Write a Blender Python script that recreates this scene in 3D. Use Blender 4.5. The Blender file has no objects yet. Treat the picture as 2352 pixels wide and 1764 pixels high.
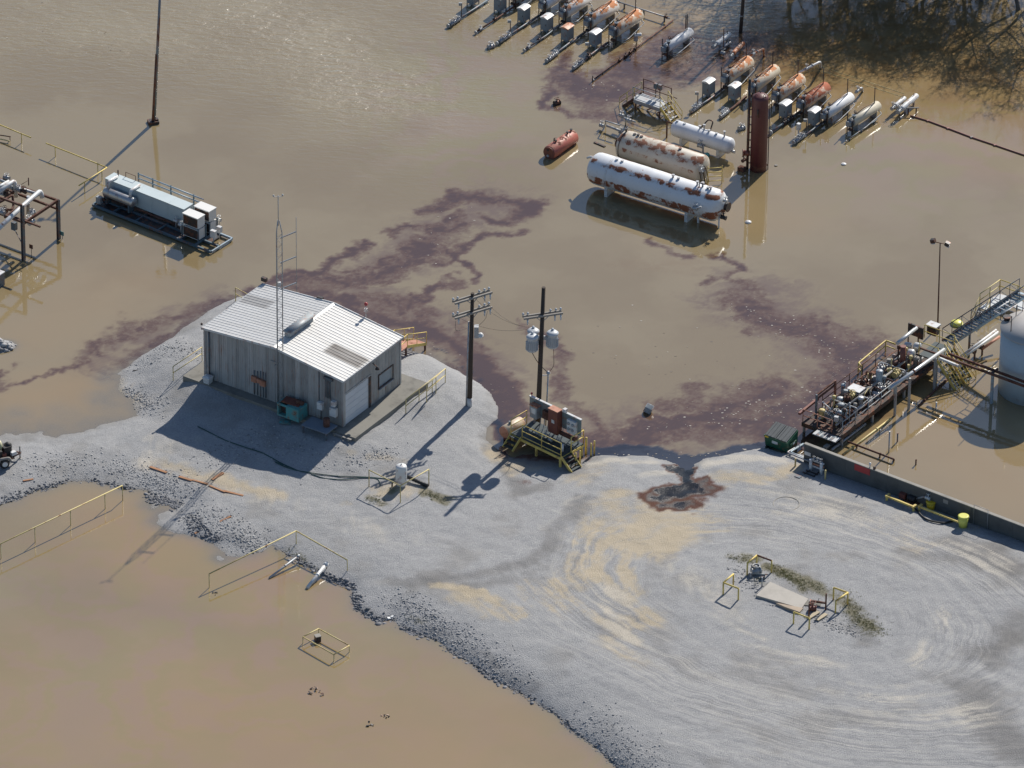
import bpy, math, random
import numpy as np
from mathutils import Vector, Matrix
random.seed(7); RNG=np.random.default_rng(7)
scene=bpy.context.scene; COL=scene.collection
# ---------------------------------------------------------------- camera
LENS=260.0; FPX=LENS/36*2352; PITCH=math.radians(31.2); ROLL=0.0115; DIST=FPX/34
CAM=np.array([0,-DIST*math.cos(PITCH),DIST*math.sin(PITCH)])
FW=np.array([0,math.cos(PITCH),-math.sin(PITCH)]); _r=np.array([1.,0,0]); _u=np.cross(_r,FW)
CR=_r*math.cos(ROLL)+_u*math.sin(ROLL); CU=_u*math.cos(ROLL)-_r*math.sin(ROLL)
cd=bpy.data.cameras.new('camera'); cam=bpy.data.objects.new('camera',cd); COL.objects.link(cam)
cd.lens=LENS; cd.sensor_width=36; cd.clip_start=5; cd.clip_end=20000
M=Matrix.Identity(4)
for i in range(3): M[i][0]=CR[i]; M[i][1]=CU[i]; M[i][2]=-FW[i]; M[i][3]=CAM[i]
cam.matrix_world=M; scene.camera=cam
# ---------------------------------------------------------------- sky, sun, exposure
SUN_AZ=math.radians(62); SUN_EL=math.radians(38)      # azimuth measured counter-clockwise from +X
w=bpy.data.worlds.new('World'); scene.world=w; w.use_nodes=True
nt=w.node_tree; bg=nt.nodes['Background']; sk=nt.nodes.new('ShaderNodeTexSky'); sk.sky_type='NISHITA'
sk.sun_disc=False; sk.sun_elevation=SUN_EL; sk.sun_rotation=math.pi/2-SUN_AZ; sk.air_density=1.0; sk.dust_density=.5; sk.ozone_density=3.6
nt.links.new(sk.outputs[0],bg.inputs[0]); bg.inputs[1].default_value=.09
sd=bpy.data.lights.new('sun','SUN'); sd.energy=5.0; sd.angle=math.radians(.55); sd.color=(1,.94,.85)
so=bpy.data.objects.new('sun',sd); COL.objects.link(so)
sv=Vector((math.cos(SUN_AZ)*math.cos(SUN_EL),math.sin(SUN_AZ)*math.cos(SUN_EL),math.sin(SUN_EL)))
so.rotation_euler=sv.to_track_quat('Z','Y').to_euler(); so.location=(0,0,80)
scene.view_settings.view_transform='Standard'; scene.view_settings.look='None'; scene.view_settings.gamma=1; scene.view_settings.exposure=.05
scene.cycles.caustics_reflective=False; scene.cycles.caustics_refractive=False
# ---------------------------------------------------------------- survey: photo measurements to ground points
CROP=dict(TL=(0,0,3.687),TM=(1000,0,3.687),TR=(1500,0,2.596),L=(0,350,3.687),B=(420,430,2.765),P=(1000,640,3.606),T=(1220,230,3.687),
 R=(1700,640,2.592),LL=(0,700,3.016),M=(400,1000,2.766),F=(1560,1220,3.687),O=(1100,950,3.016),D=(0,0,.9405),PR=(0,380,5.925),
 MS=(1860,720,6.379),DU=(1740,880,6.9125),CW=(2050,600,4.881),EP=(1120,900,7.373),ST=(1400,150,8.295),BW=(2000,1080,5.926),
 GW=(600,880,9.217),H1=(1000,0,7.373),H2=(1260,0,7.373),TL2=(0,980,13.825),T2=(1560,0,2.793))
def ray(c,x,y):
    a,b,k=CROP[c]; return FW+CR*((a+x/k-1176)/FPX)-CU*((b+y/k-882)/FPX)
def g(c,x,y,z=0.):                       # point at height z
    d=ray(c,x,y); p=CAM+d*((z-CAM[2])/d[2]); return Vector(p)
def V(c,x,y,Y):                          # point in the upright plane at distance Y
    d=ray(c,x,y); return Vector(CAM+d*((Y-CAM[1])/d[1]))
A_=-34.8                                 # bearing of the site grid
SITE=math.radians(A_)
def smooth01(t): t=np.clip(t,0,1); return t*t*(3-2*t)
# ---------------------------------------------------------------- terrain
SHORE=[(-260,945),(0,939),(125,940),(175,933),(230,915),(265,908),(299,898),(281,867),(256,839),(258,815),(268,795),(299,774),(343,746),(393,711),(450,672),(520,640),(600,650),(720,700),(840,738),(925,768),(985,800),(1035,828),(1060,850),(1074,880),(1072,905),(1052,925),(1050,950),(1075,972),(1110,985),(1200,985),(1270,988),(1300,984),(1345,985),(1400,985),(1435,993),(1462,1004),(1478,1018),(1494,1014),(1500,1002),(1520,990),(1560,984),(1600,976),(1650,968),(1690,978),(1735,982),(1900,1043),(2060,1100),(2212,1152),(2420,1228),(2900,1400),(3000,2400),(1900,2400),(1500,1800),(1380,1700),(1340,1665),(1300,1625),(1240,1580),(1190,1535),(1130,1500),(1080,1475),(1034,1444),(981,1410),(917,1376),(862,1352),(842,1337),(815,1345),(767,1314),(760,1270),(716,1253),(682,1233),(641,1209),(587,1178),(566,1192),(530,1202),(488,1202),(461,1175),(420,1158),(376,1151),(340,1128),(371,1104),(384,1089),(318,1076),(318,1061),(265,1054),(203,1040),(150,1040),(78,1061),(0,1092),(-260,1180)]
def dseg(px,py,a,b):
    ax,ay=a[0],a[1]; bx,by=b[0]-ax,b[1]-ay; L=bx*bx+by*by+1e-9
    t=np.clip(((px-ax)*bx+(py-ay)*by)/L,0,1); return np.hypot(px-ax-t*bx,py-ay-t*by)
def dens(pts,step=1.2,amp=.22,seed=3):   # roughen an outline
    r=random.Random(seed); out=[]
    n=len(pts)
    for i in range(n):
        a=pts[i]; b=pts[(i+1)%n]; L=math.hypot(b[0]-a[0],b[1]-a[1]); k=max(1,min(40,int(L/step)))
        for j in range(k):
            t=j/k; s=0 if j==0 else amp; out.append((a[0]+(b[0]-a[0])*t+r.uniform(-s,s),a[1]+(b[1]-a[1])*t+r.uniform(-s,s)))
    return out
SHW=[tuple(g('D',x,y))[:2] for x,y in SHORE]
HC=[(445,815,1.45),(600,760,1.4),(742,918,1.25),(870,850,1.3),(560,880,1.2),(960,830,1.0),(1013,875,.95),(950,930,.75),(1040,900,.45),(870,1060,.6),(700,1080,.5),(500,1030,.5),(100,1010,.4),(300,985,.35),(-100,1020,.4),(350,830,.75),(400,930,.5),(620,1160,.5),(850,1280,.7),(1500,1300,.8),(1900,1250,.9),(2100,1120,.8),(1720,1060,.5),(1350,1060,.4),(2100,1600,1.0),(1100,1400,.85),(1300,1540,.9),(1130,1010,.2),(1180,980,.1),(1250,1000,.12),(1480,1060,.25),(2350,1300,1.0),(1500,1650,1.0)]
HCW=[(*tuple(g('D',x,y,z))[:2],z) for x,y,z in HC]
SH2=dens(SHW)
SHAL=[(*tuple(g('D',x,y))[:2],r) for x,y,r in((30,925,2.6),(120,925,2.8),(200,915,2.4),(40,890,3.),(130,890,3.4),(220,870,3.),(240,820,2.2),(360,1110,1.6),(330,1095,1.4),(480,1205,1.2),(1480,1005,.6),(1100,975,1.))]
def vnoise(x,y,s,seed):                  # smooth value noise
    x=x/s; y=y/s; xi=np.floor(x).astype(int); yi=np.floor(y).astype(int); fx=smooth01(x-xi); fy=smooth01(y-yi)
    def h(i,j):
        n=(i*374761393+j*668265263+seed*974711)&0x7fffffff; n=((n^(n>>13))*1274126177)&0x7fffffff; return ((n^(n>>16))&0xffff)/65535.
    return (h(xi,yi)*(1-fx)+h(xi+1,yi)*fx)*(1-fy)+(h(xi,yi+1)*(1-fx)+h(xi+1,yi+1)*fx)*fy
def terrain(px,py,detail=True):
    px=np.atleast_1d(np.asarray(px,float)); py=np.atleast_1d(np.asarray(py,float))
    d=np.full(px.shape,1e9); ins=np.zeros(px.shape,bool); n=len(SH2)
    for i in range(n):
        a=SH2[i]; b=SH2[(i+1)%n]; d=np.minimum(d,dseg(px,py,a,b))
        c=((a[1]>py)!=(b[1]>py)); 
        if a[1]!=b[1]: ins^=c&(px<(b[0]-a[0])*(py-a[1])/(b[1]-a[1])+a[0])
    num=np.zeros(px.shape); den=np.zeros(px.shape)
    for x,y,z in HCW:
        wt=1/((px-x)**2+(py-y)**2+1.5)**1.5; num+=wt*z; den+=wt
    h=num/den
    shal=np.zeros(px.shape)
    for (x,y,r_) in SHAL: shal=np.maximum(shal,np.exp(-((px-x)**2+(py-y)**2)/r_**2))
    k=(1.1+.7*vnoise(px,py,4,5))*(1+5*shal)
    zl=h*(1-np.exp(-d/k))+.01*(1-shal)
    zo=-.02*(1-shal)-.16*np.minimum(d,8)-.03*d.clip(0,20)
    zo=np.where(shal>.01,zo*(1-shal)+(-.004-.022*np.minimum(d,6))*shal,zo)
    z=np.where(ins,zl,np.maximum(zo,-1.6))
    hp=g('D',-8,748); hd=np.hypot((px-hp.x)*.7,py-hp.y); z=np.maximum(z,.5-.55*hd)
    if detail: z=z+(vnoise(px,py,.9,1)-.5)*.06+(vnoise(px,py,.38,2)-.5)*.035
    return z
def tz(x,y): return float(terrain(x,y,False)[0])
def gz(c,x,y,dz=0.):                     # point on the gravel, or on the water
    z=.4
    for _ in range(7):
        p=g(c,x,y,z+dz); z=max(tz(p.x,p.y),0.)
    p=g(c,x,y,z+dz); p.z=z+dz; return p
# ---------------------------------------------------------------- mesh builder
class MB:
    def __init__(s): s.v=[]; s.f=[]; s.sm=[]
    def _add(s,vs,fs,sm=False):
        o=len(s.v); s.v+=[tuple(v) for v in vs]; s.f+=[tuple(i+o for i in f) for f in fs]
        s.sm+=(sm if isinstance(sm,list) else [sm]*len(fs)); return s
    def box(s,c,d,rz=0,ry=0,rx=0):
        m=Matrix.Rotation(rz,3,'Z')@Matrix.Rotation(ry,3,'Y')@Matrix.Rotation(rx,3,'X'); c=Vector(c)
        vs=[c+m@Vector((x*d[0]/2,y*d[1]/2,z*d[2]/2)) for z in(-1,1) for y in(-1,1) for x in(-1,1)]
        return s._add(vs,[(0,2,3,1),(4,5,7,6),(0,1,5,4),(2,6,7,3),(0,4,6,2),(1,3,7,5)])
    def bb(s,x0,x1,y0,y1,z0,z1): return s.box(((x0+x1)/2,(y0+y1)/2,(z0+z1)/2),(x1-x0,y1-y0,z1-z0))
    def prism(s,poly,z0,z1):
        n=len(poly); vs=[(x,y,z0) for x,y in poly]+[(x,y,z1) for x,y in poly]
        return s._add(vs,[tuple(range(n-1,-1,-1)),tuple(range(n,2*n))]+[(i,(i+1)%n,n+(i+1)%n,n+i) for i in range(n)])
    def lathe(s,p0,ax,prof,n=16,sm=True):  # prof: (distance along axis, radius)
        p0=Vector(p0); ax=Vector(ax).normalized(); u=ax.orthogonal().normalized()
        if abs(ax.z)<.9: u=Vector((0,0,1)).cross(ax).normalized()
        w_=ax.cross(u); vs=[]; fs=[]; sf=[]
        for t,r in prof:
            for i in range(n):
                a=2*math.pi*i/n; vs.append(p0+ax*t+(u*math.cos(a)+w_*math.sin(a))*max(r,1e-4))
        m=len(prof)
        for j in range(m-1):
            for i in range(n):
                k=(i+1)%n; fs.append((j*n+i,j*n+k,(j+1)*n+k,(j+1)*n+i)); sf.append(sm)
        fs.append(tuple(range(n-1,-1,-1))); fs.append(tuple((m-1)*n+i for i in range(n))); sf+=[False,False]
        return s._add(vs,fs,sf)
    def cyl(s,p0,p1,r,n=10,r2=None):
        d=Vector(p1)-Vector(p0); return s.lathe(p0,d,[(0,r),(d.length,r if r2 is None else r2)],n)
    def vessel(s,p0,p1,r,dome=.5,n=24):
        p0=Vector(p0); d=Vector(p1)-p0; L=d.length; pr=[]
        for i in range(6): a=math.pi/2*i/5; pr.append((r*dome*(1-math.cos(a)),r*max(math.sin(a),.02)))
        pr+= [(L-t,rr) for t,rr in reversed(pr)]
        return s.lathe(p0,d,pr,n)
    def ball(s,c,r,n=10): return s.vessel(Vector(c)-Vector((0,0,r)),Vector(c)+Vector((0,0,r)),r,1.,n)
    def pipe(s,pts,r,n=8,bend=.0):
        P=[Vector(p) for p in pts]
        if bend>0 and len(P)>2:
            Q=[P[0]]
            for i in range(1,len(P)-1):
                a=(P[i-1]-P[i]); b=(P[i+1]-P[i]); q=min(bend,a.length*.45,b.length*.45)
                s0=P[i]+a.normalized()*q; s1=P[i]+b.normalized()*q
                for k in range(5):
                    t=k/4; Q.append(s0*(1-t)**2+P[i]*2*t*(1-t)+s1*t*t)
            P=Q+[P[-1]]
        vs=[]; fs=[]; m=len(P); ref=None
        for i,p in enumerate(P):
            t=((P[min(i+1,m-1)]-p).normalized()+(p-P[max(i-1,0)]).normalized())
            if t.length<1e-6: t=P[min(i+1,m-1)]-P[max(i-1,0)]
            t.normalize()
            if ref is None: ref=t.orthogonal().normalized()
            ref=(ref-t*ref.dot(t)); 
            if ref.length<1e-5: ref=t.orthogonal()
            ref.normalize(); w_=t.cross(ref)
            for k in range(n): a=2*math.pi*k/n; vs.append(p+(ref*math.cos(a)+w_*math.sin(a))*r)
        sf=[]
        for j in range(m-1):
            for i in range(n): k=(i+1)%n; fs.append((j*n+i,j*n+k,(j+1)*n+k,(j+1)*n+i)); sf.append(True)
        fs+=[tuple(range(n-1,-1,-1)),tuple((m-1)*n+i for i in range(n))]; sf+=[False,False]
        return s._add(vs,fs,sf)
    def beam(s,p0,p1,wd,ht):              # rectangular bar, upright section
        p0=Vector(p0); p1=Vector(p1); d=(p1-p0); t=d.normalized(); h=Vector((0,0,1)).cross(t)
        if h.length<1e-4: h=Vector((1,0,0))
        h.normalize(); v=t.cross(h); vs=[]
        for p in(p0,p1):
            for a,b in((-1,-1),(1,-1),(1,1),(-1,1)): vs.append(p+h*a*wd/2+v*b*ht/2)
        return s._add(vs,[(3,2,1,0),(4,5,6,7),(0,1,5,4),(1,2,6,5),(2,3,7,6),(3,0,4,7)])
    def ring(s,c,ax,R,r,n=14,m=6):
        c=Vector(c); ax=Vector(ax).normalized(); u=ax.orthogonal().normalized(); w_=ax.cross(u); vs=[]; fs=[]
        for i in range(n):
            a=2*math.pi*i/n; d=u*math.cos(a)+w_*math.sin(a)
            for j in range(m): b=2*math.pi*j/m; vs.append(c+d*(R+r*math.cos(b))+ax*r*math.sin(b))
        for i in range(n):
            for j in range(m): fs.append((i*m+j,((i+1)%n)*m+j,((i+1)%n)*m+(j+1)%m,i*m+(j+1)%m))
        return s._add(vs,fs,True)
    def valve(s,p,ax,r,up=.0):            # flanged valve body with bonnet and handwheel
        p=Vector(p); ax=Vector(ax).normalized()
        s.lathe(p-ax*r*2,ax,[(0,r*1.7),(r*.5,r*1.7),(r*.6,r),(r*1.2,r*1.5),(r*2.8,r*1.5),(r*3.4,r),(r*3.5,r*1.7),(r*4,r*1.7)],10)
        h=up or r*4; s.cyl(p,p+Vector((0,0,h)),r*.45,6); s.ring(p+Vector((0,0,h)),(0,0,1),r*1.5,r*.22,10,4); return s
def mesh(name,mb,mat):
    me=bpy.data.meshes.new(name); me.from_pydata(mb.v,[],mb.f); me.polygons.foreach_set('use_smooth',mb.sm); me.materials.append(mat); me.update(); return me
def link(name,data,parent=None):
    o=bpy.data.objects.new(name,data); COL.objects.link(o)
    if parent: o.parent=parent
    return o
def tag(o,label,cat,group=None):
    o['label']=label; o['category']=cat
    if group: o['group']=group
    return o
class T:                                  # a thing: an Empty at its base, parts below it
    def __init__(s,name,label,cat,p,rz=SITE,group=None):
        s.o=link(name,None); s.o.location=p; s.o.rotation_euler=(0,0,rz); s.p=Vector(p); s.rz=rz; s.R=Matrix.Rotation(-rz,3,'Z'); tag(s.o,label,cat,group)
        s.o.empty_display_size=.3
    def l(s,p): return s.R@(Vector(p)-s.p)
    def add(s,name,mb,mat,parent=None,label=None):
        o=link(name,mesh(name,mb,mat),parent or s.o)
        if label: o['label']=label
        return o
    def rep(s,name,me,loc=(0,0,0),rot=(0,0,0),parent=None):
        o=link(name,me,parent or s.o); o.location=loc; o.rotation_euler=rot; return o
def one(name,label,cat,mb,mat,p=(0,0,0),rz=0,group=None):
    o=link(name,mesh(name,mb,mat)); o.location=p; o.rotation_euler=(0,0,rz); return tag(o,label,cat,group)
def railing(t,pts,base,mat,rails=(1.05,.55),r=.028,every=1.6,posts=None,pr=None):
    """top corner points on the deck line (local); posts go down to base"""
    for i in range(len(pts)-1):
        a=Vector(pts[i]); b=Vector(pts[i+1])
        for k,h in enumerate(rails):
            t.add('top_rail' if k==0 else 'mid_rail',MB().cyl(a+Vector((0,0,h)),b+Vector((0,0,h)),r),mat)
        n=max(1,round((b-a).length/every))
        for j in range(n+(1 if i==len(pts)-2 else 0)):
            q=a.lerp(b,j/n); t.add('post',MB().cyl(Vector((q.x,q.y,q.z if base is None else base)),q+Vector((0,0,rails[0])),pr or r),mat)
def stairs(t,top,bot,wv,n,mtread,mstr,rails=True,mrail=None,th=.05):
    """top and bottom at one side, wv = width vector"""
    top=Vector(top); bot=Vector(bot); wv=Vector(wv); dx=(bot-top); run=Vector((dx.x,dx.y,0)).normalized()
    for s_ in(0,1): t.add('stringer',MB().beam(top+wv*s_,bot+wv*s_,.05,.2),mstr)
    for i in range(n):
        q=top.lerp(bot,(i+.5)/n); c=q+wv*.5
        t.add('tread',MB().box(c,(.26,wv.length-.05,th),math.atan2(run.y,run.x)),mtread)
    if rails:
        for s_ in(0,1):
            a=top+wv*s_; b=bot+wv*s_
            for h in(.95,.5): t.add('hand_rail' if h>.6 else 'mid_rail',MB().cyl(a+Vector((0,0,h)),b+Vector((0,0,h)),.028),mrail or mstr)
            for q in(0,.5,1): p=a.lerp(b,q); t.add('post',MB().cyl(p,p+Vector((0,0,.95)),.026),mrail or mstr)
# ---------------------------------------------------------------- materials
def nodes(name):
    m=bpy.data.materials.new(name); m.use_nodes=True; n=m.node_tree; b=n.nodes['Principled BSDF']; return m,n,b,n.links.new
def N(n,t,**k):
    x=n.nodes.new(t)
    for a,v in k.items():
        if a.startswith('i_'): x.inputs[int(a[2:]) if a[2:].isdigit() else a[2:].replace('_',' ')].default_value=v
        else: setattr(x,a,v)
    return x
def mixc(n,fac,a,b,mode='MIX'):
    x=n.nodes.new('ShaderNodeMix'); x.data_type='RGBA'; x.blend_type=mode
    for s_,v in((0,fac),(6,a),(7,b)):
        if hasattr(v,'is_linked') or hasattr(v,'links'): n.links.new(v,x.inputs[s_])
        elif s_==0: x.inputs[0].default_value=v
        else: x.inputs[s_].default_value=(*v,1) if len(v)==3 else v
    return x.outputs[2]
def math_(n,op,a,b=None,c=None,clamp=False):
    x=n.nodes.new('ShaderNodeMath'); x.operation=op; x.use_clamp=clamp
    for i,v in enumerate((a,b,c)):
        if v is None: continue
        if hasattr(v,'links'): n.links.new(v,x.inputs[i])
        else: x.inputs[i].default_value=v
    return x.outputs[0]
def step(n,v,lo,hi):
    x=n.nodes.new('ShaderNodeMapRange'); x.interpolation_type='SMOOTHSTEP'
    for i,q in enumerate((v,lo,hi)):
        if hasattr(q,'links'): n.links.new(q,x.inputs[i])
        else: x.inputs[i].default_value=q
    return x.outputs[0]
def coords(n,scale=(1,1,1),rnd=True):
    tc=n.nodes.new('ShaderNodeTexCoord'); v=tc.outputs['Object']
    if rnd:
        oi=n.nodes.new('ShaderNodeObjectInfo'); a=N(n,'ShaderNodeVectorMath',operation='ADD'); n.links.new(v,a.inputs[0])
        q=math_(n,'MULTIPLY',oi.outputs['Random'],37.); n.links.new(q,a.inputs[1]); v=a.outputs[0]
    if scale!=(1,1,1):
        a=N(n,'ShaderNodeVectorMath',operation='MULTIPLY'); n.links.new(v,a.inputs[0]); a.inputs[1].default_value=scale; v=a.outputs[0]
    return v
def noise(n,v,scale,detail=5,rough=.6,dist=0.):
    x=N(n,'ShaderNodeTexNoise'); x.inputs['Scale'].default_value=scale; x.inputs['Detail'].default_value=detail; x.inputs['Roughness'].default_value=rough; x.inputs['Distortion'].default_value=dist
    if v is not None: n.links.new(v,x.inputs['Vector'])
    return x.outputs[0]
def paint(name,col,rough=.5,metal=0.,rust=0.,rustcol=(.14,.05,.022),scale=2.2,dirt=.3,var=.0,bump=.0,stretch=(1,1,1)):
    m,n,b,L=nodes(name); v=coords(n); vs=coords(n,stretch) if stretch!=(1,1,1) else v
    c=mixc(n,math_(n,'MULTIPLY',step(n,noise(n,v,.9,6,.65),.42,.75),dirt),col,tuple(x*.45 for x in col))
    c=mixc(n,math_(n,'MULTIPLY',noise(n,v,14,3),dirt*.35),c,(.14,.13,.115))
    if var:
        oi=n.nodes.new('ShaderNodeObjectInfo'); hs=N(n,'ShaderNodeHueSaturation'); L(c,hs.inputs['Color'])
        L(math_(n,'ADD',1-var,math_(n,'MULTIPLY',oi.outputs['Random'],2*var)),hs.inputs['Value']); c=hs.outputs[0]
    rg=rough
    if rust:
        r_=noise(n,vs,scale,8,.68,.3); t0=.66-rust*.34
        k=step(n,r_,t0,t0+.09); rc=mixc(n,noise(n,v,9,4),rustcol,tuple(min(1,x*1.7) for x in rustcol)); 
        c2=mixc(n,step(n,r_,t0-.12,t0+.02),c,mixc(n,.5,c,tuple(min(1,x*2.2) for x in rustcol)))
        c=mixc(n,k,c2,rc); L(math_(n,'ADD',rough,math_(n,'MULTIPLY',k,.35),clamp=True),b.inputs['Roughness'])
    else: b.inputs['Roughness'].default_value=rough
    L(c,b.inputs['Base Color']); b.inputs['Metallic'].default_value=metal
    if bump:
        bp=N(n,'ShaderNodeBump'); bp.inputs['Strength'].default_value=bump; bp.inputs['Distance'].default_value=.02; L(noise(n,v,30,4),bp.inputs['Height']); L(bp.outputs[0],b.inputs['Normal'])
    return m
YEL=paint('yellow_paint',(.74,.57,.16),.5,rust=.1,dirt=.2); YEL2=paint('faded_yellow_paint',(.66,.55,.24),.55,rust=.12,dirt=.25)
WHT=paint('white_paint',(.72,.73,.72),.42,rust=.1,dirt=.2,var=.06); GALV=paint('galvanised_steel',(.42,.44,.455),.5,.3,dirt=.3,rust=.05)
GRYP=paint('grey_paint',(.33,.37,.39),.5,rust=.15,dirt=.3); DARK=paint('dark_steel',(.035,.035,.038),.5,.3,rust=.2)
RUST=paint('rusty_steel',(.11,.05,.038),.8,rust=.5,rustcol=(.07,.03,.019),dirt=.5); BRN=paint('red_brown_paint',(.20,.062,.045),.55,rust=.15,dirt=.3)
BLUG=paint('blue_grey_steel',(.11,.15,.18),.5,.2,rust=.2); CONC=paint('concrete',(.36,.34,.30),.9,dirt=.6,bump=.3)
CONCD=paint('stained_concrete',(.25,.24,.21),.9,dirt=.8,bump=.3,scale=1.); WOODP=paint('creosoted_wood',(.06,.042,.032),.85,dirt=.5,stretch=(8,8,.6))
ARM=paint('weathered_timber',(.33,.31,.28),.8,dirt=.5); BLK=paint('black_rubber',(.02,.02,.022),.6,dirt=.1); PORC=paint('grey_porcelain',(.56,.59,.62),.45,dirt=.1)
TEAL=paint('teal_paint',(.10,.36,.36),.5,rust=.15,dirt=.3); PLANK=paint('wet_orange_board',(.40,.19,.09),.8,dirt=.5); GRAT=paint('steel_grating',(.04,.056,.062),.55,.5,dirt=.4)
SILV=paint('bare_aluminium',(.60,.61,.61),.42,.45,dirt=.3); REDM=paint('red_sign_paint',(.45,.05,.05),.5,dirt=.3); GRN=paint('green_bin_paint',(.015,.10,.055),.45,rust=.08,dirt=.3)
LID=paint('grey_plastic_lid',(.13,.14,.14),.6,dirt=.4); SALM=paint('salmon_primer',(.55,.25,.16),.6,rust=.25,dirt=.35); BUCK=paint('bright_yellow_plastic',(.80,.55,.03),.4,dirt=.1); BUCK2=paint('pale_yellow_plastic',(.72,.70,.14),.4,dirt=.1)
STEELB=paint('pale_blue_steel',(.36,.45,.51),.45,.1,rust=.06,dirt=.25)
# ---------------------------------------------------------------- ground sheet
def strokes(px,py,lst,pw=2):
    """lst: (points in photo D, half width m, strength)"""
    out=np.zeros(px.shape)
    for pts,wd,st in lst:
        P=[g('D',x,y,.3) for x,y in pts]
        if len(P)==1: P=P*2
        x0=min(p.x for p in P)-wd*2.6; x1=max(p.x for p in P)+wd*2.6; y0=min(p.y for p in P)-wd*2.6; y1=max(p.y for p in P)+wd*2.6
        k=np.nonzero((px>x0)&(px<x1)&(py>y0)&(py<y1))[0]
        if not len(k): continue
        d=np.full(k.shape,1e9)
        for i in range(len(P)-1): d=np.minimum(d,dseg(px[k],py[k],P[i],P[i+1]))
        out[k]=np.maximum(out[k],st*np.exp(-(d/wd)**pw))
    return out
def axis(lo,hi,st,far=(70,100,200,500,1500,6000)):
    return np.array([-f for f in reversed(far) if -f<lo-2]+list(np.arange(lo,hi+1e-6,st))+[f for f in far if f>hi+2],float)
def sheet(name,xs,ys,zf,attrs,mat):
    X,Y=np.meshgrid(xs,ys); px=X.ravel(); py=Y.ravel(); z=zf(px,py); nx=len(xs); ny=len(ys)
    me=bpy.data.meshes.new(name); nv=nx*ny; nf=(nx-1)*(ny-1)
    me.vertices.add(nv); me.vertices.foreach_set('co',np.stack([px,py,z],1).astype(np.float32).ravel())
    i=np.arange(nv).reshape(ny,nx); q=np.stack([i[:-1,:-1],i[:-1,1:],i[1:,1:],i[1:,:-1]],-1).reshape(-1)
    me.loops.add(nf*4); me.loops.foreach_set('vertex_index',q.astype(np.int32)); me.polygons.add(nf)
    me.polygons.foreach_set('loop_start',(np.arange(nf)*4).astype(np.int32)); me.polygons.foreach_set('use_smooth',np.ones(nf,bool))
    me.update(calc_edges=True)
    for k,f in attrs.items():
        a=me.attributes.new(k,'FLOAT','POINT'); a.data.foreach_set('value',np.asarray(f(px,py,z),np.float32))
    me.materials.append(mat); o=link(name,me); o['kind']='structure'; return o
# mud, damp, oil and moss patches that lie on the gravel
MUD=[([(1440,1080),(1380,1140),(1330,1180)],2.0,.95),([(1470,1130),(1400,1180)],2.2,.9),([(1330,1070),(1290,1180),(1250,1250)],1.3,.75),([(1200,1300),(1280,1240)],1.0,.5),
 ([(1350,1220),(1330,1330),(1350,1420)],1.6,.42),([(1330,1360),(1400,1350)],1.3,.55),([(1150,1290),(1250,1330)],1.,.5),([(950,1270),(1040,1300),(1130,1340)],.6,.95),
 ([(1000,1310),(1080,1330)],1.1,.45),([(360,1010),(430,1035),(520,1060),(600,1075)],.9,.8),([(470,1040),(560,1070)],.9,.75),([(340,1000)],1.2,.5),
 ([(1560,1030),(1640,1040),(1720,1010)],.9,.7),([(1300,1010),(1250,1040)],.8,.6),([(880,1000),(760,1000)],.7,.35),([(740,1090)],.5,.4),([(150,860),(230,850)],2.2,.8),([(870,1060),(830,1075)],1.1,.6),
 ([(1900,1150),(2000,1180)],1.,.35),([(1150,1010),(1100,1010),(1060,960)],.9,.5)]
PALE=[([(1290,995),(1340,992),(1400,990)],.5,.9),([(1520,1000),(1600,985),(1700,995)],.6,1.),([(1440,1015),(1380,1030)],.5,.7),([(1640,1070),(1720,1100),(1800,1110)],1.2,.6),([(1750,1080),(1950,1150),(2150,1230)],1.5,.5),
 ([(1180,1150),(1230,1080),(1300,1040)],.6,.5),([(880,1180),(760,1130),(560,1080)],1.6,.3),([(1500,1250),(1650,1420),(1900,1520),(2100,1560)],2.,.35),([(1310,1290),(1350,1400)],1.,.5),([(2050,1330),(1980,1450)],.7,.5),([(350,960),(310,1000)],.9,.6),([(330,950),(430,960)],.8,.4)]
DAMP=[([(860,1270),(1000,1255),(1130,1230),(1200,1160),(1260,1080)],.9,.8),([(1000,1285),(1100,1260)],1.1,.7),([(1060,940),(1080,1000),(1130,1060),(1170,1050)],.9,.9),([(1120,985),(1250,1010)],1.2,.8),([(1290,1010),(1270,1050)],.6,.6),
 ([(2050,1180),(2200,1240)],1.4,.95),([(2100,1520),(2200,1640)],2.2,.95),([(2150,1440),(2200,1350)],1.6,.85),([(1850,1340),(1870,1400)],1.1,.75),([(1950,1210),(2100,1230)],1.0,.6),([(0,950),(150,945),(260,930)],.7,.5),([(900,1340),(1000,1400),(1150,1490)],.7,.6),([(1700,1020),(1760,1030)],.6,.5)]
OILG=[([(1482,1008),(1478,1038),(1466,1058)],.5,1.7),([(1432,1066),(1492,1054)],.62,1.45),([(1425,1072),(1515,1058)],1.15,.95),([(1435,1095),(1490,1088)],.8,.85),([(1518,1040)],.75,.8),([(1455,1004),(1480,1016)],.4,1.6),([(1100,965),(1240,985)],1.0,.55),([(1140,1040)],.7,.35)]
MOSS=[([(1660,1235),(1700,1255),(1780,1290)],.55,1.),([(1640,1220),(1580,1215)],.6,.7),([(1820,1300),(1850,1350),(1900,1385)],.8,.75),([(1640,1265)],.7,.6),([(920,1075),(960,1090)],.45,.95),([(800,1085),(830,1095)],.5,.9),([(850,1065)],.35,.9),([(1690,1250),(1740,1290)],.4,.9),([(620,1180),(700,1240)],.35,.5),([(870,1330),(910,1345)],.4,.4)]
ISL=g('D',1715,1292,.9)
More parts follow.
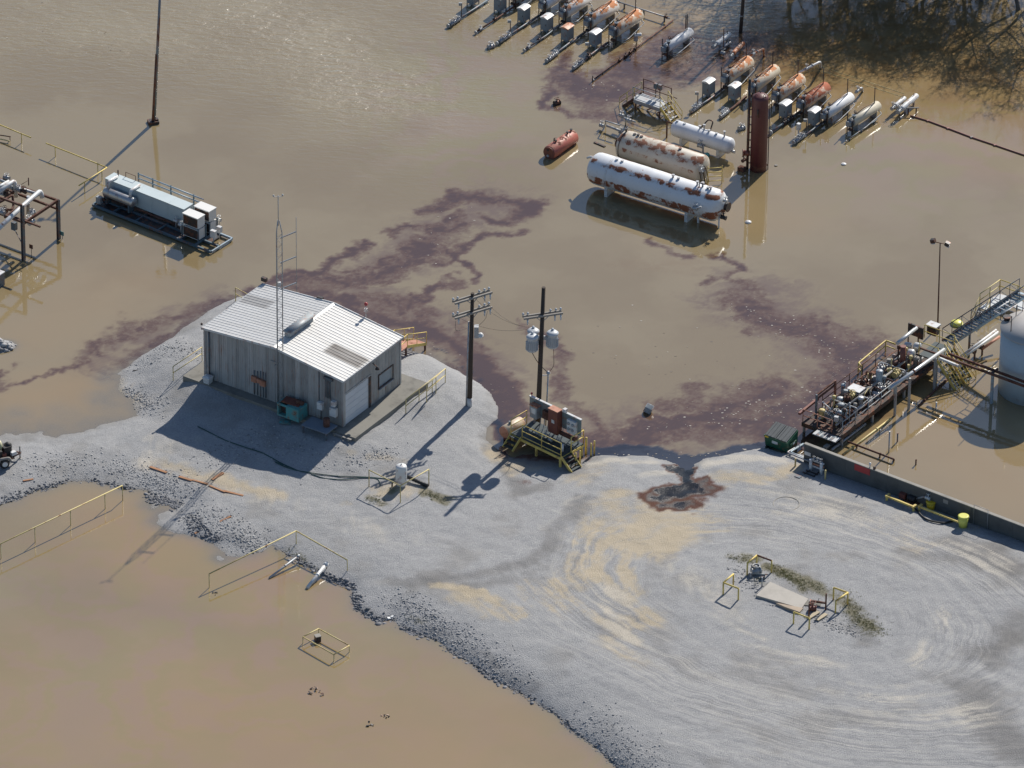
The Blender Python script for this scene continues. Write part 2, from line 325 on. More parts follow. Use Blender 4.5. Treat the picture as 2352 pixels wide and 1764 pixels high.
TRKM=[([(1250,1300),(1350,1400),(1500,1500),(1750,1580),(2100,1620)],4.5,1.),([(1300,1200),(1330,1300)],3.,.9),([(1600,1120),(1800,1150),(2000,1220),(2250,1300)],3.2,1.),([(2050,1350),(2100,1500)],3.5,.8),([(1450,1650),(2200,1680)],4,.8)]
def fbm(x,y,s,seed,o=4,g_=.55):
    t=0.; a=1.; n_=0.
    for i in range(o): t=t+a*vnoise(x,y,s,seed+i*17); n_+=a; a*=g_; s*=.5
    return t/n_
def warped(px,py,lst,amp,sc,seed,pw=2):
    return strokes(px+(fbm(px,py,sc,seed)-.5)*amp,py+(fbm(px,py,sc,seed+5)-.5)*amp,lst,pw)
def sstep(v,lo,hi): return smooth01((v-lo)/(hi-lo))
GA={}
def ground_fields(px,py,z):
    a=(px-ISL.x)*math.cos(SITE)+(py-ISL.y)*math.sin(SITE); b=-(px-ISL.x)*math.sin(SITE)+(py-ISL.y)*math.cos(SITE)
    wob=(fbm(px,py,5,40)-.5)*1.3
    rr=np.sqrt((a/1.7)**2+b**2)+wob; th=np.arctan2(b,a/1.7)
    tn=fbm(rr*2.6,th*2.0+rr*.15,1.,50,5,.78)
    # a second family of wheel marks that sweeps in from the road on the left
    P0=g('D',640,1560,.5); r2=np.hypot(px-P0.x,py-P0.y); t2=np.arctan2(py-P0.y,px-P0.x); tn2=fbm(r2*3.2+wob,t2*9,1.,60,5,.7)
    tm=warped(px,py,TRKM,4,4,70); t2m=warped(px,py,[([(620,1110),(800,1160),(960,1190),(1110,1200),(1230,1130)],1.7,.55),([(1000,1290),(1160,1330),(1260,1400)],1.4,.6),([(1250,1100),(1230,1220),(1280,1330)],1.4,.8)],3,3,71)
    lo=fbm(px,py,3.2,80,5,.6)-.5; mi=fbm(px,py,.9,81,4,.65)-.5
    st=(tn-.5)*np.clip(tm+.3,0,1)
    W=lambda L,k,am=1.6,sc=1.7:warped(px,py,L,am,sc,k)
    GA['mud']=sstep(W(MUD,90,2.4)+lo*.9+st*3.0+mi*.7,.05,.92)*sstep(W(MUD,90,2.4),.02,.3)
    GA['pale']=sstep(W(PALE,91)+lo*.7+st*3.+mi*.5,.2,.9)*sstep(W(PALE,91),.02,.3)
    GA['damp']=sstep(W(DAMP,92)+lo*.7+mi*.4,.2,1.)
    GA['moss']=sstep(W(MOSS,93,1.3)+lo*.6+mi*1.3,.3,.85)*sstep(W(MOSS,93,1.3),.05,.35)
    og=W(OILG,94,1.3,.8)+mi*.5+lo*.3; gt=sstep(W(OILG,94,1.3,.8),.05,.25); GA['oilb']=sstep(og,.15,.5)*gt; GA['oilk']=sstep(og,.5,.9)*gt
    GA['streak']=np.clip((tn-.5)*6,-1,1)*tm*(.55+.45*sstep(lo,-.2,.2))+np.clip((tn2-.5)*4.5,-1,1)*t2m*(1-tm*.6)
    GA['tone']=lo; GA['rr']=rr; GA['tc']=np.cos(th); GA['ts']=np.sin(th); GA['trkm']=np.clip(tm,0,1)
def gat(k):
    def f(x,y,z):
        if not GA: ground_fields(x,y,z)
        return GA[k]
    return f
def gmat():
    m,n,b,L=nodes('gravel'); tc=N(n,'ShaderNodeTexCoord'); v=tc.outputs['Object']
    at=lambda k:(lambda x:x.outputs['Fac'])(N(n,'ShaderNodeAttribute',attribute_name=k))
    vo=N(n,'ShaderNodeTexVoronoi'); vo.inputs['Scale'].default_value=13; L(v,vo.inputs['Vector'])
    bw=N(n,'ShaderNodeSeparateColor'); L(vo.outputs['Color'],bw.inputs[0]); fine=noise(n,v,24,2,.7)
    c=mixc(n,math_(n,'ADD',math_(n,'MULTIPLY',bw.outputs[0],.6),math_(n,'MULTIPLY',fine,.4)),(.275,.277,.283),(.415,.414,.41))
    c=mixc(n,step(n,at('tone'),.02,.28),c,mixc(n,.55,c,(.25,.24,.225)))
    cx=N(n,'ShaderNodeCombineXYZ'); L(math_(n,'MULTIPLY',at('rr'),9.0),cx.inputs[0]); L(math_(n,'MULTIPLY',at('tc'),2.6),cx.inputs[1]); L(math_(n,'MULTIPLY',at('ts'),2.6),cx.inputs[2]); fs=noise(n,cx.outputs[0],1.,4,.7)
    fs=math_(n,'MULTIPLY',math_(n,'MULTIPLY',math_(n,'SUBTRACT',fs,.5),4.2),at('trkm'))
    s_=math_(n,'ADD',math_(n,'MULTIPLY',at('streak'),.5),fs); c=mixc(n,math_(n,'MULTIPLY',s_,.8,clamp=True),c,(.50,.475,.43)); c=mixc(n,math_(n,'MULTIPLY',s_,-.75,clamp=True),c,(.20,.197,.195))
    c=mixc(n,math_(n,'MULTIPLY',at('damp'),.6),c,(.15,.143,.135)); c=mixc(n,math_(n,'MULTIPLY',at('mud'),.8),c,mixc(n,fine,(.42,.335,.215),(.56,.48,.35)))
    c=mixc(n,math_(n,'MULTIPLY',at('pale'),.75),c,(.54,.50,.43)); c=mixc(n,math_(n,'MULTIPLY',at('moss'),.7),c,mixc(n,step(n,fine,.3,.7),(.075,.07,.03),(.23,.20,.10)))
    sp=N(n,'ShaderNodeSeparateXYZ'); L(v,sp.inputs[0]); wet=math_(n,'MULTIPLY',step(n,sp.outputs[2],.10,-.02),.35); c=mixc(n,wet,c,(.19,.165,.13)); c=mixc(n,math_(n,'MULTIPLY',step(n,sp.outputs[2],.0,-.06),.85),c,mixc(n,fine,(.40,.33,.215),(.50,.42,.29)))
    c=mixc(n,math_(n,'MULTIPLY',at('oilb'),.95),c,mixc(n,fine,(.045,.014,.009),(.14,.05,.03))); k=at('oilk'); c=mixc(n,k,c,(.007,.0065,.008)); L(c,b.inputs['Base Color'])
    L(math_(n,'SUBTRACT',.95,math_(n,'MULTIPLY',k,.72)),b.inputs['Roughness']); b.inputs['Specular IOR Level'].default_value=.3
    bp=N(n,'ShaderNodeBump'); bp.inputs['Strength'].default_value=.8; bp.inputs['Distance'].default_value=.045
    L(math_(n,'MULTIPLY',math_(n,'ADD',math_(n,'MULTIPLY',vo.outputs['Distance'],-.9),fine),math_(n,'SUBTRACT',1.,math_(n,'MULTIPLY',k,.8))),bp.inputs['Height']); L(bp.outputs[0],b.inputs['Normal']); return m
def gterrain(px,py):
    z=terrain(px,py); return z
ground=sheet('gravel_ground',axis(-36,44,.135),axis(-52,16,.135),gterrain,{k:gat(k) for k in('mud','pale','damp','moss','oilb','oilk','streak','tone','rr','tc','ts','trkm')},gmat())
GA.clear()
# ---------------------------------------------------------------- flood water with drifting oil
OIL=[([(540,615),(620,590),(700,572),(750,535),(800,520)],.55,1.),([(640,610),(740,600),(830,590),(900,560),(950,525),(965,500)],1.5,.85),([(860,500),(880,490),(940,480),(960,500)],.6,.75),([(890,440),(940,425),(1000,408),(1070,415),(1120,430),(1150,440),(1090,465),(1055,462)],.85,.9),
 ([(1000,440),(980,470),(960,500)],.6,.8),([(950,570),(1000,540),(1050,505),(1090,495),(1135,493)],.5,.8),([(985,525),(1000,560),(1015,600)],.38,.85),([(700,640),(800,640),(880,660),(950,630),(980,605)],.7,.75),([(760,570),(860,560)],.8,.75),([(680,630),(760,660),(840,680),(900,705)],.9,.95),
 ([(860,690),(940,720),(1010,765),(1070,820),(1110,870),(1110,900)],1.35,1.),([(960,780),(1060,840),(1090,900),(1080,940)],.8,1.),([(940,720),(900,640)],.7,.6),([(1000,700),(1040,740)],.6,.5),([(510,630),(430,665),(350,690),(290,700),(230,730),(170,770)],.9,.62),([(420,700),(340,735),(290,760)],.8,.66),([(470,640),(400,650)],.5,.5),([(180,780),(90,800),(0,830)],.35,.6),
 ([(1850,740),(1840,810),(1780,870),(1700,910)],2.6,.9),([(1700,930),(1600,915),(1520,900),(1440,920),(1360,940),(1260,950)],2.3,.95),([(1680,840),(1560,870)],2.2,.75),([(1600,650),(1660,690),(1760,710),(1840,760)],1.7,.85),([(1620,700),(1600,720)],.8,.6),([(1530,600),(1580,590),(1600,570),(1560,540)],.5,.75),([(1410,520),(1450,535),(1490,535)],.55,.7),([(1600,600),(1640,640)],.8,.55),
 ([(1750,850),(1650,860),(1560,850)],1.2,.6),([(1140,690),(1200,760),(1230,860),(1290,910)],.7,.6),([(1500,840),(1440,870)],1.,.6),
 ([(1230,100),(1200,150),(1180,190),(1190,225),(1240,240)],.6,.8),([(1240,170),(1300,205),(1370,190)],2.1,.95),([(1340,160),(1400,115),(1470,85)],2.6,.8),([(1270,240),(1340,245)],.8,.7),([(1440,150),(1520,130),(1600,95)],2.8,.75),([(1440,180),(1500,160)],1.,.5),([(0,790),(5,830)],.6,.6)]
OILD=[([(1285,968),(1350,962),(1420,968),(1465,990)],.62,1.2),([(1300,978),(1440,978)],.5,1.1),([(1478,1012),(1480,985)],.7,1.3),([(1490,988),(1540,977),(1600,966),(1660,955)],.55,1.2),([(1075,900),(1095,930),(1085,955)],.6,.7),([(1100,930),(1250,960)],.6,.7),([(900,725),(960,755),(1040,815)],.4,.4)]
RIP=[([(-60,40),(150,60),(400,90),(600,110)],9,1.),([(550,20),(700,90),(800,180)],9,1.2),([(1000,20),(1200,60)],6,.8),([(1500,20),(1560,40),(1460,110)],4,.9),([(300,0),(900,-40)],8,.9),([(900,60),(1000,150)],5,.6),([(1400,100),(1480,160)],3,.6),([(800,250),(850,350)],6,.3),([(1560,80),(1600,130)],3,.5)]
TAN=[([(1600,80),(1750,110),(1850,150)],6,1.),([(1750,200),(1950,250),(2150,330)],4,.55),([(2000,150),(2150,200)],7,.8),([(1560,110),(1640,130)],3,1.),([(100,850),(230,830)],4,.8),([(1500,60),(1400,30)],4,.7),([(2000,900),(2200,1050)],6,.6),([(500,1560),(1000,1640)],14,1.15),([(0,1500),(100,1640)],10,.8),([(250,1120),(600,1260)],6,1.),([(700,1300)],7,.7),([(250,620),(60,700)],5,.5),([(1500,480),(1700,450)],4,.4)]
ORG=[([(1600,90),(1700,95),(1780,140)],3.2,1.),([(1750,50),(1950,100),(2150,130)],6,.8),([(1580,150),(1660,130)],1.8,.8),([(1350,560),(1500,560)],1.2,.25)]
FILM=[([(1610,640),(1730,710),(1840,780),(1790,870),(1650,915),(1450,925),(1290,935)],4.2,.95),([(1500,890),(1600,850)],4.,.75),([(780,580),(880,560),(960,480),(1080,430)],3.,1.),([(700,620),(900,680),(1060,800)],3.,1.),([(1280,190),(1450,130),(1600,100)],4.,.85),([(480,640),(300,720),(200,770)],2.2,.8),([(1580,590),(1620,640)],2.,.7)]
WA={}
def water_fields(px,py,z):
    u=px+(fbm(px,py,3.,200,5,.6)-.5)*4.2+(fbm(px,py,.8,202)-.5)*1.2; w_=py+(fbm(px,py,3.,201,5,.6)-.5)*4.2+(fbm(px,py,.8,203)-.5)*1.2
    # filaments drawn out by the current
    fil=fbm(u*.9+w_*.25,w_*1.6,1.1,210,6,.68)-.5; fi2=fbm(px,py,.5,215,4,.7)-.5
    oa=strokes(px+(u-px)*.8,py+(w_-py)*.8,OIL); s_=oa*1.55+fil*2.0+fi2*.8; gt=sstep(oa,.04,.36)
    fl=strokes(px+(u-px)*.6,py+(w_-py)*.6,FILM); WA['film']=np.maximum(sstep(oa+fil*.8,.0,.75)*sstep(oa,.01,.5),sstep(fl+fil*1.3+fi2*.4,.15,1.1)*sstep(fl,.05,.5)); WA['oil']=sstep(s_,.05,.95)*gt; WA['oilk']=sstep(s_,.95,1.5)*gt
    od=strokes(px+(u-px)*.16,py+(w_-py)*.16,OILD); WA['oild']=sstep(od+fi2*.8,.3,.62)*sstep(od,.05,.25)
    WA['tan']=warped(px,py,TAN,6,6,220)*(.8+.4*(fbm(px,py,5,221)-.5)); WA['org']=warped(px,py,ORG,3,2.5,222)*sstep(fil,-.2,.2)
    WA['rip']=warped(px,py,RIP,5,5,223)
    ph=np.sin(fbm(u,w_,9,230,3,.45)*46); far=strokes(px,py,[([(300,1450),(500,1350)],14,1.),([(1000,150),(1000,300)],6,.9),([(1950,350),(2100,300)],7,.9),([(1300,1600)],9,.5)]); WA['sheen']=ph*np.clip(far,0,1)
    WA['opac']=1-np.exp(-np.clip(-terrain(px,py),0.003,5)*11); WA['tone']=fbm(u,w_,7,240,4,.5)-.5
def wat(k):
    def f(x,y,z):
        if not WA: water_fields(x,y,z)
        return WA[k]
    return f
def wmat():
    m,n,b,L=nodes('flood_water'); n.nodes.remove(b); out=[x for x in n.nodes if x.type=='OUTPUT_MATERIAL'][0]
    tc=N(n,'ShaderNodeTexCoord'); v=tc.outputs['Object']; at=lambda k:(lambda x:x.outputs['Fac'])(N(n,'ShaderNodeAttribute',attribute_name=k))
    c=mixc(n,step(n,at('tone'),-.25,.25),(.252,.190,.098),(.292,.229,.126))
    c=mixc(n,math_(n,'MULTIPLY',at('tan'),.85),c,(.36,.240,.105)); c=mixc(n,math_(n,'MULTIPLY',at('org'),.8),c,(.20,.105,.035))
    bed=mixc(n,noise(n,v,9,2,.6),(.27,.225,.15),(.42,.36,.26)); op=at('opac'); c=mixc(n,op,bed,c)
    sh=at('sheen'); c=mixc(n,math_(n,'MULTIPLY',sh,.2,clamp=True),c,(.34,.19,.20)); c=mixc(n,math_(n,'MULTIPLY',sh,-.2,clamp=True),c,(.25,.24,.06))
    o1=at('oil'); o2=at('oilk'); d1=at('oild'); spk=noise(n,v,2.6,5,.78)
    o1=math_(n,'MULTIPLY',o1,step(n,math_(n,'ADD',spk,math_(n,'MULTIPLY',o2,.2)),.30,.58)); c=mixc(n,math_(n,'MULTIPLY',at('film'),.7),c,(.145,.084,.055)); c=mixc(n,math_(n,'MULTIPLY',o1,.80),c,(.115,.060,.038)); c=mixc(n,math_(n,'MULTIPLY',o2,.5),c,(.045,.026,.026)); c=mixc(n,math_(n,'MULTIPLY',d1,.93),c,(.008,.009,.014))
    df=N(n,'ShaderNodeBsdfDiffuse'); L(c,df.inputs[0]); tr=N(n,'ShaderNodeBsdfTransparent'); tr.inputs[0].default_value=(.95,.9,.8,1)
    mx=N(n,'ShaderNodeMixShader'); L(math_(n,'MAXIMUM',math_(n,'ADD',math_(n,'MULTIPLY',op,.4),.6),math_(n,'MAXIMUM',math_(n,'MULTIPLY',o1,.9),d1)),mx.inputs[0]); L(tr.outputs[0],mx.inputs[1]); L(df.outputs[0],mx.inputs[2])
    gl=N(n,'ShaderNodeBsdfGlossy'); L(math_(n,'ADD',.045,math_(n,'MULTIPLY',at('rip'),.2)),gl.inputs['Roughness']); fr=N(n,'ShaderNodeFresnel')
    L(math_(n,'ADD',2.42,math_(n,'ADD',math_(n,'MULTIPLY',o1,-.45),math_(n,'MULTIPLY',d1,.2))),fr.inputs[0])
    rv=N(n,'ShaderNodeMapping'); rv.inputs['Rotation'].default_value=(0,0,.45); rv.inputs['Scale'].default_value=(.55,1.5,1); L(v,rv.inputs[0])
    h1=noise(n,rv.outputs[0],1.5,3,.6,.4); ht=math_(n,'MULTIPLY',h1,math_(n,'ADD',math_(n,'ADD',at('rip'),math_(n,'MULTIPLY',d1,.15)),.025))
    bp=N(n,'ShaderNodeBump'); bp.inputs['Strength'].default_value=1.; bp.inputs['Distance'].default_value=.13; L(ht,bp.inputs['Height'])
    L(bp.outputs[0],gl.inputs['Normal']); L(bp.outputs[0],fr.inputs['Normal'])
    m2=N(n,'ShaderNodeMixShader'); L(fr.outputs[0],m2.inputs[0]); L(mx.outputs[0],m2.inputs[1]); L(gl.outputs[0],m2.inputs[2]); L(m2.outputs[0],out.inputs['Surface']); return m
water=sheet('flood_water',axis(-44,46,.16),axis(-52,64,.16),lambda x,y:np.zeros(x.shape),{k:wat(k) for k in('film','oil','oilk','oild','tan','org','rip','sheen','opac','tone')},wmat())
WA.clear()
# ---------------------------------------------------------------- loose stone
def rockmat(name,a,b_):
    m,n,b,L=nodes(name); gi=N(n,'ShaderNodeNewGeometry'); r_=gi.outputs['Random Per Island']
    L(mixc(n,r_,a,b_),b.inputs['Base Color']); b.inputs['Roughness'].default_value=.9; return m
def rocks(name,label,cat,zones,n,mat,size,seed,flat=.65,group=None,zmin=-.3):
    r=np.random.default_rng(seed); ph=(1+5**.5)/2
    ico=np.array([(-1,ph,0),(1,ph,0),(-1,-ph,0),(1,-ph,0),(0,-1,ph),(0,1,ph),(0,-1,-ph),(0,1,-ph),(ph,0,-1),(ph,0,1),(-ph,0,-1),(-ph,0,1)])/1.9
    fc=np.array([(0,11,5),(0,5,1),(0,1,7),(0,7,10),(0,10,11),(1,5,9),(5,11,4),(11,10,2),(10,7,6),(7,1,8),(3,9,4),(3,4,2),(3,2,6),(3,6,8),(3,8,9),(4,9,5),(2,4,11),(6,2,10),(8,6,7),(9,8,1)])
    tot=[]; wl=[]
    for pts,wd,st in zones:
        P=[g('D',x,y,.3) for x,y in pts]; L_=sum((P[i+1]-P[i]).length for i in range(len(P)-1)) if len(P)>1 else wd; wl.append(L_*wd*st); tot.append((P,wd))
    wl=np.array(wl)/sum(wl); C=[]
    for (P,wd),q in zip(tot,wl):
        for _ in range(int(n*q)):
            i=r.integers(0,max(1,len(P)-1)); a=P[i]; b=P[min(i+1,len(P)-1)]; t=r.random(); C.append((a.x+(b.x-a.x)*t+r.normal()*wd*.55,a.y+(b.y-a.y)*t+r.normal()*wd*.55))
    C=np.array(C); z=terrain(C[:,0],C[:,1]); k=z>zmin; C=C[k]; z=z[k]; n=len(C)
    s=size*(.5+r.random((n,1))**2*1.3)*np.array([[1,1,flat]])*(.7+.6*r.random((n,3))); an=r.random(n)*6.28
    v=ico[None]*(.75+.5*r.random((n,12,1)))*s[:,None,:]; ca=np.cos(an)[:,None]; sa=np.sin(an)[:,None]
    x=v[...,0]*ca-v[...,1]*sa+C[:,0:1]; y=v[...,0]*sa+v[...,1]*ca+C[:,1:2]; zz=v[...,2]+z[:,None]+s[:,2:3]*.25
    co=np.stack([x,y,zz],-1).reshape(-1,3); f=(fc[None]+(np.arange(n)*12)[:,None,None]).reshape(-1)
    me=bpy.data.meshes.new(name); me.vertices.add(len(co)); me.vertices.foreach_set('co',co.astype(np.float32).ravel()); nf=n*20
    me.loops.add(nf*3); me.loops.foreach_set('vertex_index',f.astype(np.int32)); me.polygons.add(nf); me.polygons.foreach_set('loop_start',(np.arange(nf)*3).astype(np.int32)); me.update(calc_edges=True)
    me.materials.append(mat); o=link(name,me); o['kind']='stuff'; o['label']=label; o['category']=cat; return o
RK1=rockmat('dark_rock',(.10,.105,.115),(.27,.27,.28)); RK2=rockmat('pale_gravel',(.20,.20,.205),(.48,.475,.465))
rocks('riprap','dark broken rock along the bank of the muddy pond','rock',[([(170,1042),(203,1037),(265,1050),(318,1066)],.42,1.),([(318,1068),(384,1085),(350,1075)],.45,1.),([(0,1082),(78,1055),(150,1035)],.5,.5),([(587,1180),(641,1205),(682,1228),(716,1248),(760,1262)],.3,1.6),([(760,1275),(767,1310),(815,1340),(842,1330)],.42,1.),([(862,1347),(917,1372),(981,1406),(1034,1440),(1080,1472),(1130,1497),(1190,1532)],.26,1.4),([(1190,1532),(1240,1577),(1300,1622),(1340,1662),(1380,1700)],.26,1.1),([(400,1110),(430,1140),(470,1165)],.6,.4)],8000,RK1,.055,11)
rocks('boulders','scattered larger broken stones on the pond bank','rock',[([(203,1037),(265,1050),(318,1066)],.4,1.),([(587,1180),(682,1228),(760,1262)],.3,1.6),([(760,1275),(815,1340),(842,1330)],.4,1.),([(862,1347),(981,1406),(1080,1472),(1190,1532)],.25,1.4)],230,RK1,.12,15,.5)
rocks('coarse_gravel','loose grey gravel heaped below the metal building','gravel',[([(270,840),(300,860),(340,880)],1.0,1.),([(300,790),(360,760),(420,780)],1.1,.4),([(240,1000),(330,1040),(400,1060)],1.3,.6),([(60,1010),(200,1000)],1.6,.3),([(420,1100),(520,1160),(560,1180)],1.3,.6),([(760,1010),(860,990)],.8,.5),([(850,1290),(920,1340),(1000,1390),(1130,1470)],1.2,.5),([(1590,1240),(1640,1290),(1700,1320)],.7,.6),([(1750,1340),(1810,1370),(1850,1385)],.7,.6),([(1250,1560),(1400,1680)],2.,.3),([(460,1000),(560,960),(680,1010)],1.8,.3)],7000,RK2,.04,12,zmin=0)
rocks('rock_heap','heap of pale rubble standing out of the flood at the left edge','rock',[([(-40,742),(-8,748),(22,742)],.5,1.)],170,RK2,.13,13,zmin=.0)
# ================================================================ metal building on its pad
BZ=1.42
BRZ=math.radians(-33.3); W_,LB=11.25,6.65
bp0=g('B',145,1205,BZ); bp0.z=BZ
bd=T('metal_building','weathered corrugated metal building with a low gabled roof on the gravel pad','building',bp0,BRZ)
EL,ER,AP=3.92,3.68,4.32; XM=W_*.51
def roofz(x): return EL+(AP-EL)*x/XM if x<XM else AP+(ER-AP)*(x-XM)/(W_-XM)
SID=paint('weathered_siding',(.42,.43,.425),.5,.15,rust=.02,dirt=.42,var=.2,stretch=(6,6,.5),scale=1.4)
CORE=paint('wall_core',(.2,.2,.2),.8)
mb=MB(); mb._add([(.06,.06,0),(W_-.06,.06,0),(W_-.06,.06,ER-.08),(XM,.06,AP-.08),(.06,.06,EL-.08),(.06,LB-.06,0),(W_-.06,LB-.06,0),(W_-.06,LB-.06,ER-.08),(XM,LB-.06,AP-.08),(.06,LB-.06,EL-.08)],[(0,1,2,3,4),(9,8,7,6,5),(0,5,6,1),(1,6,7,2),(2,7,8,3),(3,8,9,4),(4,9,5,0)])
core=bd.add('wall_frame',mb,CORE)
def wallpanel(P0,dr,nrm,w_,h0,h1,z0=0.):
    """one ribbed sheet: P0 foot, dr along, nrm outward"""
    P0=Vector(P0); dr=Vector(dr); nrm=Vector(nrm); prof=[(0,.012),(.12,.012),(.2,.045),(.34,.045),(.42,.012),(.66,.012),(.70,.028),(.78,.028),(.82,.012),(1,.012)]
    vs=[]; 
    for t,o in prof:
        q=P0+dr*(w_*t)+nrm*o; vs.append(q+Vector((0,0,z0))); vs.append(q+Vector((0,0,h0+(h1-h0)*t)))
    n=len(prof); fs=[(2*i,2*i+2,2*i+3,2*i+1) for i in range(n-1)]
    if dr.cross(Vector((0,0,1))).dot(nrm)<0: fs=[tuple(reversed(f)) for f in fs]
    o=len(vs); vs+=[P0-nrm*.0+Vector((0,0,z0)),P0+dr*w_+Vector((0,0,z0)),P0+dr*w_+Vector((0,0,h1)),P0+Vector((0,0,h0))]
    return MB()._add(vs,fs)
NG=32; pw=W_/NG
for i in range(NG):
    x=i*pw; bd.add('wall_panel',wallpanel((x,0,0),(1,0,0),(0,-1,0),pw,roofz(x)-.04,roofz(x+pw)-.04),SID)
    bd.add('wall_panel',wallpanel((x,LB,0),(1,0,0),(0,1,0),pw,roofz(x)-.04,roofz(x+pw)-.04),SID)
# right side wall with roller door (y .12-3.0) and window (y 3.95-5.6)
DY0,DY1,DH=.18,2.95,2.35; WY0,WY1,WZ0,WZ1=4.15,5.75,.95,1.9
NS=19; sw=LB/NS
for i in range(NS):
    y=i*sw; yc=y+sw/2
    bd.add('wall_panel',wallpanel((0,y,0),(0,1,0),(-1,0,0),sw,EL-.04,EL-.04),SID)
    if DY0<yc<DY1: bd.add('wall_panel',wallpanel((W_,y,0),(0,1,0),(1,0,0),sw,ER-.04,ER-.04,DH),SID)
    elif WY0<yc<WY1:
        bd.add('wall_panel',wallpanel((W_,y,0),(0,1,0),(1,0,0),sw,ER-.04,ER-.04,WZ1),SID); bd.add('wall_panel',wallpanel((W_,y,0),(0,1,0),(1,0,0),sw,WZ0,WZ0),SID)
    else: bd.add('wall_panel',wallpanel((W_,y,0),(0,1,0),(1,0,0),sw,ER-.04,ER-.04),SID)
dmat=paint('white_door_paint',(.66,.69,.72),.45,dirt=.2)
dr=bd.add('garage_door',MB().bb(W_-.03,W_+.012,DY0,DY1,.02,DH),dmat)
for k in range(5): bd.add('door_section',MB().bb(W_+.012,W_+.03,DY0+.04,DY1-.04,.05+k*.46,.05+k*.46+.43),dmat,dr)
jm=paint('dark_door_jamb',(.05,.045,.045),.6,rust=.2)
bd.add('door_jamb',MB().bb(W_-.02,W_+.09,DY1,DY1+.22,0,DH+.05),jm); bd.add('door_jamb',MB().bb(W_-.02,W_+.07,DY0-.09,DY0,0,DH+.05),SID)
bd.add('door_header',MB().bb(W_-.02,W_+.06,DY0-.09,DY1+.22,DH+.05,DH+.16),SID)
wf=MB()
for a,b_,c_,d_ in((WY0,WY1,WZ0-.09,WZ0),(WY0,WY1,WZ1,WZ1+.09),(WY0-.09,WY0,WZ0-.09,WZ1+.09),(WY1,WY1+.09,WZ0-.09,WZ1+.09)): wf.bb(W_-.05,W_+.07,a,b_,c_,d_)
wn=bd.add('window',wf,jm); bd.add('pane',MB().bb(W_-.04,W_+.0,WY0,WY1,WZ0,WZ1),paint('dusty_glass',(.30,.36,.40),.15,dirt=.3),wn); bd.add('sill',MB().bb(W_-.02,W_+.15,WY0-.1,WY1+.1,WZ0-.14,WZ0-.09),GALV,wn)
for x,y in((0,0),(W_,0),(W_,LB),(0,LB)): bd.add('corner_trim',MB().box((x,y,(EL if x==0 else ER)/2),(.16,.16,(EL if x==0 else ER)-.05)),SID)
# roof: standing ribs run down the slope, one sheet after another
def roofmat():
    m,n,b,L=nodes('pale_roof_sheet'); v=coords(n,rnd=False); tc=N(n,'ShaderNodeSeparateXYZ'); L(v,tc.inputs[0]); x,y=tc.outputs[0],tc.outputs[1]
    vs=coords(n,(.25,2.5,1),False); st=noise(n,vs,1.3,6,.65); f=noise(n,v,6,4,.6)
    c=mixc(n,math_(n,'MULTIPLY',step(n,st,.42,.75),.45),(.68,.675,.655),(.50,.485,.45)); c=mixc(n,math_(n,'MULTIPLY',step(n,f,.5,.8),.3),c,(.36,.33,.28))
    oi=n.nodes.new('ShaderNodeObjectInfo'); c=mixc(n,math_(n,'MULTIPLY',oi.outputs['Random'],.18),c,(.45,.44,.42))
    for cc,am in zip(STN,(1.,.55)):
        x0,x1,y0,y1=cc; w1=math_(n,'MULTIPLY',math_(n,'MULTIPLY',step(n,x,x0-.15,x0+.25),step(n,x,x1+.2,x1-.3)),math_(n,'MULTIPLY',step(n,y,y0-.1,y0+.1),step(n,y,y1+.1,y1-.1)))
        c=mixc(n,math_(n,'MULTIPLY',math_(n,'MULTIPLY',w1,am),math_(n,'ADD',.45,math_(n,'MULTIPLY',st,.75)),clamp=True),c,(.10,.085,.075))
    L(c,b.inputs['Base Color']); b.inputs['Roughness'].default_value=.48; b.inputs['Metallic'].default_value=.15; return m
def rl(x,y,z): return bd.l(g('B',x,y,z))
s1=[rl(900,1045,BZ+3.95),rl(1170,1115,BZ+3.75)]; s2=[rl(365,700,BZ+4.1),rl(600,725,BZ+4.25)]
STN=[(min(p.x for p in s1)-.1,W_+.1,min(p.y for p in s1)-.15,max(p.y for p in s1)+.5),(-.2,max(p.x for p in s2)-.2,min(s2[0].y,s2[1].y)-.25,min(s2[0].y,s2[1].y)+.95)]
ROOF=roofmat(); NR=23; y0=-.18; rw=(LB+.36)/NR
rf=bd.add('roof',MB()._add([(-.14,y0,EL-.06),(XM,y0,AP),(W_+.14,y0,ER-.06),(-.14,LB+.18,EL-.06),(XM,LB+.18,AP),(W_+.14,LB+.18,ER-.06),(-.14,y0,EL-.10),(XM,y0,AP-.04),(W_+.14,y0,ER-.10),(-.14,LB+.18,EL-.10),(XM,LB+.18,AP-.04),(W_+.14,LB+.18,ER-.10)],
 [(0,1,4,3),(1,2,5,4),(6,9,10,7),(7,10,11,8),(0,6,7,1),(1,7,8,2),(3,4,10,9),(4,5,11,10),(0,3,9,6),(2,8,11,5)]),paint('roof_backing',(.4,.4,.38),.6))
def sheet_(xa,za,xb,zb,y):
    pr=[(0,.03),(.03,.03),(.06,.058),(.13,.058),(.16,.03),(.58,.03),(.60,.038),(.64,.038),(.66,.03),(1,.03)]; vs=[]
    for t,o in pr: vs+= [(xa,y+rw*t,za+o),(xb,y+rw*t,zb+o)]
    n=len(pr); return MB()._add(vs+[],[(2*i,2*i+1,2*i+3,2*i+2) for i in range(n-1)])
for i in range(NR):
    bd.add('roof_panel',sheet_(-.16,EL-.06,XM-.01,AP,y0+i*rw),ROOF,rf); bd.add('roof_panel',sheet_(XM+.01,AP,W_+.16,ER-.06,y0+i*rw),ROOF,rf)
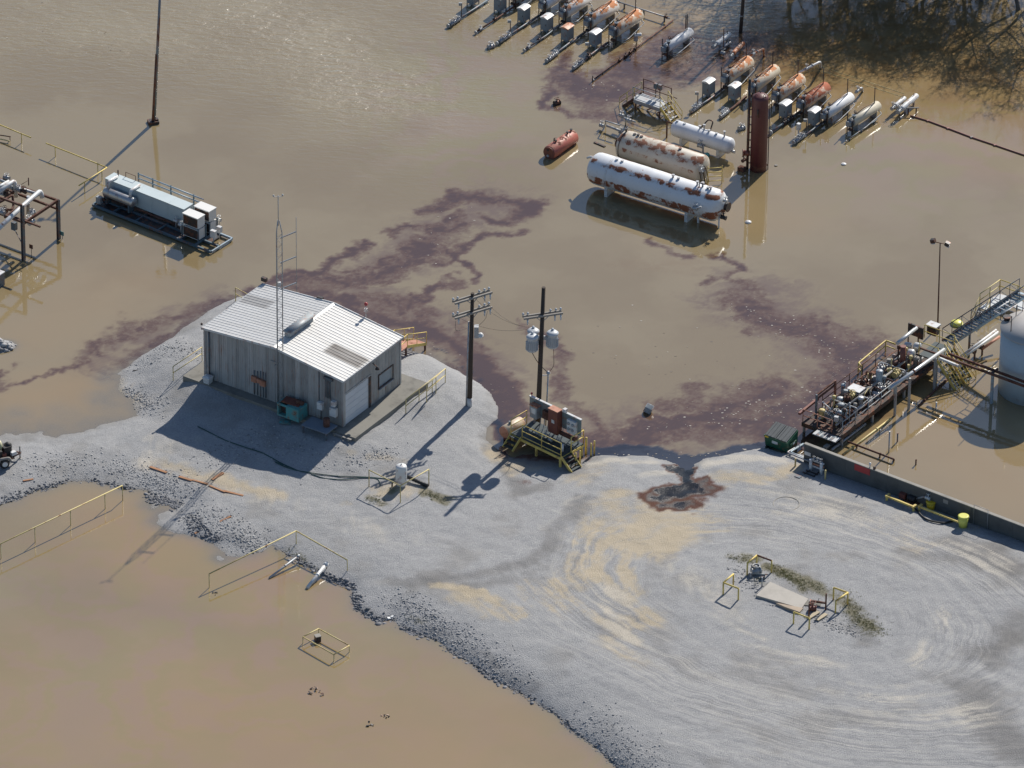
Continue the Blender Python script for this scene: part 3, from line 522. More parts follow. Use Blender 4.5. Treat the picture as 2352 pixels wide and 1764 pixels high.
rc=MB(); rc._add([(XM-.16,y0-.02,AP+.02),(XM,y0-.02,AP+.09),(XM+.16,y0-.02,AP+.02),(XM-.16,LB+.2,AP+.02),(XM,LB+.2,AP+.09),(XM+.16,LB+.2,AP+.02)],[(0,1,4,3),(1,2,5,4),(0,3,5,2),(0,2,1),(3,4,5)]); bd.add('ridge_cap',rc,ROOF,rf)
for yy in(y0-.02,LB+.2): bd.add('gable_trim',MB().beam((-.18,yy,EL-.06),(XM,yy,AP+.02),.05,.16),WHT,rf); bd.add('gable_trim',MB().beam((XM,yy,AP+.02),(W_+.18,yy,ER-.06),.05,.16),WHT,rf)
for xx,zz in((-.17,EL),(W_+.17,ER)): bd.add('eave_trim',MB().bb(xx-.03,xx+.03,y0,LB+.18,zz-.2,zz-.02),GALV,rf)
# long ventilator on the ridge
va=rl(668,925,BZ+4.75); vb=rl(820,812,BZ+4.75); ym,yM=va.y,vb.y
vt=bd.add('ridge_vent',MB().bb(XM-.2,XM+.2,ym,yM,AP+.06,AP+.42),GRYP); 
h=MB(); pts=[(math.cos(a)*.34,math.sin(a)*.17) for a in[math.pi*i/8 for i in range(9)]]
vs=[(XM+x,ym-.05,AP+.42+z) for x,z in pts]+[(XM+x,yM+.05,AP+.42+z) for x,z in pts]; h._add(vs,[(i,i+1,10+i,9+i) for i in range(8)]+[tuple(range(8,-1,-1)),tuple(range(9,18)),(0,9,17,8)],True); bd.add('vent_hood',h,GRYP,vt)
for q in(.06,.94): bd.add('vent_damper',MB().bb(XM-.24,XM-.2,ym+(yM-ym)*q-.1,ym+(yM-ym)*q+.1,AP+.12,AP+.36),DARK,vt)
# beacon post at the far eave, wall lamps, conduits and boxes
bpz=rl(1163,832,BZ+3.9); be=bd.add('beacon_post',MB().cyl((bpz.x,bpz.y,3.8),(bpz.x,bpz.y,4.9),.035),GALV); bd.add('beacon',MB().ball((bpz.x,bpz.y,5.0),.13),REDM,be); bd.add('beacon_box',MB().box((bpz.x,bpz.y,4.55),(.2,.2,.24)),WHT,be)
for x,y in((W_+.05,DY1+.45),): 
    w1=bd.add('wall_lamp',MB().cyl((x,y,3.25),(x+.5,y-.2,3.2),.03),DARK); bd.add('lamp_head',MB().lathe((x+.5,y-.2,3.26),(0,0,-1),[(0,.05),(.08,.1),(.2,.16)],10),DARK,w1)
x8=rl(880,690,BZ+4.4); bd.add('wall_lamp',MB().box((x8.x,LB+.3,4.25),(.45,.2,.3)),DARK); x9=rl(440,632,BZ+4.3); bd.add('wall_lamp',MB().box((x9.x,LB+.35,4.2),(.4,.22,.28)),DARK)
bd.add('eave_lamp',MB().ball((-.2,-.1,EL+.2),.09),DARK)
def wx(x,y): # position along the front wall
    d=ray('B',x,y); n_=Vector((math.sin(BRZ),-math.cos(BRZ),0)); o=bp0; t=(n_.dot(o-Vector(CAM)))/n_.dot(Vector(d)); return bd.l(Vector(CAM)+Vector(d)*t)
jb=MB(); c0=wx(490,1235)
for k,(px,py) in enumerate(((462,1212),(492,1222),(517,1238))):
    q=wx(px,py); b_=bd.add('junction_box',MB().box((q.x,-.15,q.z),(.42 if k!=1 else .3,.2,.42 if k!=1 else .3)),SALM)
for px,y1,y2 in((458,1160,1335),(478,1165,1340),(498,1165,1345),(515,1170,1350),(530,1175,1355)):
    a=wx(px,y1); b_=wx(px,y2); bd.add('conduit',MB().cyl((a.x,-.09,a.z),(a.x,-.09,max(b_.z,.1)),.03),BLUG)
for px,y1,y2 in((870,1170,1370),(912,1205,1330),(922,1208,1335),(932,1212,1340),(942,1215,1345),(985,1380,1450),(882,1400,1470)):
    a=wx(px,y1); b_=wx(px,y2); bd.add('conduit',MB().cyl((a.x,-.09,a.z),(a.x,-.09,b_.z),.028),BLUG)
q=wx(930,1212); bd.add('wireway',MB().box((q.x,-.12,q.z),(.7,.16,.2)),BLUG)
for px,py,s_ in((885,1378,.42),(968,1418,.5),(970,1365,.3)): q=wx(px,py); bd.add('meter_box',MB().box((q.x,-.2,q.z),(s_,.28,s_*1.25)),WHT)
q=wx(170,940); bd.add('downspout',MB().cyl((q.x,-.1,.1),(q.x,-.1,EL-.2),.05),BLUG)
BGREY=paint('blue_grey_plate',(.20,.24,.29),.5,dirt=.2)
# concrete apron (paving)
ap=MB(); ap.bb(-1.35,W_+1.5,-.75,LB+1.2,-1.2,.0); apo=link('concrete_apron',mesh('concrete_apron',ap,CONCD)); apo.location=(bp0.x,bp0.y,BZ-.004); apo.rotation_euler=(0,0,BRZ); apo['kind']='structure'
def bw_(x,y,z=0.): return bp0+Matrix.Rotation(BRZ,3,'Z')@Vector((x,y,z))
# things standing against the front wall
q=wx(740,1430); tb=T('equipment_cabinet','teal open fronted steel cabinet with a rusty top against the building','cabinet',bw_(q.x-.05,-.75),BRZ)
fr_=MB(); wdt,dep,ht=1.75,1.05,.95
fr_.bb(-wdt/2,wdt/2,-dep/2,dep/2,.0,.12); fr_.bb(-.15,wdt/2,-dep/2,dep/2,.12,ht); fr_.bb(-wdt/2,-.15,dep/2-.06,dep/2,.12,ht); fr_.bb(-wdt/2,-wdt/2+.12,-dep/2,dep/2-.06,.12,ht); fr_.bb(-wdt/2+.12,-.15,-dep/2,-dep/2+.1,ht-.12,ht); tb.add('cabinet_body',fr_,TEAL)
tb.add('top_plate',MB().box((-.05,.1,ht+.06),(1.3,.75,.07),.12,.05),BRN); tb.add('engine',MB().cyl((.25,.2,ht+.12),(.75,.2,ht+.12),.16),RUST); tb.add('engine',MB().box((-.45,.0,.4),(.4,.5,.5)),DARK)
q=gz('B',650,1497); one('fallen_panel','flat teal panel lying on shaded gravel by the teal cabinet','panel',MB().box((0,0,.1),(.75,.5,.04),.5,.1),TEAL,q,BRZ)
q=wx(174,1235); wb=T('plastic_tub','small white box at the left front corner of the metal building','tub',bw_(.55,-.5),BRZ); wb.add('tub_body',MB().lathe((0,0,0),(0,0,1),[(0,.3),(.42,.36)],4,False),WHT); wb.add('lid',MB().lathe((0,0,.42),(0,0,1),[(0,.40),(.06,.40),(.14,.2)],4,False),WHT)
q=wx(925,1500); pl=T('steel_landing','low grey steel landing below the white meter boxes','platform',bw_(W_-1.15,-1.05,-.05),BRZ)
pl.add('deck',MB().bb(-1.0,1.05,-.75,.55,.30,.36),BGREY)
for x in(-.9,.95):
    for y in(-.65,.45): pl.add('leg',MB().bb(x-.05,x+.05,y-.05,y+.05,-.3,.30),BLUG)
one('steel_drum','dark drum standing on the steel landing','drum',MB().lathe((0,0,0),(0,0,1),[(0,.21),(.02,.22),(.25,.22),(.27,.235),(.29,.22),(.6,.22),(.62,.2)],16),RUST,bw_(W_-.65,-1.0,.31),0)
pt=T('timber_pallet','pale timber skid half in sunlight at the front corner of the building','pallet',gz('B',1030,1580),BRZ)
for k in range(4): pt.add('board',MB().bb(-.7,.75,-.42+k*.26,-.28+k*.26,.12,.17),ARM)
for x in(-.55,.0,.55): pt.add('bearer',MB().bb(x-.05,x+.05,-.45,.55,0,.12),ARM)
for (x,y,l_,a) in((115,1185,1.1,.9),(350,1325,1.4,-.3),(540,1385,1.0,.9)):
    one('loose_board',{115:'pale board lying on the apron left of the building',350:'thin board on the shaded apron below the junction boxes',540:'short board leaning toward the radio mast foot'}[x],'board',MB().box((0,0,.04),(l_,.14,.05)),ARM,gz('B',x,y),a)
# radio mast
mbp=gz('B',615,1405); mh=15.0
RM=T('radio_mast','slim lattice radio mast rising in front of the metal building','mast',mbp,.2)
s_=.24; legs=[(s_*math.cos(a),s_*math.sin(a)) for a in(math.pi/2+.3,math.pi/2+.3+2.094,math.pi/2+.3+4.189)]
zt=14.5
for x,y in legs: RM.add('leg',MB().pipe([(x,y,0),(x,y,zt-.9),(x*.25,y*.25,zt)],.035,6),GALV)
br=MB(); nb=34
for i in range(nb):
    z0_=.2+(zt-1.2)*i/nb; z1_=.2+(zt-1.2)*(i+1)/nb
    for k in range(3):
        a=legs[k]; b_=legs[(k+1)%3]
        if (i+k)%2: a,b_=b_,a
        br.beam((a[0],a[1],z0_),(b_[0],b_[1],z1_),.014,.014)
RM.add('lattice',br,GALV)
RM.add('top_mast',MB().cyl((0,0,zt-.4),(0,0,zt+1.9),.028,6),GALV); RM.add('anemometer',MB().beam((-.3,0,zt+1.8),(.3,0,zt+1.8),.03,.03).ball((-.3,0,zt+1.9),.07,6).ball((.3,0,zt+1.9),.07,6),GALV)
for z in(zt-1.0,zt-2.9,zt-4.9): RM.add('antenna_arm',MB().beam((.1,0,z-.35),(1.2,.05,z),.07,.07),GALV)
RM.add('antenna',MB().cyl((1.2,.05,zt-5.6),(1.2,.05,zt+.1),.018,6),GALV)
RM.add('wall_bracket',MB().beam((-.35,0,3.4),(.7,.6,3.4),.05,.05).beam((.35,0,3.4),(-.5,.6,3.4),.05,.05),GALV); RM.add('foot',MB().box((0,0,.0),(.7,.7,.2)),CONC)
RM.add('junction_box',MB().box((.02,-.12,9.7),(.22,.16,.3)),WHT)
# yellow railings round the pad
def rail_thing(label,pts,rails=(1.1,.6),every=2.0,mat=YEL2,r=.03,below=.25,name='guard_railing',group=None):
    t=T(name,label,'railing',pts[0],0,group); P=[t.l(p) for p in pts]
    for i in range(len(P)-1):
        a,b_=P[i],P[i+1]
        for k,h_ in enumerate(rails): t.add('top_rail' if k==0 else 'mid_rail',MB().cyl(a+Vector((0,0,h_)),b_+Vector((0,0,h_)),r,8),mat)
        n=max(1,round((b_-a).length/every))
        for j in range(n+(1 if i==len(P)-2 else 0)):
            q=a.lerp(b_,j/n); t.add('post',MB().cyl(q-Vector((0,0,below)),q+Vector((0,0,rails[0])),r,8),mat)
    return t
rail_thing('yellow railing at the right edge of the building apron near the pole',[gz('B',1416,1437),gz('P',82,860),bw_(W_+2.6,LB-.6)])
rail_thing('faded yellow railing left of the metal building',[gz('LL',1200,525),gz('LL',1400,390)])
rail_thing('short yellow railing behind the rear left corner of the roof',[gz('B',335,725),bw_(.6,LB+1.6)])
sa=bd.l(g('B',1345,905,2.37)); st=T('entry_stairs','salmon stairs with yellow handrails behind the building right corner','stairs',bw_(sa.x,sa.y),BRZ)
stairs(st,(0,.0,-.03),(0,2.3,-.95),(1.05,0,0),6,SALM,YEL,True,YEL,.09)
st.add('walkway',MB().bb(0,1.05,LB+.1-sa.y,0,-.1,-.02),SALM)
railing(st,[(0,LB+.2-sa.y,-.02),(0,0,-.02)],None,YEL,(.95,.5),.028,1.4); railing(st,[(1.05,LB+.2-sa.y,-.02),(1.05,0,-.02)],None,YEL,(.95,.5),.028,1.4)
for x in(.05,1.0):
    for y in(-.1,2.2): st.add('leg',MB().bb(x-.05,x+.05,y-.05,y+.05,-2.4,-.1 if y<1 else -.95),RUST)
# ================================================================ utility poles
def insul(mb,p,s=1.): mb.lathe(p,(0,0,1),[(0,.03*s),(.05,.03*s),(.06,.08*s),(.1,.07*s),(.12,.09*s),(.17,.06*s),(.2,.03*s)],8)
b1=gz('D',1014,876); t1=V('P',308,120,b1.y)
P1=T('utility_pole','dark timber pole with two pairs of crossarms on the gravel pad edge','utility pole',b1,0); tp=P1.l(t1)
P1.add('pole',MB().cyl((0,0,-.5),tp,.17,14,.12),WOODP)
P1.add('pole_base_sleeve',MB().cyl((0,0,-.3),(tp.x*.06,0,.62),.185,14),WHT)
P1.add('riser_conduit',MB().cyl((-.22,-.05,-.3),(tp.x*.75-.2,-.05,tp.z*.75),.055),GALV)
def arms(t,px,z,ang,L,off=.16):
    c_=Vector((px,0,z)); d=Vector((math.cos(ang),math.sin(ang),0)); n_=Vector((-d.y,d.x,0))
    for s_ in(-1,1): t.add('crossarm',MB().beam(c_+n_*off*s_-d*L/2,c_+n_*off*s_+d*L/2,.10,.13),ARM)
    for q in(-.48,-.36,.22,.36,.48):
        m=MB(); insul(m,c_+d*L*q+n_*off+Vector((0,0,.07))); t.add('insulator',m,PORC); 
    for q in(-.4,.3,.45):
        m=MB(); m.cyl(c_+d*L*q-n_*off+Vector((0,0,-.1)),c_+d*L*q-n_*off+Vector((0,0,-.5)),.065,8,.045); t.add('cutout_fuse',m,PORC)
    for s_ in(-1,1): t.add('brace',MB().beam(c_+d*s_*.6,c_+Vector((0,0,-.55)),.03,.05),GALV)
for py in(152,275): q=P1.l(V('P',306,py,b1.y)); arms(P1,q.x,q.z,math.radians(32),2.9)
q=P1.l(V('P',340,440,b1.y)); sb=P1.add('switch_box',MB().box((q.x,.05,q.z),(.3,.4,.85)),GALV); P1.add('surge_arrester',MB().ball((q.x+.28,-.05,q.z-.25),.2),WHT,sb)
P1.add('jumper_wire',MB().pipe([(tp.x-1.1,-.7,tp.z-1.75),(tp.x-1.15,-.7,tp.z-2.6),(-.2,0,tp.z-2.7)],.012,5,.5),DARK); P1.add('jumper_wire',MB().pipe([(tp.x+1.0,.6,tp.z-1.75),(tp.x+.9,.4,tp.z-2.2),(tp.x+.4,.1,tp.z-2.6)],.012,5,.3),DARK)
b2=g('D',1160,928,.0); t2=V('P',897,72,b2.y)
P2=T('utility_pole','tall timber pole carrying three transformers behind the electrical platform','utility pole',b2,0); tp=P2.l(t2)
P2.add('pole',MB().cyl((0,0,-1.2),tp,.19,14,.13),WOODP)
q=P2.l(V('P',888,300,b2.y)); arms(P2,q.x,q.z,math.radians(17),2.7)
zc=P2.l(V('P',880,500,b2.y))
P2.add('mounting_ring',MB().beam((zc.x-.8,.0,zc.z+.1),(zc.x+.85,0,zc.z+.1),.12,.3),GALV)
for dx,dy in((-.56,.3),(-.62,-.45),(.72,.05)):
    c_=MB().lathe((zc.x+dx,dy,zc.z-.62),(0,0,1),[(0,.34),(.06,.38),(1.0,.38),(1.02,.41),(1.08,.41),(1.18,.3),(1.22,.12)],20); tr_=P2.add('transformer',c_,PORC)
    m=MB(); insul(m,(zc.x+dx,dy+.12,zc.z+.55),1.2); P2.add('bushing',m,PORC,tr_)
    fn=MB()
    for k in range(9):
        a=math.radians(200+k*16); fn.box((zc.x+dx+.42*math.cos(a),dy+.42*math.sin(a),zc.z-.15),(.09,.02,.7),a)
    P2.add('cooling_fin',fn,PORC,tr_)
e=P2.l(V('P',935,780,b2.y)); gp_=P2.l(V('P',905,1050,b2.y))
P2.add('drop_cable',MB().pipe([(zc.x-.7,-.5,zc.z-.6),(zc.x-.3,-.2,e.z+1.0),(e.x-.3,0,e.z+.3),(e.x,0,e.z)],.025,5,.6),DARK); P2.add('drop_cable',MB().pipe([(zc.x+.8,0,zc.z-.6),(zc.x+.85,0,e.z+.5),(e.x,0,e.z)],.02,5,.5),DARK)
P2.add('weatherhead',MB().ball(e,.14,8).cyl(e-Vector((0,0,.1)),(e.x-.15,-.02,-.5),.05),GALV)
P2.add('standoff_bracket',MB().beam((e.x,0,e.z-.2),(.1,0,e.z-.2),.05,.05),GALV)
# ================================================================ electrical platform
ERZ=math.radians(-41.5); DZ=.95
e0=g('EP',395,695,DZ); EPt=T('electrical_platform','yellow railed steel platform with electrical panel board beside the oily shore','platform',Vector((e0.x,e0.y,0)),ERZ)
EL_=4.45; ED=2.25
def el(x,y,z): return EPt.l(g('EP',x,y,z))
EPt.add('deck',MB().bb(0,EL_,0,ED,DZ-.06,DZ),GRAT)
for y in(0,ED): EPt.add('deck_beam',MB().bb(-.03,EL_+.03,y-.05,y+.05,DZ-.24,DZ-.055),YEL)
for x in(0,EL_): EPt.add('deck_beam',MB().bb(x-.05,x+.05,.06,ED-.06,DZ-.238,DZ-.057),YEL)
for k in range(8): EPt.add('grating_bar',MB().bb(.1+k*.55,.14+k*.55,.06,ED-.06,DZ,DZ+.012),GRAT)
for x in(.1,EL_/2,EL_-.1):
    for y in(.05,ED-.05): EPt.add('leg',MB().bb(x-.06,x+.06,y-.06,y+.06,-.9,DZ-.2),YEL)
railing(EPt,[(1.0,0,DZ),(EL_,0,DZ)],None,YEL,(1.05,.55),.03,1.7)
railing(EPt,[(0,.0,DZ),(0,ED*.7,DZ)],None,YEL,(1.05,.55),.03,1.6)
railing(EPt,[(EL_,1.0,DZ),(EL_,ED,DZ)],None,YEL,(1.05,.55),.035,1.3); railing(EPt,[(EL_,ED,DZ),(EL_-1.,ED,DZ)],None,YEL,(1.05,.55),.035,1.)
EPt.add('knee_rail',MB().cyl((1.0,.02,DZ+.12),(EL_,.02,DZ+.12),.03),YEL)
stairs(EPt,(.05,0,DZ),(.05,-.85,.25),(.85,0,0),3,GRAT,YEL,False)
stairs(EPt,(EL_,.0,DZ),(EL_+.95,.0,.1),(0,.95,0),4,GRAT,YEL,False)
# panel board and what hangs on it
pa=EPt.l(V('EP',600,80,g('EP',560,690,DZ).y)); PZ=2.95
PY=ED-.35; PBM=paint('grey_green_board',(.20,.25,.25),.55,rust=.08,dirt=.3)
pb=EPt.add('panel_board',MB().bb(-.05,EL_+.05,PY,PY+.06,DZ+.75,PZ),PBM); EPt.add('board_cap',MB().bb(-.07,EL_+.07,PY-.04,PY+.12,PZ,PZ+.05),WHT,pb)
for x in(.3,2.2,4.2): EPt.add('board_post',MB().bb(x-.05,x+.05,PY+.065,PY+.165,DZ,PZ-.02),GALV,pb)
EPt.add('switchgear_cabinet',MB().bb(.35,.95,PY-.42,PY-.003,DZ+.75,PZ-.35),GRYP); EPt.add('cabinet_roof',MB().bb(.3,1.0,PY-.46,PY-.003,PZ-.348,PZ-.28),SALM); EPt.add('cabinet_label',MB().bb(.45,.85,PY-.43,PY-.421,DZ+1.1,DZ+1.5),WHT)
EPt.add('wireway',MB().bb(1.3,2.0,PY-.25,PY-.003,DZ+.95,DZ+1.55),RUST)
EPt.add('tall_cabinet',MB().bb(2.05,2.85,PY-.5,PY-.003,DZ+.35,PZ+.12),BRN); EPt.add('cabinet_roof',MB().bb(2.02,2.88,PY-.53,PY-.003,PZ+.12,PZ+.17),SALM); EPt.add('warning_notice',MB().bb(2.35,2.6,PY-.512,PY-.5,DZ+1.15,DZ+1.4),WHT)
EPt.add('meter_panel',MB().bb(3.45,4.2,PY-.22,PY-.003,DZ+.75,DZ+1.75),WHT)
for k in range(4): EPt.add('meter',MB().cyl((3.62+.36*(k%2),PY-.22,DZ+1.5-.42*(k//2)),(3.62+.36*(k%2),PY-.3,DZ+1.5-.42*(k//2)),.1,10),GRYP)
EPt.add('gutter_box',MB().bb(2.9,4.2,PY-.3,PY-.003,DZ+.35,DZ+.6),RUST); EPt.add('lamp_box',MB().bb(2.95,3.2,PY-.1,PY+.15,PZ+.08,PZ+.3),WHT)
for k in range(7): x=1.1+k*.33; EPt.add('conduit',MB().pipe([(x,PY-.15,DZ+.95),(x,PY-.2,DZ+.35),(x+.2,PY-.7,DZ+.1)],.03,6,.2),GALV if k%2 else ARM)
for x,y in((1.5,.95),(2.1,1.15),(2.7,.9),(3.3,1.1)): EPt.add('valve',MB().valve((x,y,DZ+.2),(1,0,0),.07),GALV)
EPt.add('manifold_pipe',MB().cyl((.9,1.05,DZ+.2),(3.9,1.05,DZ+.2),.05),ARM)
bl=EPt.l(V('EP',620,45,g('EP',600,600,DZ).y)); EPt.add('red_beacon',MB().cyl((.1,PY+.03,PZ+.05),(.1,PY+.03,PZ+.2),.03).ball((.1,PY+.03,PZ+.26),.08,8),REDM)
EPt.add('rail_lamp',MB().cyl((EL_-.35,.55,DZ),(EL_-.35,.55,DZ+.55),.07),PORC)
# day tank at the platform's left end
tk=g('EP',275,690,.75); d_=Vector((-math.sin(ERZ),math.cos(ERZ),0))
DT=T('day_tank','small salmon and cream horizontal tank at the left end of the platform','tank',Vector((tk.x,tk.y,0)),ERZ)
DT.add('shell',MB().vessel((0,0,.78),(0,1.75,.78),.42,.12,20),paint('cream_tank_paint',(.62,.50,.36),.5,rust=.15)); DT.add('end_plate',MB().cyl((0,-.012,.78),(0,-.03,.78),.40,20),SALM)
for y in(.35,1.4): DT.add('saddle',MB().bb(-.3,.3,y-.06,y+.06,-.6,.45),BRN)
DT.add('filler_cap',MB().cyl((.0,.6,1.18),(0,.6,1.36),.1),BLUG)
# yellow bollards
for k,(x,y,h_,lb) in enumerate(((1492,1240,.95,'yellow bollard by the right stairs of the platform, left of the front pair'),(1565,1200,.95,'yellow bollard by the right stairs of the platform, right of the front pair'),(1750,1085,1.0,'yellow bollard at the oil edge, left of the rear pair'),(1806,1055,1.05,'yellow bollard at the oil edge, farthest from the platform'),(1665,1050,1.3,'thick yellow guard post at the rear right corner of the platform'))):
    p=gz('EP',x,y); r_=.06 if k<4 else .085
    one('bollard',lb,'bollard',MB().lathe((0,0,-.3),(0,0,1),[(0,r_),(h_+.27,r_),(h_+.3,r_*.6)],12),YEL,p,0,'yellow bollards beside the platform')

for k,(za,zb,oa) in enumerate(((-.35,-2.9,.6),(-.35,-2.9,.1),(-1.75,-2.95,-.9))):
    lbw=['sagging wire between the two timber poles, upper','sagging wire between the two timber poles, middle','sagging wire between the two timber poles, lowest'][k]
    A=t1+Vector((oa,.3*oa,za)); B=t2+Vector((-.9+k*.15,-.3,zb)); L_=[A.lerp(B,i/10)-Vector((0,0,.55*4*(i/10)*(1-i/10)))-A for i in range(11)]
    one('overhead_wire',lbw,'wire',MB().pipe(L_,.009,4),DARK,A,0,'wires between the timber poles')
# ================================================================ storage vessels in the flood
def tankmat(name,col,rust,bands,scale=1.6,rc=(.13,.045,.025),algae=False):
    """painted shell; rust breaks through in patches, mostly along given clock bands (0 = bottom, 1 = top)"""
    m,n,b,L=nodes(name); v=coords(n,rnd=False); sp=N(n,'ShaderNodeSeparateXYZ'); L(v,sp.inputs[0]); f=noise(n,v,scale,7,.66,.2); f2=noise(n,v,7,4,.6); big=noise(n,v,.7,3,.5)
    c=mixc(n,math_(n,'MULTIPLY',step(n,big,.4,.7),.3),col,tuple(x*.62 for x in col)); c=mixc(n,math_(n,'MULTIPLY',step(n,f2,.55,.8),.25),c,(.35,.24,.15))
    k=math_(n,'MULTIPLY',step(n,f,.76-rust*.9,.82-rust*.9),1.)
    msk=None
    for z0,z1,s_ in bands:
        q=math_(n,'MULTIPLY',math_(n,'MULTIPLY',step(n,sp.outputs[2],z0-.12,z0+.06),step(n,sp.outputs[2],z1+.12,z1-.06)),s_); msk=q if msk is None else math_(n,'MAXIMUM',msk,q)
    k2=step(n,math_(n,'ADD',f,math_(n,'MULTIPLY',msk,.22)),.60,.66); k=math_(n,'MAXIMUM',k,math_(n,'MULTIPLY',k2,step(n,msk,.05,.3)))
    halo=step(n,math_(n,'ADD',f,math_(n,'MULTIPLY',msk,.22)),.50,.64); c=mixc(n,math_(n,'MULTIPLY',math_(n,'MULTIPLY',halo,step(n,msk,.05,.3)),.45),c,(.46,.30,.19))
    c=mixc(n,k,c,mixc(n,f2,rc,tuple(x*2.1 for x in rc)))
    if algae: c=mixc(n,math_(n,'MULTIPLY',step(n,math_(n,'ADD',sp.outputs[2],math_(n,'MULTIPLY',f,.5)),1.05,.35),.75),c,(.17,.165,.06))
    L(c,b.inputs['Base Color']); L(math_(n,'ADD',.48,math_(n,'MULTIPLY',k,.4)),b.inputs['Roughness']); return m
def tank(name,label,pL,pR,axz,r,dome,mat,saddles,sadmat,extra=None,r_sub=-1.2):
    a=g(*pL,axz); b=g(*pR,axz); d=b-a; rz=math.atan2(d.y,d.x); L_=Vector((d.x,d.y,0)).length
    t=T(name,label,'tank',Vector((a.x,a.y,0)),rz); t.add('shell',MB().vessel((0,0,axz),(L_,0,axz),r,dome,32),mat)
    for q in saddles: t.add('saddle',MB().bb(L_*q-.11,L_*q+.11,-r*.8,r*.8,r_sub,axz-r*.55),sadmat)
    return t,L_
m1=tankmat('rusty_white_tank_paint',(.74,.76,.78),.12,[(.85,1.45,.68),(2.3,2.5,.52),(.2,.42,1.)],1.3,(.17,.062,.032))
t,Lk=tank('storage_tank','long white horizontal tank with big rust patches, nearest the camera',('T',500,556),('T',1632,912),1.5,1.16,.6,m1,(.17,.77),WHT)
for q in(.08,.135): t.add('weld_band',MB().ring((Lk*.17+(q-.1)*2,0,1.5),(1,0,0),1.163,.02,32,4),WHT)
for q,h_ in((.2,.1),(.24,.1),(.62,.22),(.66,.12),(.80,.3),(.84,.35),(.88,.12),(.9,.2)): t.add('nozzle',MB().lathe((Lk*q,0,2.6),(0,0,1),[(0,.07),(h_,.07),(h_+.01,.12),(h_+.07,.12)],10),WHT if q<.6 else GALV)
t.add('lifting_lug',MB().pipe([(-.25,0,2.05),(-.05,0,2.2),(.4,0,2.3)],.09,8,.1),WHT)
t.add('vent_pipe',MB().pipe([(Lk*.82,-.1,2.5),(Lk*.82,-.1,2.95),(Lk*.86,-.1,2.95)],.05,8,.1),GALV)
t.add('side_valve',MB().pipe([(Lk*.85,-1.1,1.6),(Lk*.85,-1.38,1.6),(Lk*.91,-1.42,1.95)],.06,8,.1),SILV); t.add('side_valve',MB().valve((Lk*.86,-1.35,1.62),(1,0,0),.09),GALV)
t.add('drain_pipe',MB().cyl((Lk*.985,-.35,1.1),(Lk*.985,-.35,-.8),.06),WHT); t.add('drain_pipe',MB().cyl((Lk*.84,-.5,.8),(Lk*.84,-.5,-.8),.08),WHT)
t.add('manway',MB().cyl((Lk-.12,.25,1.5),(Lk+.18,.25,1.5),.3,16).cyl((Lk+.18,.25,1.5),(Lk+.25,.25,1.5),.36,16),DARK); t.add('end_valve',MB().valve((Lk+.2,-.35,.95),(1,0,0),.1),DARK); t.add('end_valve',MB().valve((Lk+.12,.0,2.1),(1,0,0),.08),SILV)
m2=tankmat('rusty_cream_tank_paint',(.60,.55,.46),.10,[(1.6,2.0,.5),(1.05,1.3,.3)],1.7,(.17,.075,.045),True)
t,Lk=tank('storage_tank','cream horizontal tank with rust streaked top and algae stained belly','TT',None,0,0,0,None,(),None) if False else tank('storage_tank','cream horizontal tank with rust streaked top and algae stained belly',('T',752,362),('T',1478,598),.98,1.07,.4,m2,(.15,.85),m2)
t.add('rear_manway',MB().cyl((-.02,.0,.95),(-.22,0,.95),.36,18),RUST)
for q,h_ in((.07,.25),(.17,.06),(.21,.1),(.25,.06),(.7,.08)): t.add('nozzle',MB().lathe((Lk*q,0,2.0),(0,0,1),[(0,.07),(h_,.07),(h_+.01,.12),(h_+.06,.12)],10),DARK)
t.add('strap',MB().ring((Lk*.07,0,.98),(1,0,0),1.08,.03,32,4),DARK)
for k in range(5): t.add('gauge_pipe',MB().pipe([(Lk*.93+.05*k,-.55+.1*k,1.9-.05*k),(Lk*.99+.04*k,-.7+.15*k,1.2),(Lk+.1,-.7+.25*k,.4-.1*k),(Lk+.1,-.7+.25*k,-.5)],.035,6,.15),GALV if k%2 else DARK)
for k in range(3): t.add('end_valve',MB().valve((Lk+.05-.1*k,-.75+.35*k,1.45-.35*k),(0,1,0),.08),GALV)
yl=T('access_ladder','small yellow railed ladder platform at the right end of the cream tank','ladder',t.o.location+Matrix.Rotation(t.rz,3,'Z')@Vector((Lk+.55,.25,0)),t.rz)
for z in(.25,.6,.95,1.3): yl.add('rung',MB().cyl((-.3,-.35,z),(.45,.35,z),.03),YEL)
for x,y in((-.3,-.35),(.45,.35)): yl.add('post',MB().cyl((x,y,-1),(x,y,1.45),.03),YEL)
m3=tankmat('clean_white_tank_paint',(.72,.74,.77),.03,[(.6,.75,.2)],2)
t,Lk=tank('storage_tank','smaller clean white horizontal tank behind the rusty tanks',('T',1195,228),('T',1712,398),1.0,.60,.6,m3,(.2,.8),WHT)
for q,h_ in((.08,.12),(.2,.1),(.45,.3),(.52,.5),(.6,.2),(.72,.15),(.85,.5)): t.add('nozzle',MB().lathe((Lk*q,0,1.5),(0,0,1),[(0,.06),(h_,.06),(h_+.01,.1),(h_+.06,.1)],10),GALV)
t.add('inlet_pipe',MB().pipe([(0,0,1.3),(-.45,0,1.35),(-.45,0,-.6)],.06,8,.15),RUST); t.add('loop_pipe',MB().pipe([(Lk*.45,.1,1.6),(Lk*.5,.7,2.1),(Lk*.58,.7,2.1),(Lk*.6,.1,1.5)],.05,8,.15),DARK)
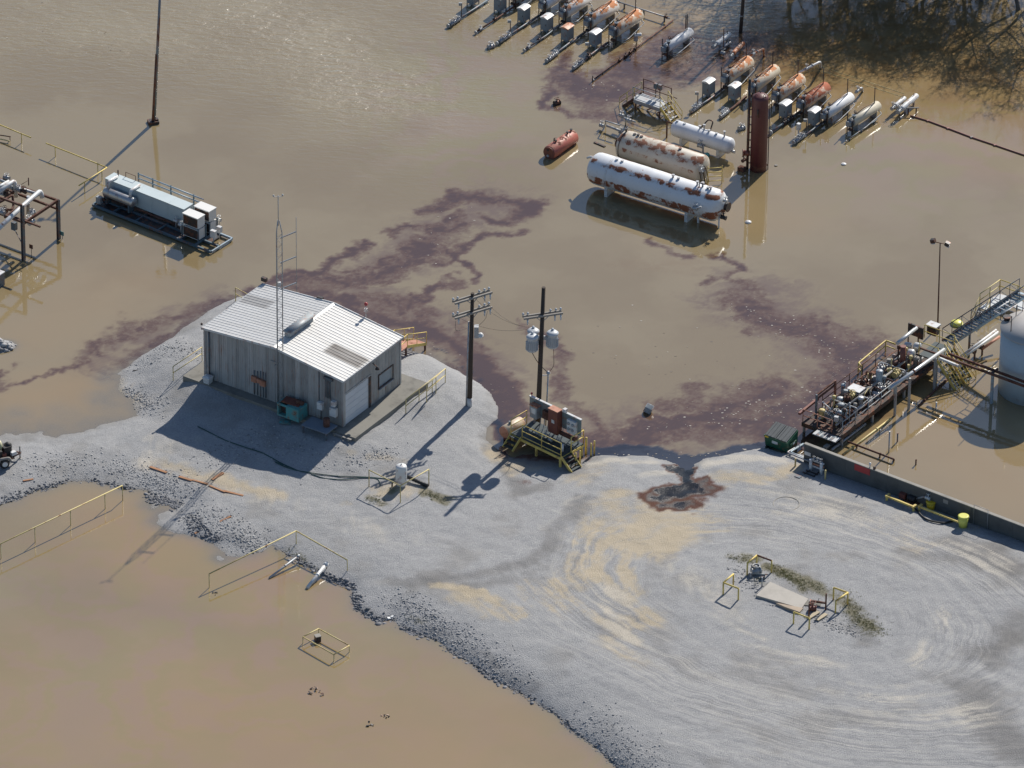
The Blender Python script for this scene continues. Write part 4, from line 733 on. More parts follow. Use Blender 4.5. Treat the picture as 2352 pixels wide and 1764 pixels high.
t.add('outlet_pipe',MB().pipe([(Lk*.6,-.4,.75),(Lk*.6,-.75,.75),(Lk*.6,-.75,-.5)],.07,8,.1),GALV); t.add('outlet_valve',MB().valve((Lk*.55,-.7,.7),(1,0,0),.1),GALV); t.add('teal_valve_cap',MB().ball((Lk*.68,-.85,.22),.2,10),TEAL); t.add('end_nozzle',MB().cyl((Lk-.05,-.1,.7),(Lk+.2,-.1,.7),.12),SILV)
m4=tankmat('red_primer_tank_paint',(.50,.15,.11),.10,[(.8,.95,.5)],2.,(.10,.03,.02))
t,Lk=tank('storage_tank','short red horizontal tank sitting low in the water',('T',150,450),('T',358,302),.42,.52,.22,m4,(.2,.8),RUST)
t.add('end_plate',MB().cyl((.05,0,.42),(-.02,0,.42),.47,24),BRN); t.add('end_nozzle',MB().cyl((-.02,.05,.22),(-.1,.05,.22),.1,10),GALV); t.add('end_nozzle',MB().cyl((-.02,.05,.68),(-.08,.05,.68),.08,10),DARK)
for q in(.28,.75,.9): t.add('nozzle',MB().lathe((Lk*q,0,.92),(0,0,1),[(0,.06),(.12,.06),(.13,.1),(.2,.1)],8),DARK)
t.add('vent_pipe',MB().pipe([(Lk*.25,.1,.9),(Lk*.25,.1,1.25),(Lk*.33,.1,1.2)],.04,6,.1),DARK)
# red vertical column
cb=g('TR',627,1008,0); ct=V('TR',632,560,cb.y); H=ct.z
VC=T('process_column','tall dark red vertical process column with external black riser','column',cb,SITE)
VC.add('shell',MB().lathe((0,0,-1),(0,0,1),[(0,.60),(H+.68,.60),(H+.8,.57),(H+.92,.42),(H+1.0,.06)],32),tankmat('oxide_red_column',(.115,.032,.034),.0,[(0,.5,.2)],3,(.06,.02,.015)))
L0=VC.l(V('TR',560,1000,cb.y-.0)); L1=VC.l(V('TR',570,470,cb.y))
n_=Matrix.Rotation(-SITE,3,'Z')@Vector((-1,0,0))
q0=n_*.78; VC.add('riser',MB().cyl((q0.x,q0.y,-.6),(q0.x,q0.y,L1.z),.10,10),DARK); VC.add('riser_cage',MB().cyl((q0.x*.9,q0.y*.9-.1,.2),(q0.x*.9,q0.y*.9-.1,H-.3),.04,8),RUST)
for k in range(9): z=.5+k*.62; VC.add('riser_clip',MB().beam(n_*.55+Vector((0,0,z)),n_*.86+Vector((0,0,z)),.08,.06),DARK)
q1=-n_*.68; VC.add('level_pipe',MB().cyl((q1.x,q1.y,-.3),(q1.x,q1.y,H-.2),.035,8),DARK)
for z in(.35,2.6,H-.4): VC.add('level_bracket',MB().beam(-n_*.55+Vector((0,0,z)),-n_*.7+Vector((0,0,z)),.05,.1),DARK)
q2=n_*.62; VC.add('manway',MB().cyl(q2+Vector((0,0,1.3)),n_*1.05+Vector((0,0,1.3)),.2,14).cyl(n_*1.05+Vector((0,0,1.3)),n_*1.15+Vector((0,0,1.3)),.27,14),BRN); VC.add('drain_valve',MB().valve(n_*1.0+Vector((0,-.1,.75)),(0,1,0),.08),RUST)
d2=Matrix.Rotation(-SITE,3,'Z')@Vector((-.25,-1,0)).normalized(); VC.add('davit',MB().pipe([d2*.6+Vector((0,0,4.5)),d2*.75+Vector((0,0,4.9)),d2*.7+Vector((0,0,5.2))],.05,6,.1),DARK)
VC.add('skirt_box',MB().box(n_*1.0+Vector((0,-.3,.05)),(.5,.4,.5)),RUST)
for k in range(3): a=k*2.1; VC.add('top_lug',MB().pipe([(.25*math.cos(a),.25*math.sin(a),H-.08),(.35*math.cos(a),.35*math.sin(a),H+.12),(.5*math.cos(a),.5*math.sin(a),H-.2)],.025,5),DARK)
# ================================================================ gas heaters, cabinets and flow lines
def hmat(i,col,top): return tankmat('heater_paint_%d'%i,col,.02,[(top,2.2,.62)] if top else [(5,6,0)],2.4,(.32,.13,.055))
HM={'w':hmat(0,(.76,.77,.78),0),'r':hmat(1,(.72,.70,.66),1.2),'o':hmat(2,(.68,.60,.48),1.05),'c':hmat(3,(.62,.56,.44),1.3),'d':tankmat('heater_red_rust',(.56,.42,.34),.08,[(1.0,2.2,.9)],2.2,(.24,.075,.04))}
def heater(label,pa,pb,kind,r=.47,axz=.95,stack=1.3,grp='horizontal gas heaters in rows',fire=True):
    a=g(*pa,axz); b=g(*pb,axz); d=b-a; rz=math.atan2(d.y,d.x); L_=Vector((d.x,d.y,0)).length
    t=T('gas_heater',label,'heater',Vector((a.x,a.y,0)),rz,grp); t.add('shell',MB().vessel((0,0,axz),(L_,0,axz),r,.12,24),HM[kind])
    for q in(.14,.84): t.add('saddle',MB().bb(L_*q-.06,L_*q+.06,-r*.75,r*.75,-1.0,axz-r*.5),GRYP)
    t.add('fire_tube_flange',MB().cyl((-.03,0,axz),(-.10,0,axz),r*.86,20),GRYP)
    t.add('stack',MB().cyl((L_*.86,.0,axz+r*.9),(L_*.86,0,axz+r+stack),.035,8),DARK)
    t.add('front_riser',MB().pipe([(-.2,-r*.7,-.5),(-.2,-r*.7,axz+r*.5),(.1,-r*.3,axz+r*1.05)],.05,8,.15),DARK)
    t.add('front_riser',MB().cyl((-.22,r*.55,-.4),(-.22,r*.55,axz+r+.45),.04,8),DARK)
    m=MB(); m.cyl((L_*.13,0,axz+r*.9),(L_*.13,0,axz+r+.3),.045,8); m.ring((L_*.13,0,axz+r+.3),(1,0,0),.1,.03,8,4); t.add('relief_valve',m,DARK)
    t.add('top_pipe',MB().pipe([(L_*.2,.06,axz+r+.04),(L_*.5,.06,axz+r+.1),(L_*.84,0,axz+r+.06)],.03,6),RUST)
    t.add('hatch',MB().lathe((L_*.07,-.05,axz+r*.9),(0,0,1),[(0,.12),(.14,.12),(.15,.17),(.2,.17)],10),GRYP)
    if fire:
        t.add('burner_box',MB().box((-.22,.05,axz-.05),(.22,.42,.4)),GRYP); t.add('gauge',MB().cyl((-.18,-r*.5,axz+.35),(-.24,-r*.5,axz+.35),.1,10),WHT)
        t.add('fuel_valve',MB().valve((-.25,-.1,.35),(0,1,0),.07),DARK)
    t.add('side_pipe',MB().pipe([(L_*.9,-r*.9,axz-.2),(L_*.9,-r-.22,axz-.35),(L_*.3,-r-.22,.18),(L_*.1,-r-.22,.18)],.035,6,.1),GALV)
    return t
heater('white heater cut by the top frame edge, leftmost heater in view',('H1',1330,-85),('H1',1760,-330),'w')
heater('white heater at the top edge with a bare front, second from left',('H1',1830,75),('H1',2250,-190),'w',.45)
heater('heater with rust tinted top, third from left in the upper row',('H2',258,215),('H2',660,-35),'r')
heater('white heater with orange rust rear half in the upper row',('H2',680,365),('H2',1120,95),'r',.5)
heater('most rusted heater in the upper row with a pale front disc',('H2',1105,525),('H2',1530,245),'o',.5)
heater('slim white heater standing alone between the two rows',('TM',1955,405),('TM',2160,270),'w',.36,.75)
heater('rust orange heater nearest the stile in the right row',('T2',300,500),('T2',450,392),'o',.47)
heater('cream heater half hidden behind the red column',('T2',475,560),('T2',618,445),'c',.45)
heater('orange rusted heater with a pipe loop behind, third in the right row',('T2',625,615),('T2',782,505),'o',.47)
heater('deep red rusted heater, fourth in the right row',('T2',785,665),('T2',945,560),'d',.46)
heater('clean white slim heater, second from the right end of the row',('T2',940,735),('T2',1100,620),'w',.38,.85)
heater('cream slim heater at the right end of the row',('T2',1105,785),('T2',1275,675),'c',.36,.8)
CABM=paint('blue_grey_cabinet',(.24,.29,.32),.5,rust=.05,dirt=.25,var=.08)
RUSTR=paint('rust_stained_white',(.62,.42,.30),.5,rust=.5,rustcol=(.3,.09,.03))
def cabinet(label,p,roof=WHT):
    b=g(*p,.0); t=T('meter_cabinet',label,'cabinet',b,SITE,'grey meter cabinets on legs'); z0,z1=.22,1.18; t.rz
    t.add('housing',MB().bb(-.6,0,0,.8,z0,z1),CABM)
    for x in(-.57,-.03):
        for y in(.03,.77): t.add('leg',MB().bb(x-.03,x+.03,y-.03,y+.03,-.9,z0),CABM)
    pr=[(-.64,z1),(-.64,z1+.05),(-.46,z1+.13),(-.3,z1+.16),(-.14,z1+.13),(.04,z1+.05),(.04,z1)]
    vs=[(x,-.04,z) for x,z in pr]+[(x,.84,z) for x,z in pr]; n=len(pr)
    t.add('roof',MB()._add(vs,[tuple(range(n-1,-1,-1)),tuple(range(n,2*n))]+[(i,(i+1)%n,n+(i+1)%n,n+i) for i in range(n)]),roof)
    d=t.add('door',MB().bb(-.56,-.04,-.018,-.0,z0+.06,z1-.05),CABM); t.add('handle',MB().box((-.12,-.035,.7),(.03,.03,.14)),DARK,d)
    t.add('meter_body',MB().ball((-.3,.3,.1),.16,10),GRYP); return t
for lb,p in (('grey cabinet cut by the top frame edge, first of the upper row',('H1',640,128)),('grey cabinet with white roof touching the top frame edge',('H1',1100,243)),('grey cabinet with cream roof and one open side',('H1',1500,424)),('grey cabinet with cream roof, fourth in the upper row',('H1',1890,578)),('grey cabinet with bright white roof at the right end of the upper row',('H2',795,838)),
  ('grey cabinet with white roof nearest the stile',('T2',190,634)),('grey cabinet with white roof just left of the red column',('T2',357,662)),('grey cabinet right of the red column',('T2',683,776)),('grey cabinet beside the slim white heater',('T2',868,822))): cabinet(lb,p)
cabinet('grey cabinet with orange rust stained roof in the upper row',('H2',320,750),RUSTR)
def flowline(label,pts,z=.16,r=.085,valves=(.08,.16,.24),mat=None,tips=True,cat='pipe',wheel=None):
    P=[g(*p[:3],p[3] if len(p)>3 else z) for p in pts]; t=T('flow_line',label,cat,Vector((P[0].x,P[0].y,0)),0,'flow lines just above the flood'); P=[t.l(p) for p in P]; L_=(P[-1]-P[0]); 
    t.add('pipe',MB().pipe(P,r,8,.15),mat or BLUG); dr=L_.normalized()
    for q in valves: t.add('valve',MB().valve(P[0]+L_*q,dr,r*1.15,.28),GALV if q<.3 else DARK)
    for q in(.12,.5,.9): pp=P[0]+L_*q; t.add('pipe_support',MB().bb(pp.x-.06,pp.x+.06,pp.y-.06,pp.y+.06,-1,pp.z),BLUG)
    if tips: t.add('end_flange',MB().cyl(P[0]-dr*.03,P[0]+dr*.06,r*1.8,10),GALV)
    if wheel: 
        pp=P[0]+L_*wheel; t.add('riser',MB().cyl(pp,pp+Vector((0,0,1.15)),.035,6),DARK); t.add('gauge_box',MB().box(pp+Vector((-.08,0,1.1)),(.26,.14,.22)),GRYP)
    return t
flowline('flow line with silver valves at the far left of the upper row',[('H1',215,440),('H1',640,165),('H1',900,-5)],wheel=.33)
flowline('thin flow line with rusty tip, second in the upper row',[('H1',680,548),('H1',1080,285),('H1',1500,-5)],r=.065,valves=(.1,.4),mat=RUST)
flowline('flow line with silver valves below the cream roofed cabinet',[('H1',1040,735),('H1',1480,445),('H1',1850,200)],wheel=.28)
flowline('thin flow line with white tip, fourth in the upper row',[('H1',1500,850),('H1',1880,600),('H2',220,400)],r=.065,valves=(.12,.4))
flowline('flow line below the rust roofed cabinet',[('H1',1880,1030),('H2',300,770),('H2',620,540)])
flowline('dark flow line at the right end of the upper row',[('H2',420,1150),('H2',780,880),('H2',1000,720)],valves=(.06,.14,.22,.45),wheel=.42)
flowline('long thin flow line running between the heater rows',[('TM',1335,678),('TM',1600,480),('TM',2015,170)],r=.05,z=.1,valves=(.33,.4,.46,.52),mat=RUST)
flowline('flow line with pale valves leading under the cabinet nearest the stile',[('T2',75,715),('T2',190,640),('T2',290,560)],wheel=.2)
flowline('flow line leading under the cabinet left of the red column',[('T2',265,750),('T2',345,690),('T2',430,620)],mat=RUST)
flowline('flow line emerging from behind the red column',[('T2',585,850),('T2',680,785),('T2',770,720)],r=.1,valves=(.5,.7))
flowline('flow line with silver valves in front of the slim white heater',[('T2',735,915),('T2',860,830),('T2',960,755)],wheel=.35)
flowline('white drain line beside the right end heater',[('T2',1070,905),('T2',1140,855),('T2',1270,765)],r=.04,valves=())
flowline('pale header pipe running along the back of the upper row',[('H2',1180,30,.4),('H2',2050,310,.4)],r=.06,valves=(.93,),mat=GALV)
def vesselet(label,pa,pb,r,z,mat,cat='pipe launcher'):
    a=g(*pa,z); b=g(*pb,z); d=b-a; t=T('pipe_launcher',label,cat,Vector((a.x,a.y,0)),math.atan2(d.y,d.x),'pipe launchers'); L_=Vector((d.x,d.y,0)).length
    t.add('barrel',MB().vessel((0,0,z),(L_,0,z),r,.4,16),mat); t.add('neck',MB().cyl((-.5,0,z),(.05,0,z),r*.55,10),GALV); t.add('valve',MB().valve((-.35,0,z),(1,0,0),r*.5,.45),GALV)
    for q in(.25,.8): t.add('support',MB().bb(L_*q-.05,L_*q+.05,-.06,.06,-1,z-r*.5),GRYP)
    t.add('vent_stub',MB().cyl((L_*.8,0,z),(L_*.8,0,z+r+.2),.03,6),DARK); return t
vesselet('white pipe launcher near the leaning timber pole',('T2',240,285),('T2',325,218),.2,.5,WHT); vesselet('small silver pipe launcher below the white one',('T2',285,300),('T2',330,272),.11,.3,GALV); vesselet('rust tipped pipe launcher left of the pipe loop',('T2',345,345),('T2',412,275),.17,.45,RUSTR)
vesselet('upper white launcher of the pair at the right edge of the yard',('T2',1385,680),('T2',1448,628),.17,.55,WHT); vesselet('lower white launcher of the pair at the right edge of the yard',('T2',1425,700),('T2',1525,612),.21,.6,WHT)
def loop(label,pts,r,mat):
    P=[g(*p) for p in pts]; t=T('pipe_loop',label,'pipe',Vector((P[0].x,P[0].y,0)),0); P=[t.l(p) for p in P]; t.add('pipe',MB().pipe(P,r,8,.25),mat); t.add('flange',MB().cyl(P[1]*.6+P[0]*.4,P[1]*.63+P[0]*.37,r*1.8,10),GALV); t.add('valve',MB().valve(P[0].lerp(P[1],.35),(P[1]-P[0]),r*.9,.35),GALV)
loop('rusty pipe loop behind the first heater of the right row',[('T2',440,365,1.3),('T2',540,312,1.3),('T2',545,370,-.3)],.08,RUSTR); loop('white pipe loop behind the third heater of the right row',[('T2',770,465,1.3),('T2',905,395,1.3),('T2',908,448,-.3)],.085,WHT); loop('short grey pipe bend behind the slim white heater',[('T2',1130,595,.6),('T2',1172,560,.6),('T2',1178,600,-.3)],.09,GALV)
mp=g('T2',765,870,0); M_=T('meter_post','small white box on a post in front of the right heater row','meter',mp,SITE); M_.add('post',MB().cyl((0,0,-1),(0,0,.5),.04),GALV); M_.add('box',MB().box((0,0,.75),(.25,.25,.5)),WHT)
sp_=g('TM',1700,430,0); M_=T('sensor_post','instrument post with white sensor head beside the long thin flow line','meter',sp_,SITE); M_.add('post',MB().cyl((0,0,-1),(0,0,1.5),.035),DARK); M_.add('sensor_head',MB().vessel((-.15,-.05,1.25),(.3,.25,1.35),.13,.6,12),WHT); M_.add('junction_box',MB().box((-.05,0,1.0),(.25,.2,.4)),GRYP)
sp2=g('TR',425,400,0); M_=T('stack_pole','thin rusty vent pipe in front of the first heater of the right row','pipe',g('T2',282,360,0),SITE); M_.add('pipe',MB().cyl((0,0,-1),(0,0,2.3),.035),RUST); M_.add('foot_valve',MB().valve((0,0,.25),(1,0,0),.09),GALV)
for lb,p in (('white valve bonnet standing out of the water left of the red column',('T2',400,830)),('isolated dark valve in the oil patch near the red tank',('TM',1030,880)),('pale valve cluster just off the upper row lines',('TM',470,405))):
    M_=T('gate_valve',lb,'valve',g(*p,0),.3); M_.add('bonnet',MB().valve((0,0,.1),(1,.3,0),.12,.35),GALV if 'dark' not in lb else DARK); M_.add('stem',MB().cyl((0,0,-1),(0,0,.3),.06),GALV)
# manifold pipes left of the cream tank
MF=T('tank_manifold','grey pipe manifold with handwheels left of the cream tank','manifold',g('T',640,230,0),SITE)
for pts,r,m in(([('T',640,215,.4),('T',760,262,.4)],.09,GALV),([('T',630,175,.9),('T',755,215,.9)],.05,GALV),([('T',630,175,.9),('T',632,205,.1)],.05,GALV),([('T',755,140,.9),('T',885,185,.9)],.07,GALV),([('T',800,160,.9),('T',800,225,-.2)],.06,GALV),([('T',815,225,.5),('T',775,265,.4)],.07,GALV)):
    MF.add('pipe',MB().pipe([MF.l(g(*p)) for p in pts],r,8),m)
for p in(('T',765,270,.3),('T',600,215,.3),('T',768,130,1.0),('T',830,172,1.)): MF.add('valve',MB().valve(MF.l(g(*p)),(1,0,0),.09),GALV)
# ================================================================ crossover stile
S0=g('ST',480,640,.85); ST=T('crossover_stile','grey decked crossover stile with yellow stair rails in the oily water','platform',Vector((S0.x,S0.y,0)),SITE)
dz=.9; lx=ST.l(g('ST',935,830,dz)).x; 
ST.add('deck',MB().bb(0,lx,-.1,.95,dz-.08,dz),GALV); ST.add('deck_skirt',MB().bb(0,lx,-.16,-.1,dz-.3,dz),GALV)
for x in(.1,lx-.1):
    for y in(0,.85): ST.add('leg',MB().bb(x-.05,x+.05,y-.05,y+.05,-1,dz-.1),RUST)
for x in(.3,lx*.5,lx-.3): ST.add('cross_brace',MB().beam((x-.3,.4,.05),(x+.4,.4,.5),.1,.08),RUST)
railing(ST,[(-.1,-.1,dz),(lx,-.1,dz)],None,GALV,(.95,.5),.03,2.)
stairs(ST,(lx,-.1,dz),(lx+1.25,-.1,-.35),(0,1.0,0),4,GALV,YEL,True,YEL); stairs(ST,(0,-.1,dz),(-1.25,-.1,-.35),(0,1.0,0),4,GALV,RUST,True,YEL2)
SF=T('instrument_stand','brown pipe frame with two instrument boxes behind the stile','frame',Vector(ST.o.location)+Matrix.Rotation(SITE,3,'Z')@Vector((-.1,1.25,0)),SITE)
for x in(0,lx+.15): SF.add('post',MB().cyl((x,0,-1),(x,0,1.95),.04),RUST)
for z in(1.9,1.25,.7): SF.add('cross_rail',MB().cyl((0,0,z),(lx+.15+(.5 if z==1.25 else 0),0,z),.03),RUST)
for x in(lx*.5,lx*.66): SF.add('instrument_box',MB().box((x,-.1,1.75),(.27,.2,.42)),BLUG); SF.add('conduit',MB().cyl((x,-.1,0),(x,-.1,1.6),.035),DARK)
# ================================================================ compressor skid on the left
k0=g('L',783,436,.25); k1=g('L',1788,836,.25); kd=k1-k0; SRZ=math.atan2(kd.y,kd.x); SL=Vector((kd.x,kd.y,0)).length; SW=2.35
SK=T('compressor_skid','long pale enclosure skid with stacked cooler boxes standing in the flood','skid',Vector((k0.x,k0.y,0)),SRZ)
BSK=paint('blue_skid_steel',(.10,.16,.20),.5,.2,rust=.06); ENC=paint('pale_green_enclosure',(.56,.64,.65),.45,dirt=.15); COOL=paint('cream_cooler_paint',(.80,.79,.75),.5,dirt=.15)
for y in(0,.95,SW): SK.add('skid_beam',MB().bb(0,SL,y-.06,y+.06,.08,.25),BSK if y<SW else STEELB)
for q in(0,.17,.36,.55,.74,.86,1.): SK.add('cross_beam',MB().bb(SL*q-.05,SL*q+.05,.06,SW-.06,.085,.245),BSK if q<1 else STEELB)
def sl(c,x,y,z): return SK.l(g(c,x,y,z))
ez=1.75; e0=sl('L',908,207,ez); e1=sl('L',1545,492,ez); ey0=(e0.y+e1.y)/2; ey1=ey0+.95; ex0,ex1=e0.x,e1.x
NP=5
for i in range(NP):
    xa=ex0+(ex1-ex0)*i/NP; xb=ex0+(ex1-ex0)*(i+1)/NP-.012; en=SK.add('enclosure_bay',MB().bb(xa,xb,ey0,ey1,.42,ez-.04),ENC)
    SK.add('roof_panel',MB().bb(xa-.02,xb+.004,ey0-.04,ey1+.04,ez-.04,ez+.005*(i%2)),ENC,en); SK.add('access_door',MB().bb(xa+.1,xb-.1,ey0-.015,ey0,.6,ez-.2),ENC,en)
SK.add('shade_plate',MB().bb(.1,SL-.9,.97,SW-.08,.10,.13),DARK); SK.add('shade_plate',MB().bb(.1,SL*.74,.07,.93,.10,.12),DARK)  # dark plates stand in for the black shade inside the skid frame
SK.add('base_pipe',MB().cyl((ex0,ey0-.15,.36),(ex1,ey0-.15,.36),.08),RUST)
a=sl('L',885,325,1.05); b=sl('L',1140,430,1.05)
mf=SK.add('exhaust_silencer',MB().vessel((a.x,a.y,1.05),(b.x,a.y,1.05),.36,.35,24),paint('bare_silver',(.55,.56,.56),.35,.6,rust=.1))
for q in(.12,.85):
    x=a.x+(b.x-a.x)*q; SK.add('silencer_pipe',MB().pipe([(x,a.y,1.3),(x,a.y,1.85),(x,ey0+.55,1.88)],.11,10,.2),WHT); SK.add('silencer_stand',MB().bb(x-.06,x+.06,a.y-.25,a.y+.25,.2,.8),BSK)
for k in range(5): SK.add('engine_valve',MB().valve((.25+.18*k,.6+.25*(k%2),.4+.08*k),(0,1,0),.07),GALV if k%2 else DARK)
SK.add('control_cabinet',MB().bb(.1,.5,.25,.55,.25,.75),GRYP)
# coolers: two stacks of two
for (px,py,bz,lb) in((1548,512,2.05,0),(1645,452,2.05,1)):
    c_=sl('L',px,py,bz)
    for k in range(2):
        z0=.3+k*.9; u=SK.add('cooler',MB().bb(c_.x,c_.x+1.35,c_.y,c_.y+.75,z0,z0+.8),COOL); SK.add('coil_grille',MB().bb(c_.x+.05,c_.x+1.3,c_.y-.02,c_.y,z0+.06,z0+.74),DARK,u)
        for q in range(5): SK.add('grille_slat',MB().bb(c_.x+.06,c_.x+1.29,c_.y-.035,c_.y-.02,z0+.12+q*.13,z0+.15+q*.13),DARK,u)
    SK.add('cooler_lid',MB().bb(c_.x-.03,c_.x+1.38,c_.y-.05,c_.y+.78,z0+.8,z0+.86),COOL)
    for x in(c_.x-.05,c_.x+1.4):
        for y in(c_.y-.04,c_.y+.79): SK.add('cooler_post',MB().bb(x-.04,x+.04,y-.04,y+.04,.2,1.25),BSK)
    SK.add('cooler_rail',MB().bb(c_.x-.09,c_.x+1.44,c_.y-.1,c_.y-.05,1.1,1.18),STEELB)
for x,y,s_ in((1808,690,.42),(1858,650,.34)):
    q=sl('L',x,y,1.0); SK.add('electrical_box',MB().box((q.x,q.y,1.0),(s_,.25,s_*1.3)),WHT); SK.add('box_post',MB().cyl((q.x,q.y,.2),(q.x,q.y,.75),.04),GALV)
for x,y in((1855,570),(1490,580),(1530,615)): q=sl('L',x,y,.8); SK.add('valve',MB().valve((q.x,q.y,.8),(1,0,0),.08),SILV); SK.add('valve_pipe',MB().cyl((q.x,q.y,.2),(q.x,q.y,.8),.04),GALV)
r0=sl('L',1172,182,2.0); r1=sl('L',1718,402,2.0); ry=r0.y
for z in(2.0,1.65): SK.add('coolant_pipe',MB().cyl((r0.x,ry,z),(r1.x,ry,z),.055),STEELB)
for q in(0,.22,.5,.85): x=r0.x+(r1.x-r0.x)*q; SK.add('pipe_stand',MB().bb(x-.04,x+.04,ry-.04,ry+.04,.1,2.1),BSK)
SK.add('thin_frame',MB().pipe([(ex0+1.,ey1+.1,1.7),(ex0+1.,ey1+.1,2.1),(ex0+1.9,ey1+.1,2.1),(ex0+1.9,ey1+.1,1.7)],.025,6),RUST); SK.add('vent_stub',MB().cyl((ex0+.55,ey1-.2,1.75),(ex0+.55,ey1-.2,2.25),.05),DARK)
# ================================================================ pipe rack at the left edge
pr0=g('PR',322,1290,0); pr1=g('PR',800,1000,0)
RK=T('pipe_rack','rusty steel pipe rack with white elbows at the left edge','pipe rack',pr0,SITE)
def rk(x,y,z): return RK.l(g('PR',x,y,z))
def rv(x,y,Yp): return RK.l(V('PR',x,y,Yp))
p0=Vector((0,0,0)); p1=RK.l(pr1); ztop=rv(790,465,pr1.y).z
def hbeam(mb,p,z0,z1,w_=.22):
    mb.bb(p.x-w_/2,p.x+w_/2,p.y-.015,p.y+.015,z0,z1); mb.bb(p.x-w_/2,p.x-w_/2+.03,p.y-.11,p.y+.11,z0,z1); mb.bb(p.x+w_/2-.03,p.x+w_/2,p.y-.11,p.y+.11,z0,z1); return mb
tall=rv(310,540,pr0.y).z
RK.add('column',hbeam(MB(),p0,-1.2,tall),BLUG); RK.add('column',hbeam(MB(),p1,-1.2,ztop),BLUG)
for off in(6.2,): 
    for p,zz in((p0,tall),(p1,ztop)): RK.add('column',hbeam(MB(),p-Vector((off,0,0)),-1.2,zz),BLUG)
for p,z in((p0,ztop-.1),(p0,tall-.05),(p1,ztop-.08),(p1,ztop-.75)):
    RK.add('long_beam',MB().beam(p+Vector((.1 if p is p1 else 0,0,z)),p+Vector((-7,0,z)),.12,.16),RUST)
RK.add('end_beam',MB().beam((p0.x,p0.y,ztop-.25),(p1.x,p1.y,ztop-.05),.14,.2),RUST); RK.add('end_beam',MB().beam((p0.x-1.6,p0.y,ztop-.25),(p1.x-1.6,p1.y,ztop-.05),.12,.18),RUST); RK.add('end_beam',MB().beam((p0.x-3.2,p0.y,ztop-.25),(p1.x-3.2,p1.y,ztop-.05),.12,.18),RUST)
RK.add('bracket_beam',MB().beam((p0.x-1.4,p0.y+.2,ztop-.1),(p0.x+1.4,p0.y+.2,ztop-.1),.1,.12),RUST)
def wp(pts,r,m,bend=.25,nm='pipe'): return RK.add(nm,MB().pipe([rk(*p) for p in pts],r,10,bend),m)
zp=ztop+.5
wp([(-60,900,zp),(300,560,zp),(550,345,zp),(575,440,zp-.5)],.17,WHT,.3,'white_pipe'); wp([(-60,385,zp+.2),(200,205,zp+.2),(215,430,zp-1)],.16,WHT,.3,'white_pipe'); wp([(-80,330,zp+.2),(120,215,zp+.2)],.12,WHT,.2,'white_pipe')
wp([(-60,530,zp-.2),(110,440,zp-.2),(170,400,zp-.2),(185,560,zp-.9),(150,610,zp-.9),(-60,560,zp-.9)],.09,RUST,.2,'rusty_pipe')
wp([(385,420,zp-.1),(380,660,ztop-1.2)],.12,GALV,0,'drop_pipe'); wp([(0,200,ztop+.1),(200,290,ztop+.1),(480,380,ztop+.1)],.11,GALV,.1,'header'); wp([(0,390,ztop),(110,420,ztop)],.07,GALV,0,'header')
for x,y in((30,360),(100,395),(180,270),(250,330),(320,345),(90,170),(60,610),(30,640),(150,300)): q=rk(x,y,ztop+.1); RK.add('valve',MB().valve(q,(1,0,0),.11,.3),GALV if x%20 else DARK)
for x,y in((430,650),(390,740),(425,770)): q=rk(x,y,ztop-.6); RK.add('valve',MB().valve(q,(0,1,0),.12,.3),SILV)
RK.add('vent_stub',MB().cyl(rk(390,270,ztop),rk(390,270,ztop)+Vector((0,0,.6)),.04),RUST); RK.add('thin_rod',MB().cyl(rk(290,260,ztop),rk(390,200,ztop+.1),.02),RUST); RK.add('tie_rod',MB().cyl(rk(470,465,ztop),rk(700,560,ztop),.025),RUST)
q=rk(195,880,1.2); RK.add('transformer_box',MB().box((q.x,q.y,1.55),(.35,.3,.6)),BLUG); RK.add('box_arm',MB().beam((q.x,q.y,1.3),(p0.x,p0.y,1.15),.05,.05),BLUG)
for lb,x,y,h_,m in(('small rusty sign on a thin post beside the pipe rack',430,1255,.9,RUST),('small teal sign plate at the foot of the far rack column',850,1000,.45,TEAL)):
    s_=T('marker_sign',lb,'sign',g('PR',x,y,0),SITE); s_.add('post',MB().cyl((0,0,-1),(0,0,h_),.02,6),DARK); s_.add('plate',MB().box((0,-.03,h_),(.3,.03,.32)),m)
sd_=T('blue_drum','dark blue steel box cut by the left frame edge','box',g('PR',-30,1640,0),SITE); sd_.add('body',MB().bb(-.55,.3,-.3,.4,-.5,1.0),BLUG); sd_.add('lid',MB().bb(-.58,.33,-.33,.43,1.0,1.06),WHT)
# yellow rails in the flood, left
def wrail(label,pts,z,r=.045,posts=(.15,.85),mat=YEL,zb=-1.,grp='yellow pipe rails in the flood'):
    P=[g(*p[:3],p[3] if len(p)>3 else z) for p in pts]; t=T('pipe_rail',label,'railing',Vector((P[0].x,P[0].y,0)),0,grp); P=[t.l(p) for p in P]
    for i in range(len(P)-1):
        t.add('rail',MB().cyl(P[i],P[i+1],r,8),mat)
        for q in(posts[i] if isinstance(posts[0],tuple) else posts): pp=P[i].lerp(P[i+1],q); t.add('post',MB().cyl((pp.x,pp.y,zb),(pp.x,pp.y,pp.z-r*.5),r*.7,8),mat)
    return t
wrail('yellow pipe rail with a corner beside the skid enclosure',[('TL',390,1213),('TL',905,1418),('TL',668,1572)],.8,posts=((.15,.85),(.18,.8)))
wrail('yellow pipe rail at the far left edge of the flood',[('TL',-160,992),('TL',262,1165)],.75,posts=(.2,.81)); wrail('short dark pipe stub behind the left yellow rail',[('TL',-30,1140),('TL',90,1158)],.35,.04,(.1,.95),RUST)
wrail('low yellow rail nearest the left edge below the stub',[('TL',-60,1165),('TL',85,1195)],.15,.04,(.3,.9),YEL2)
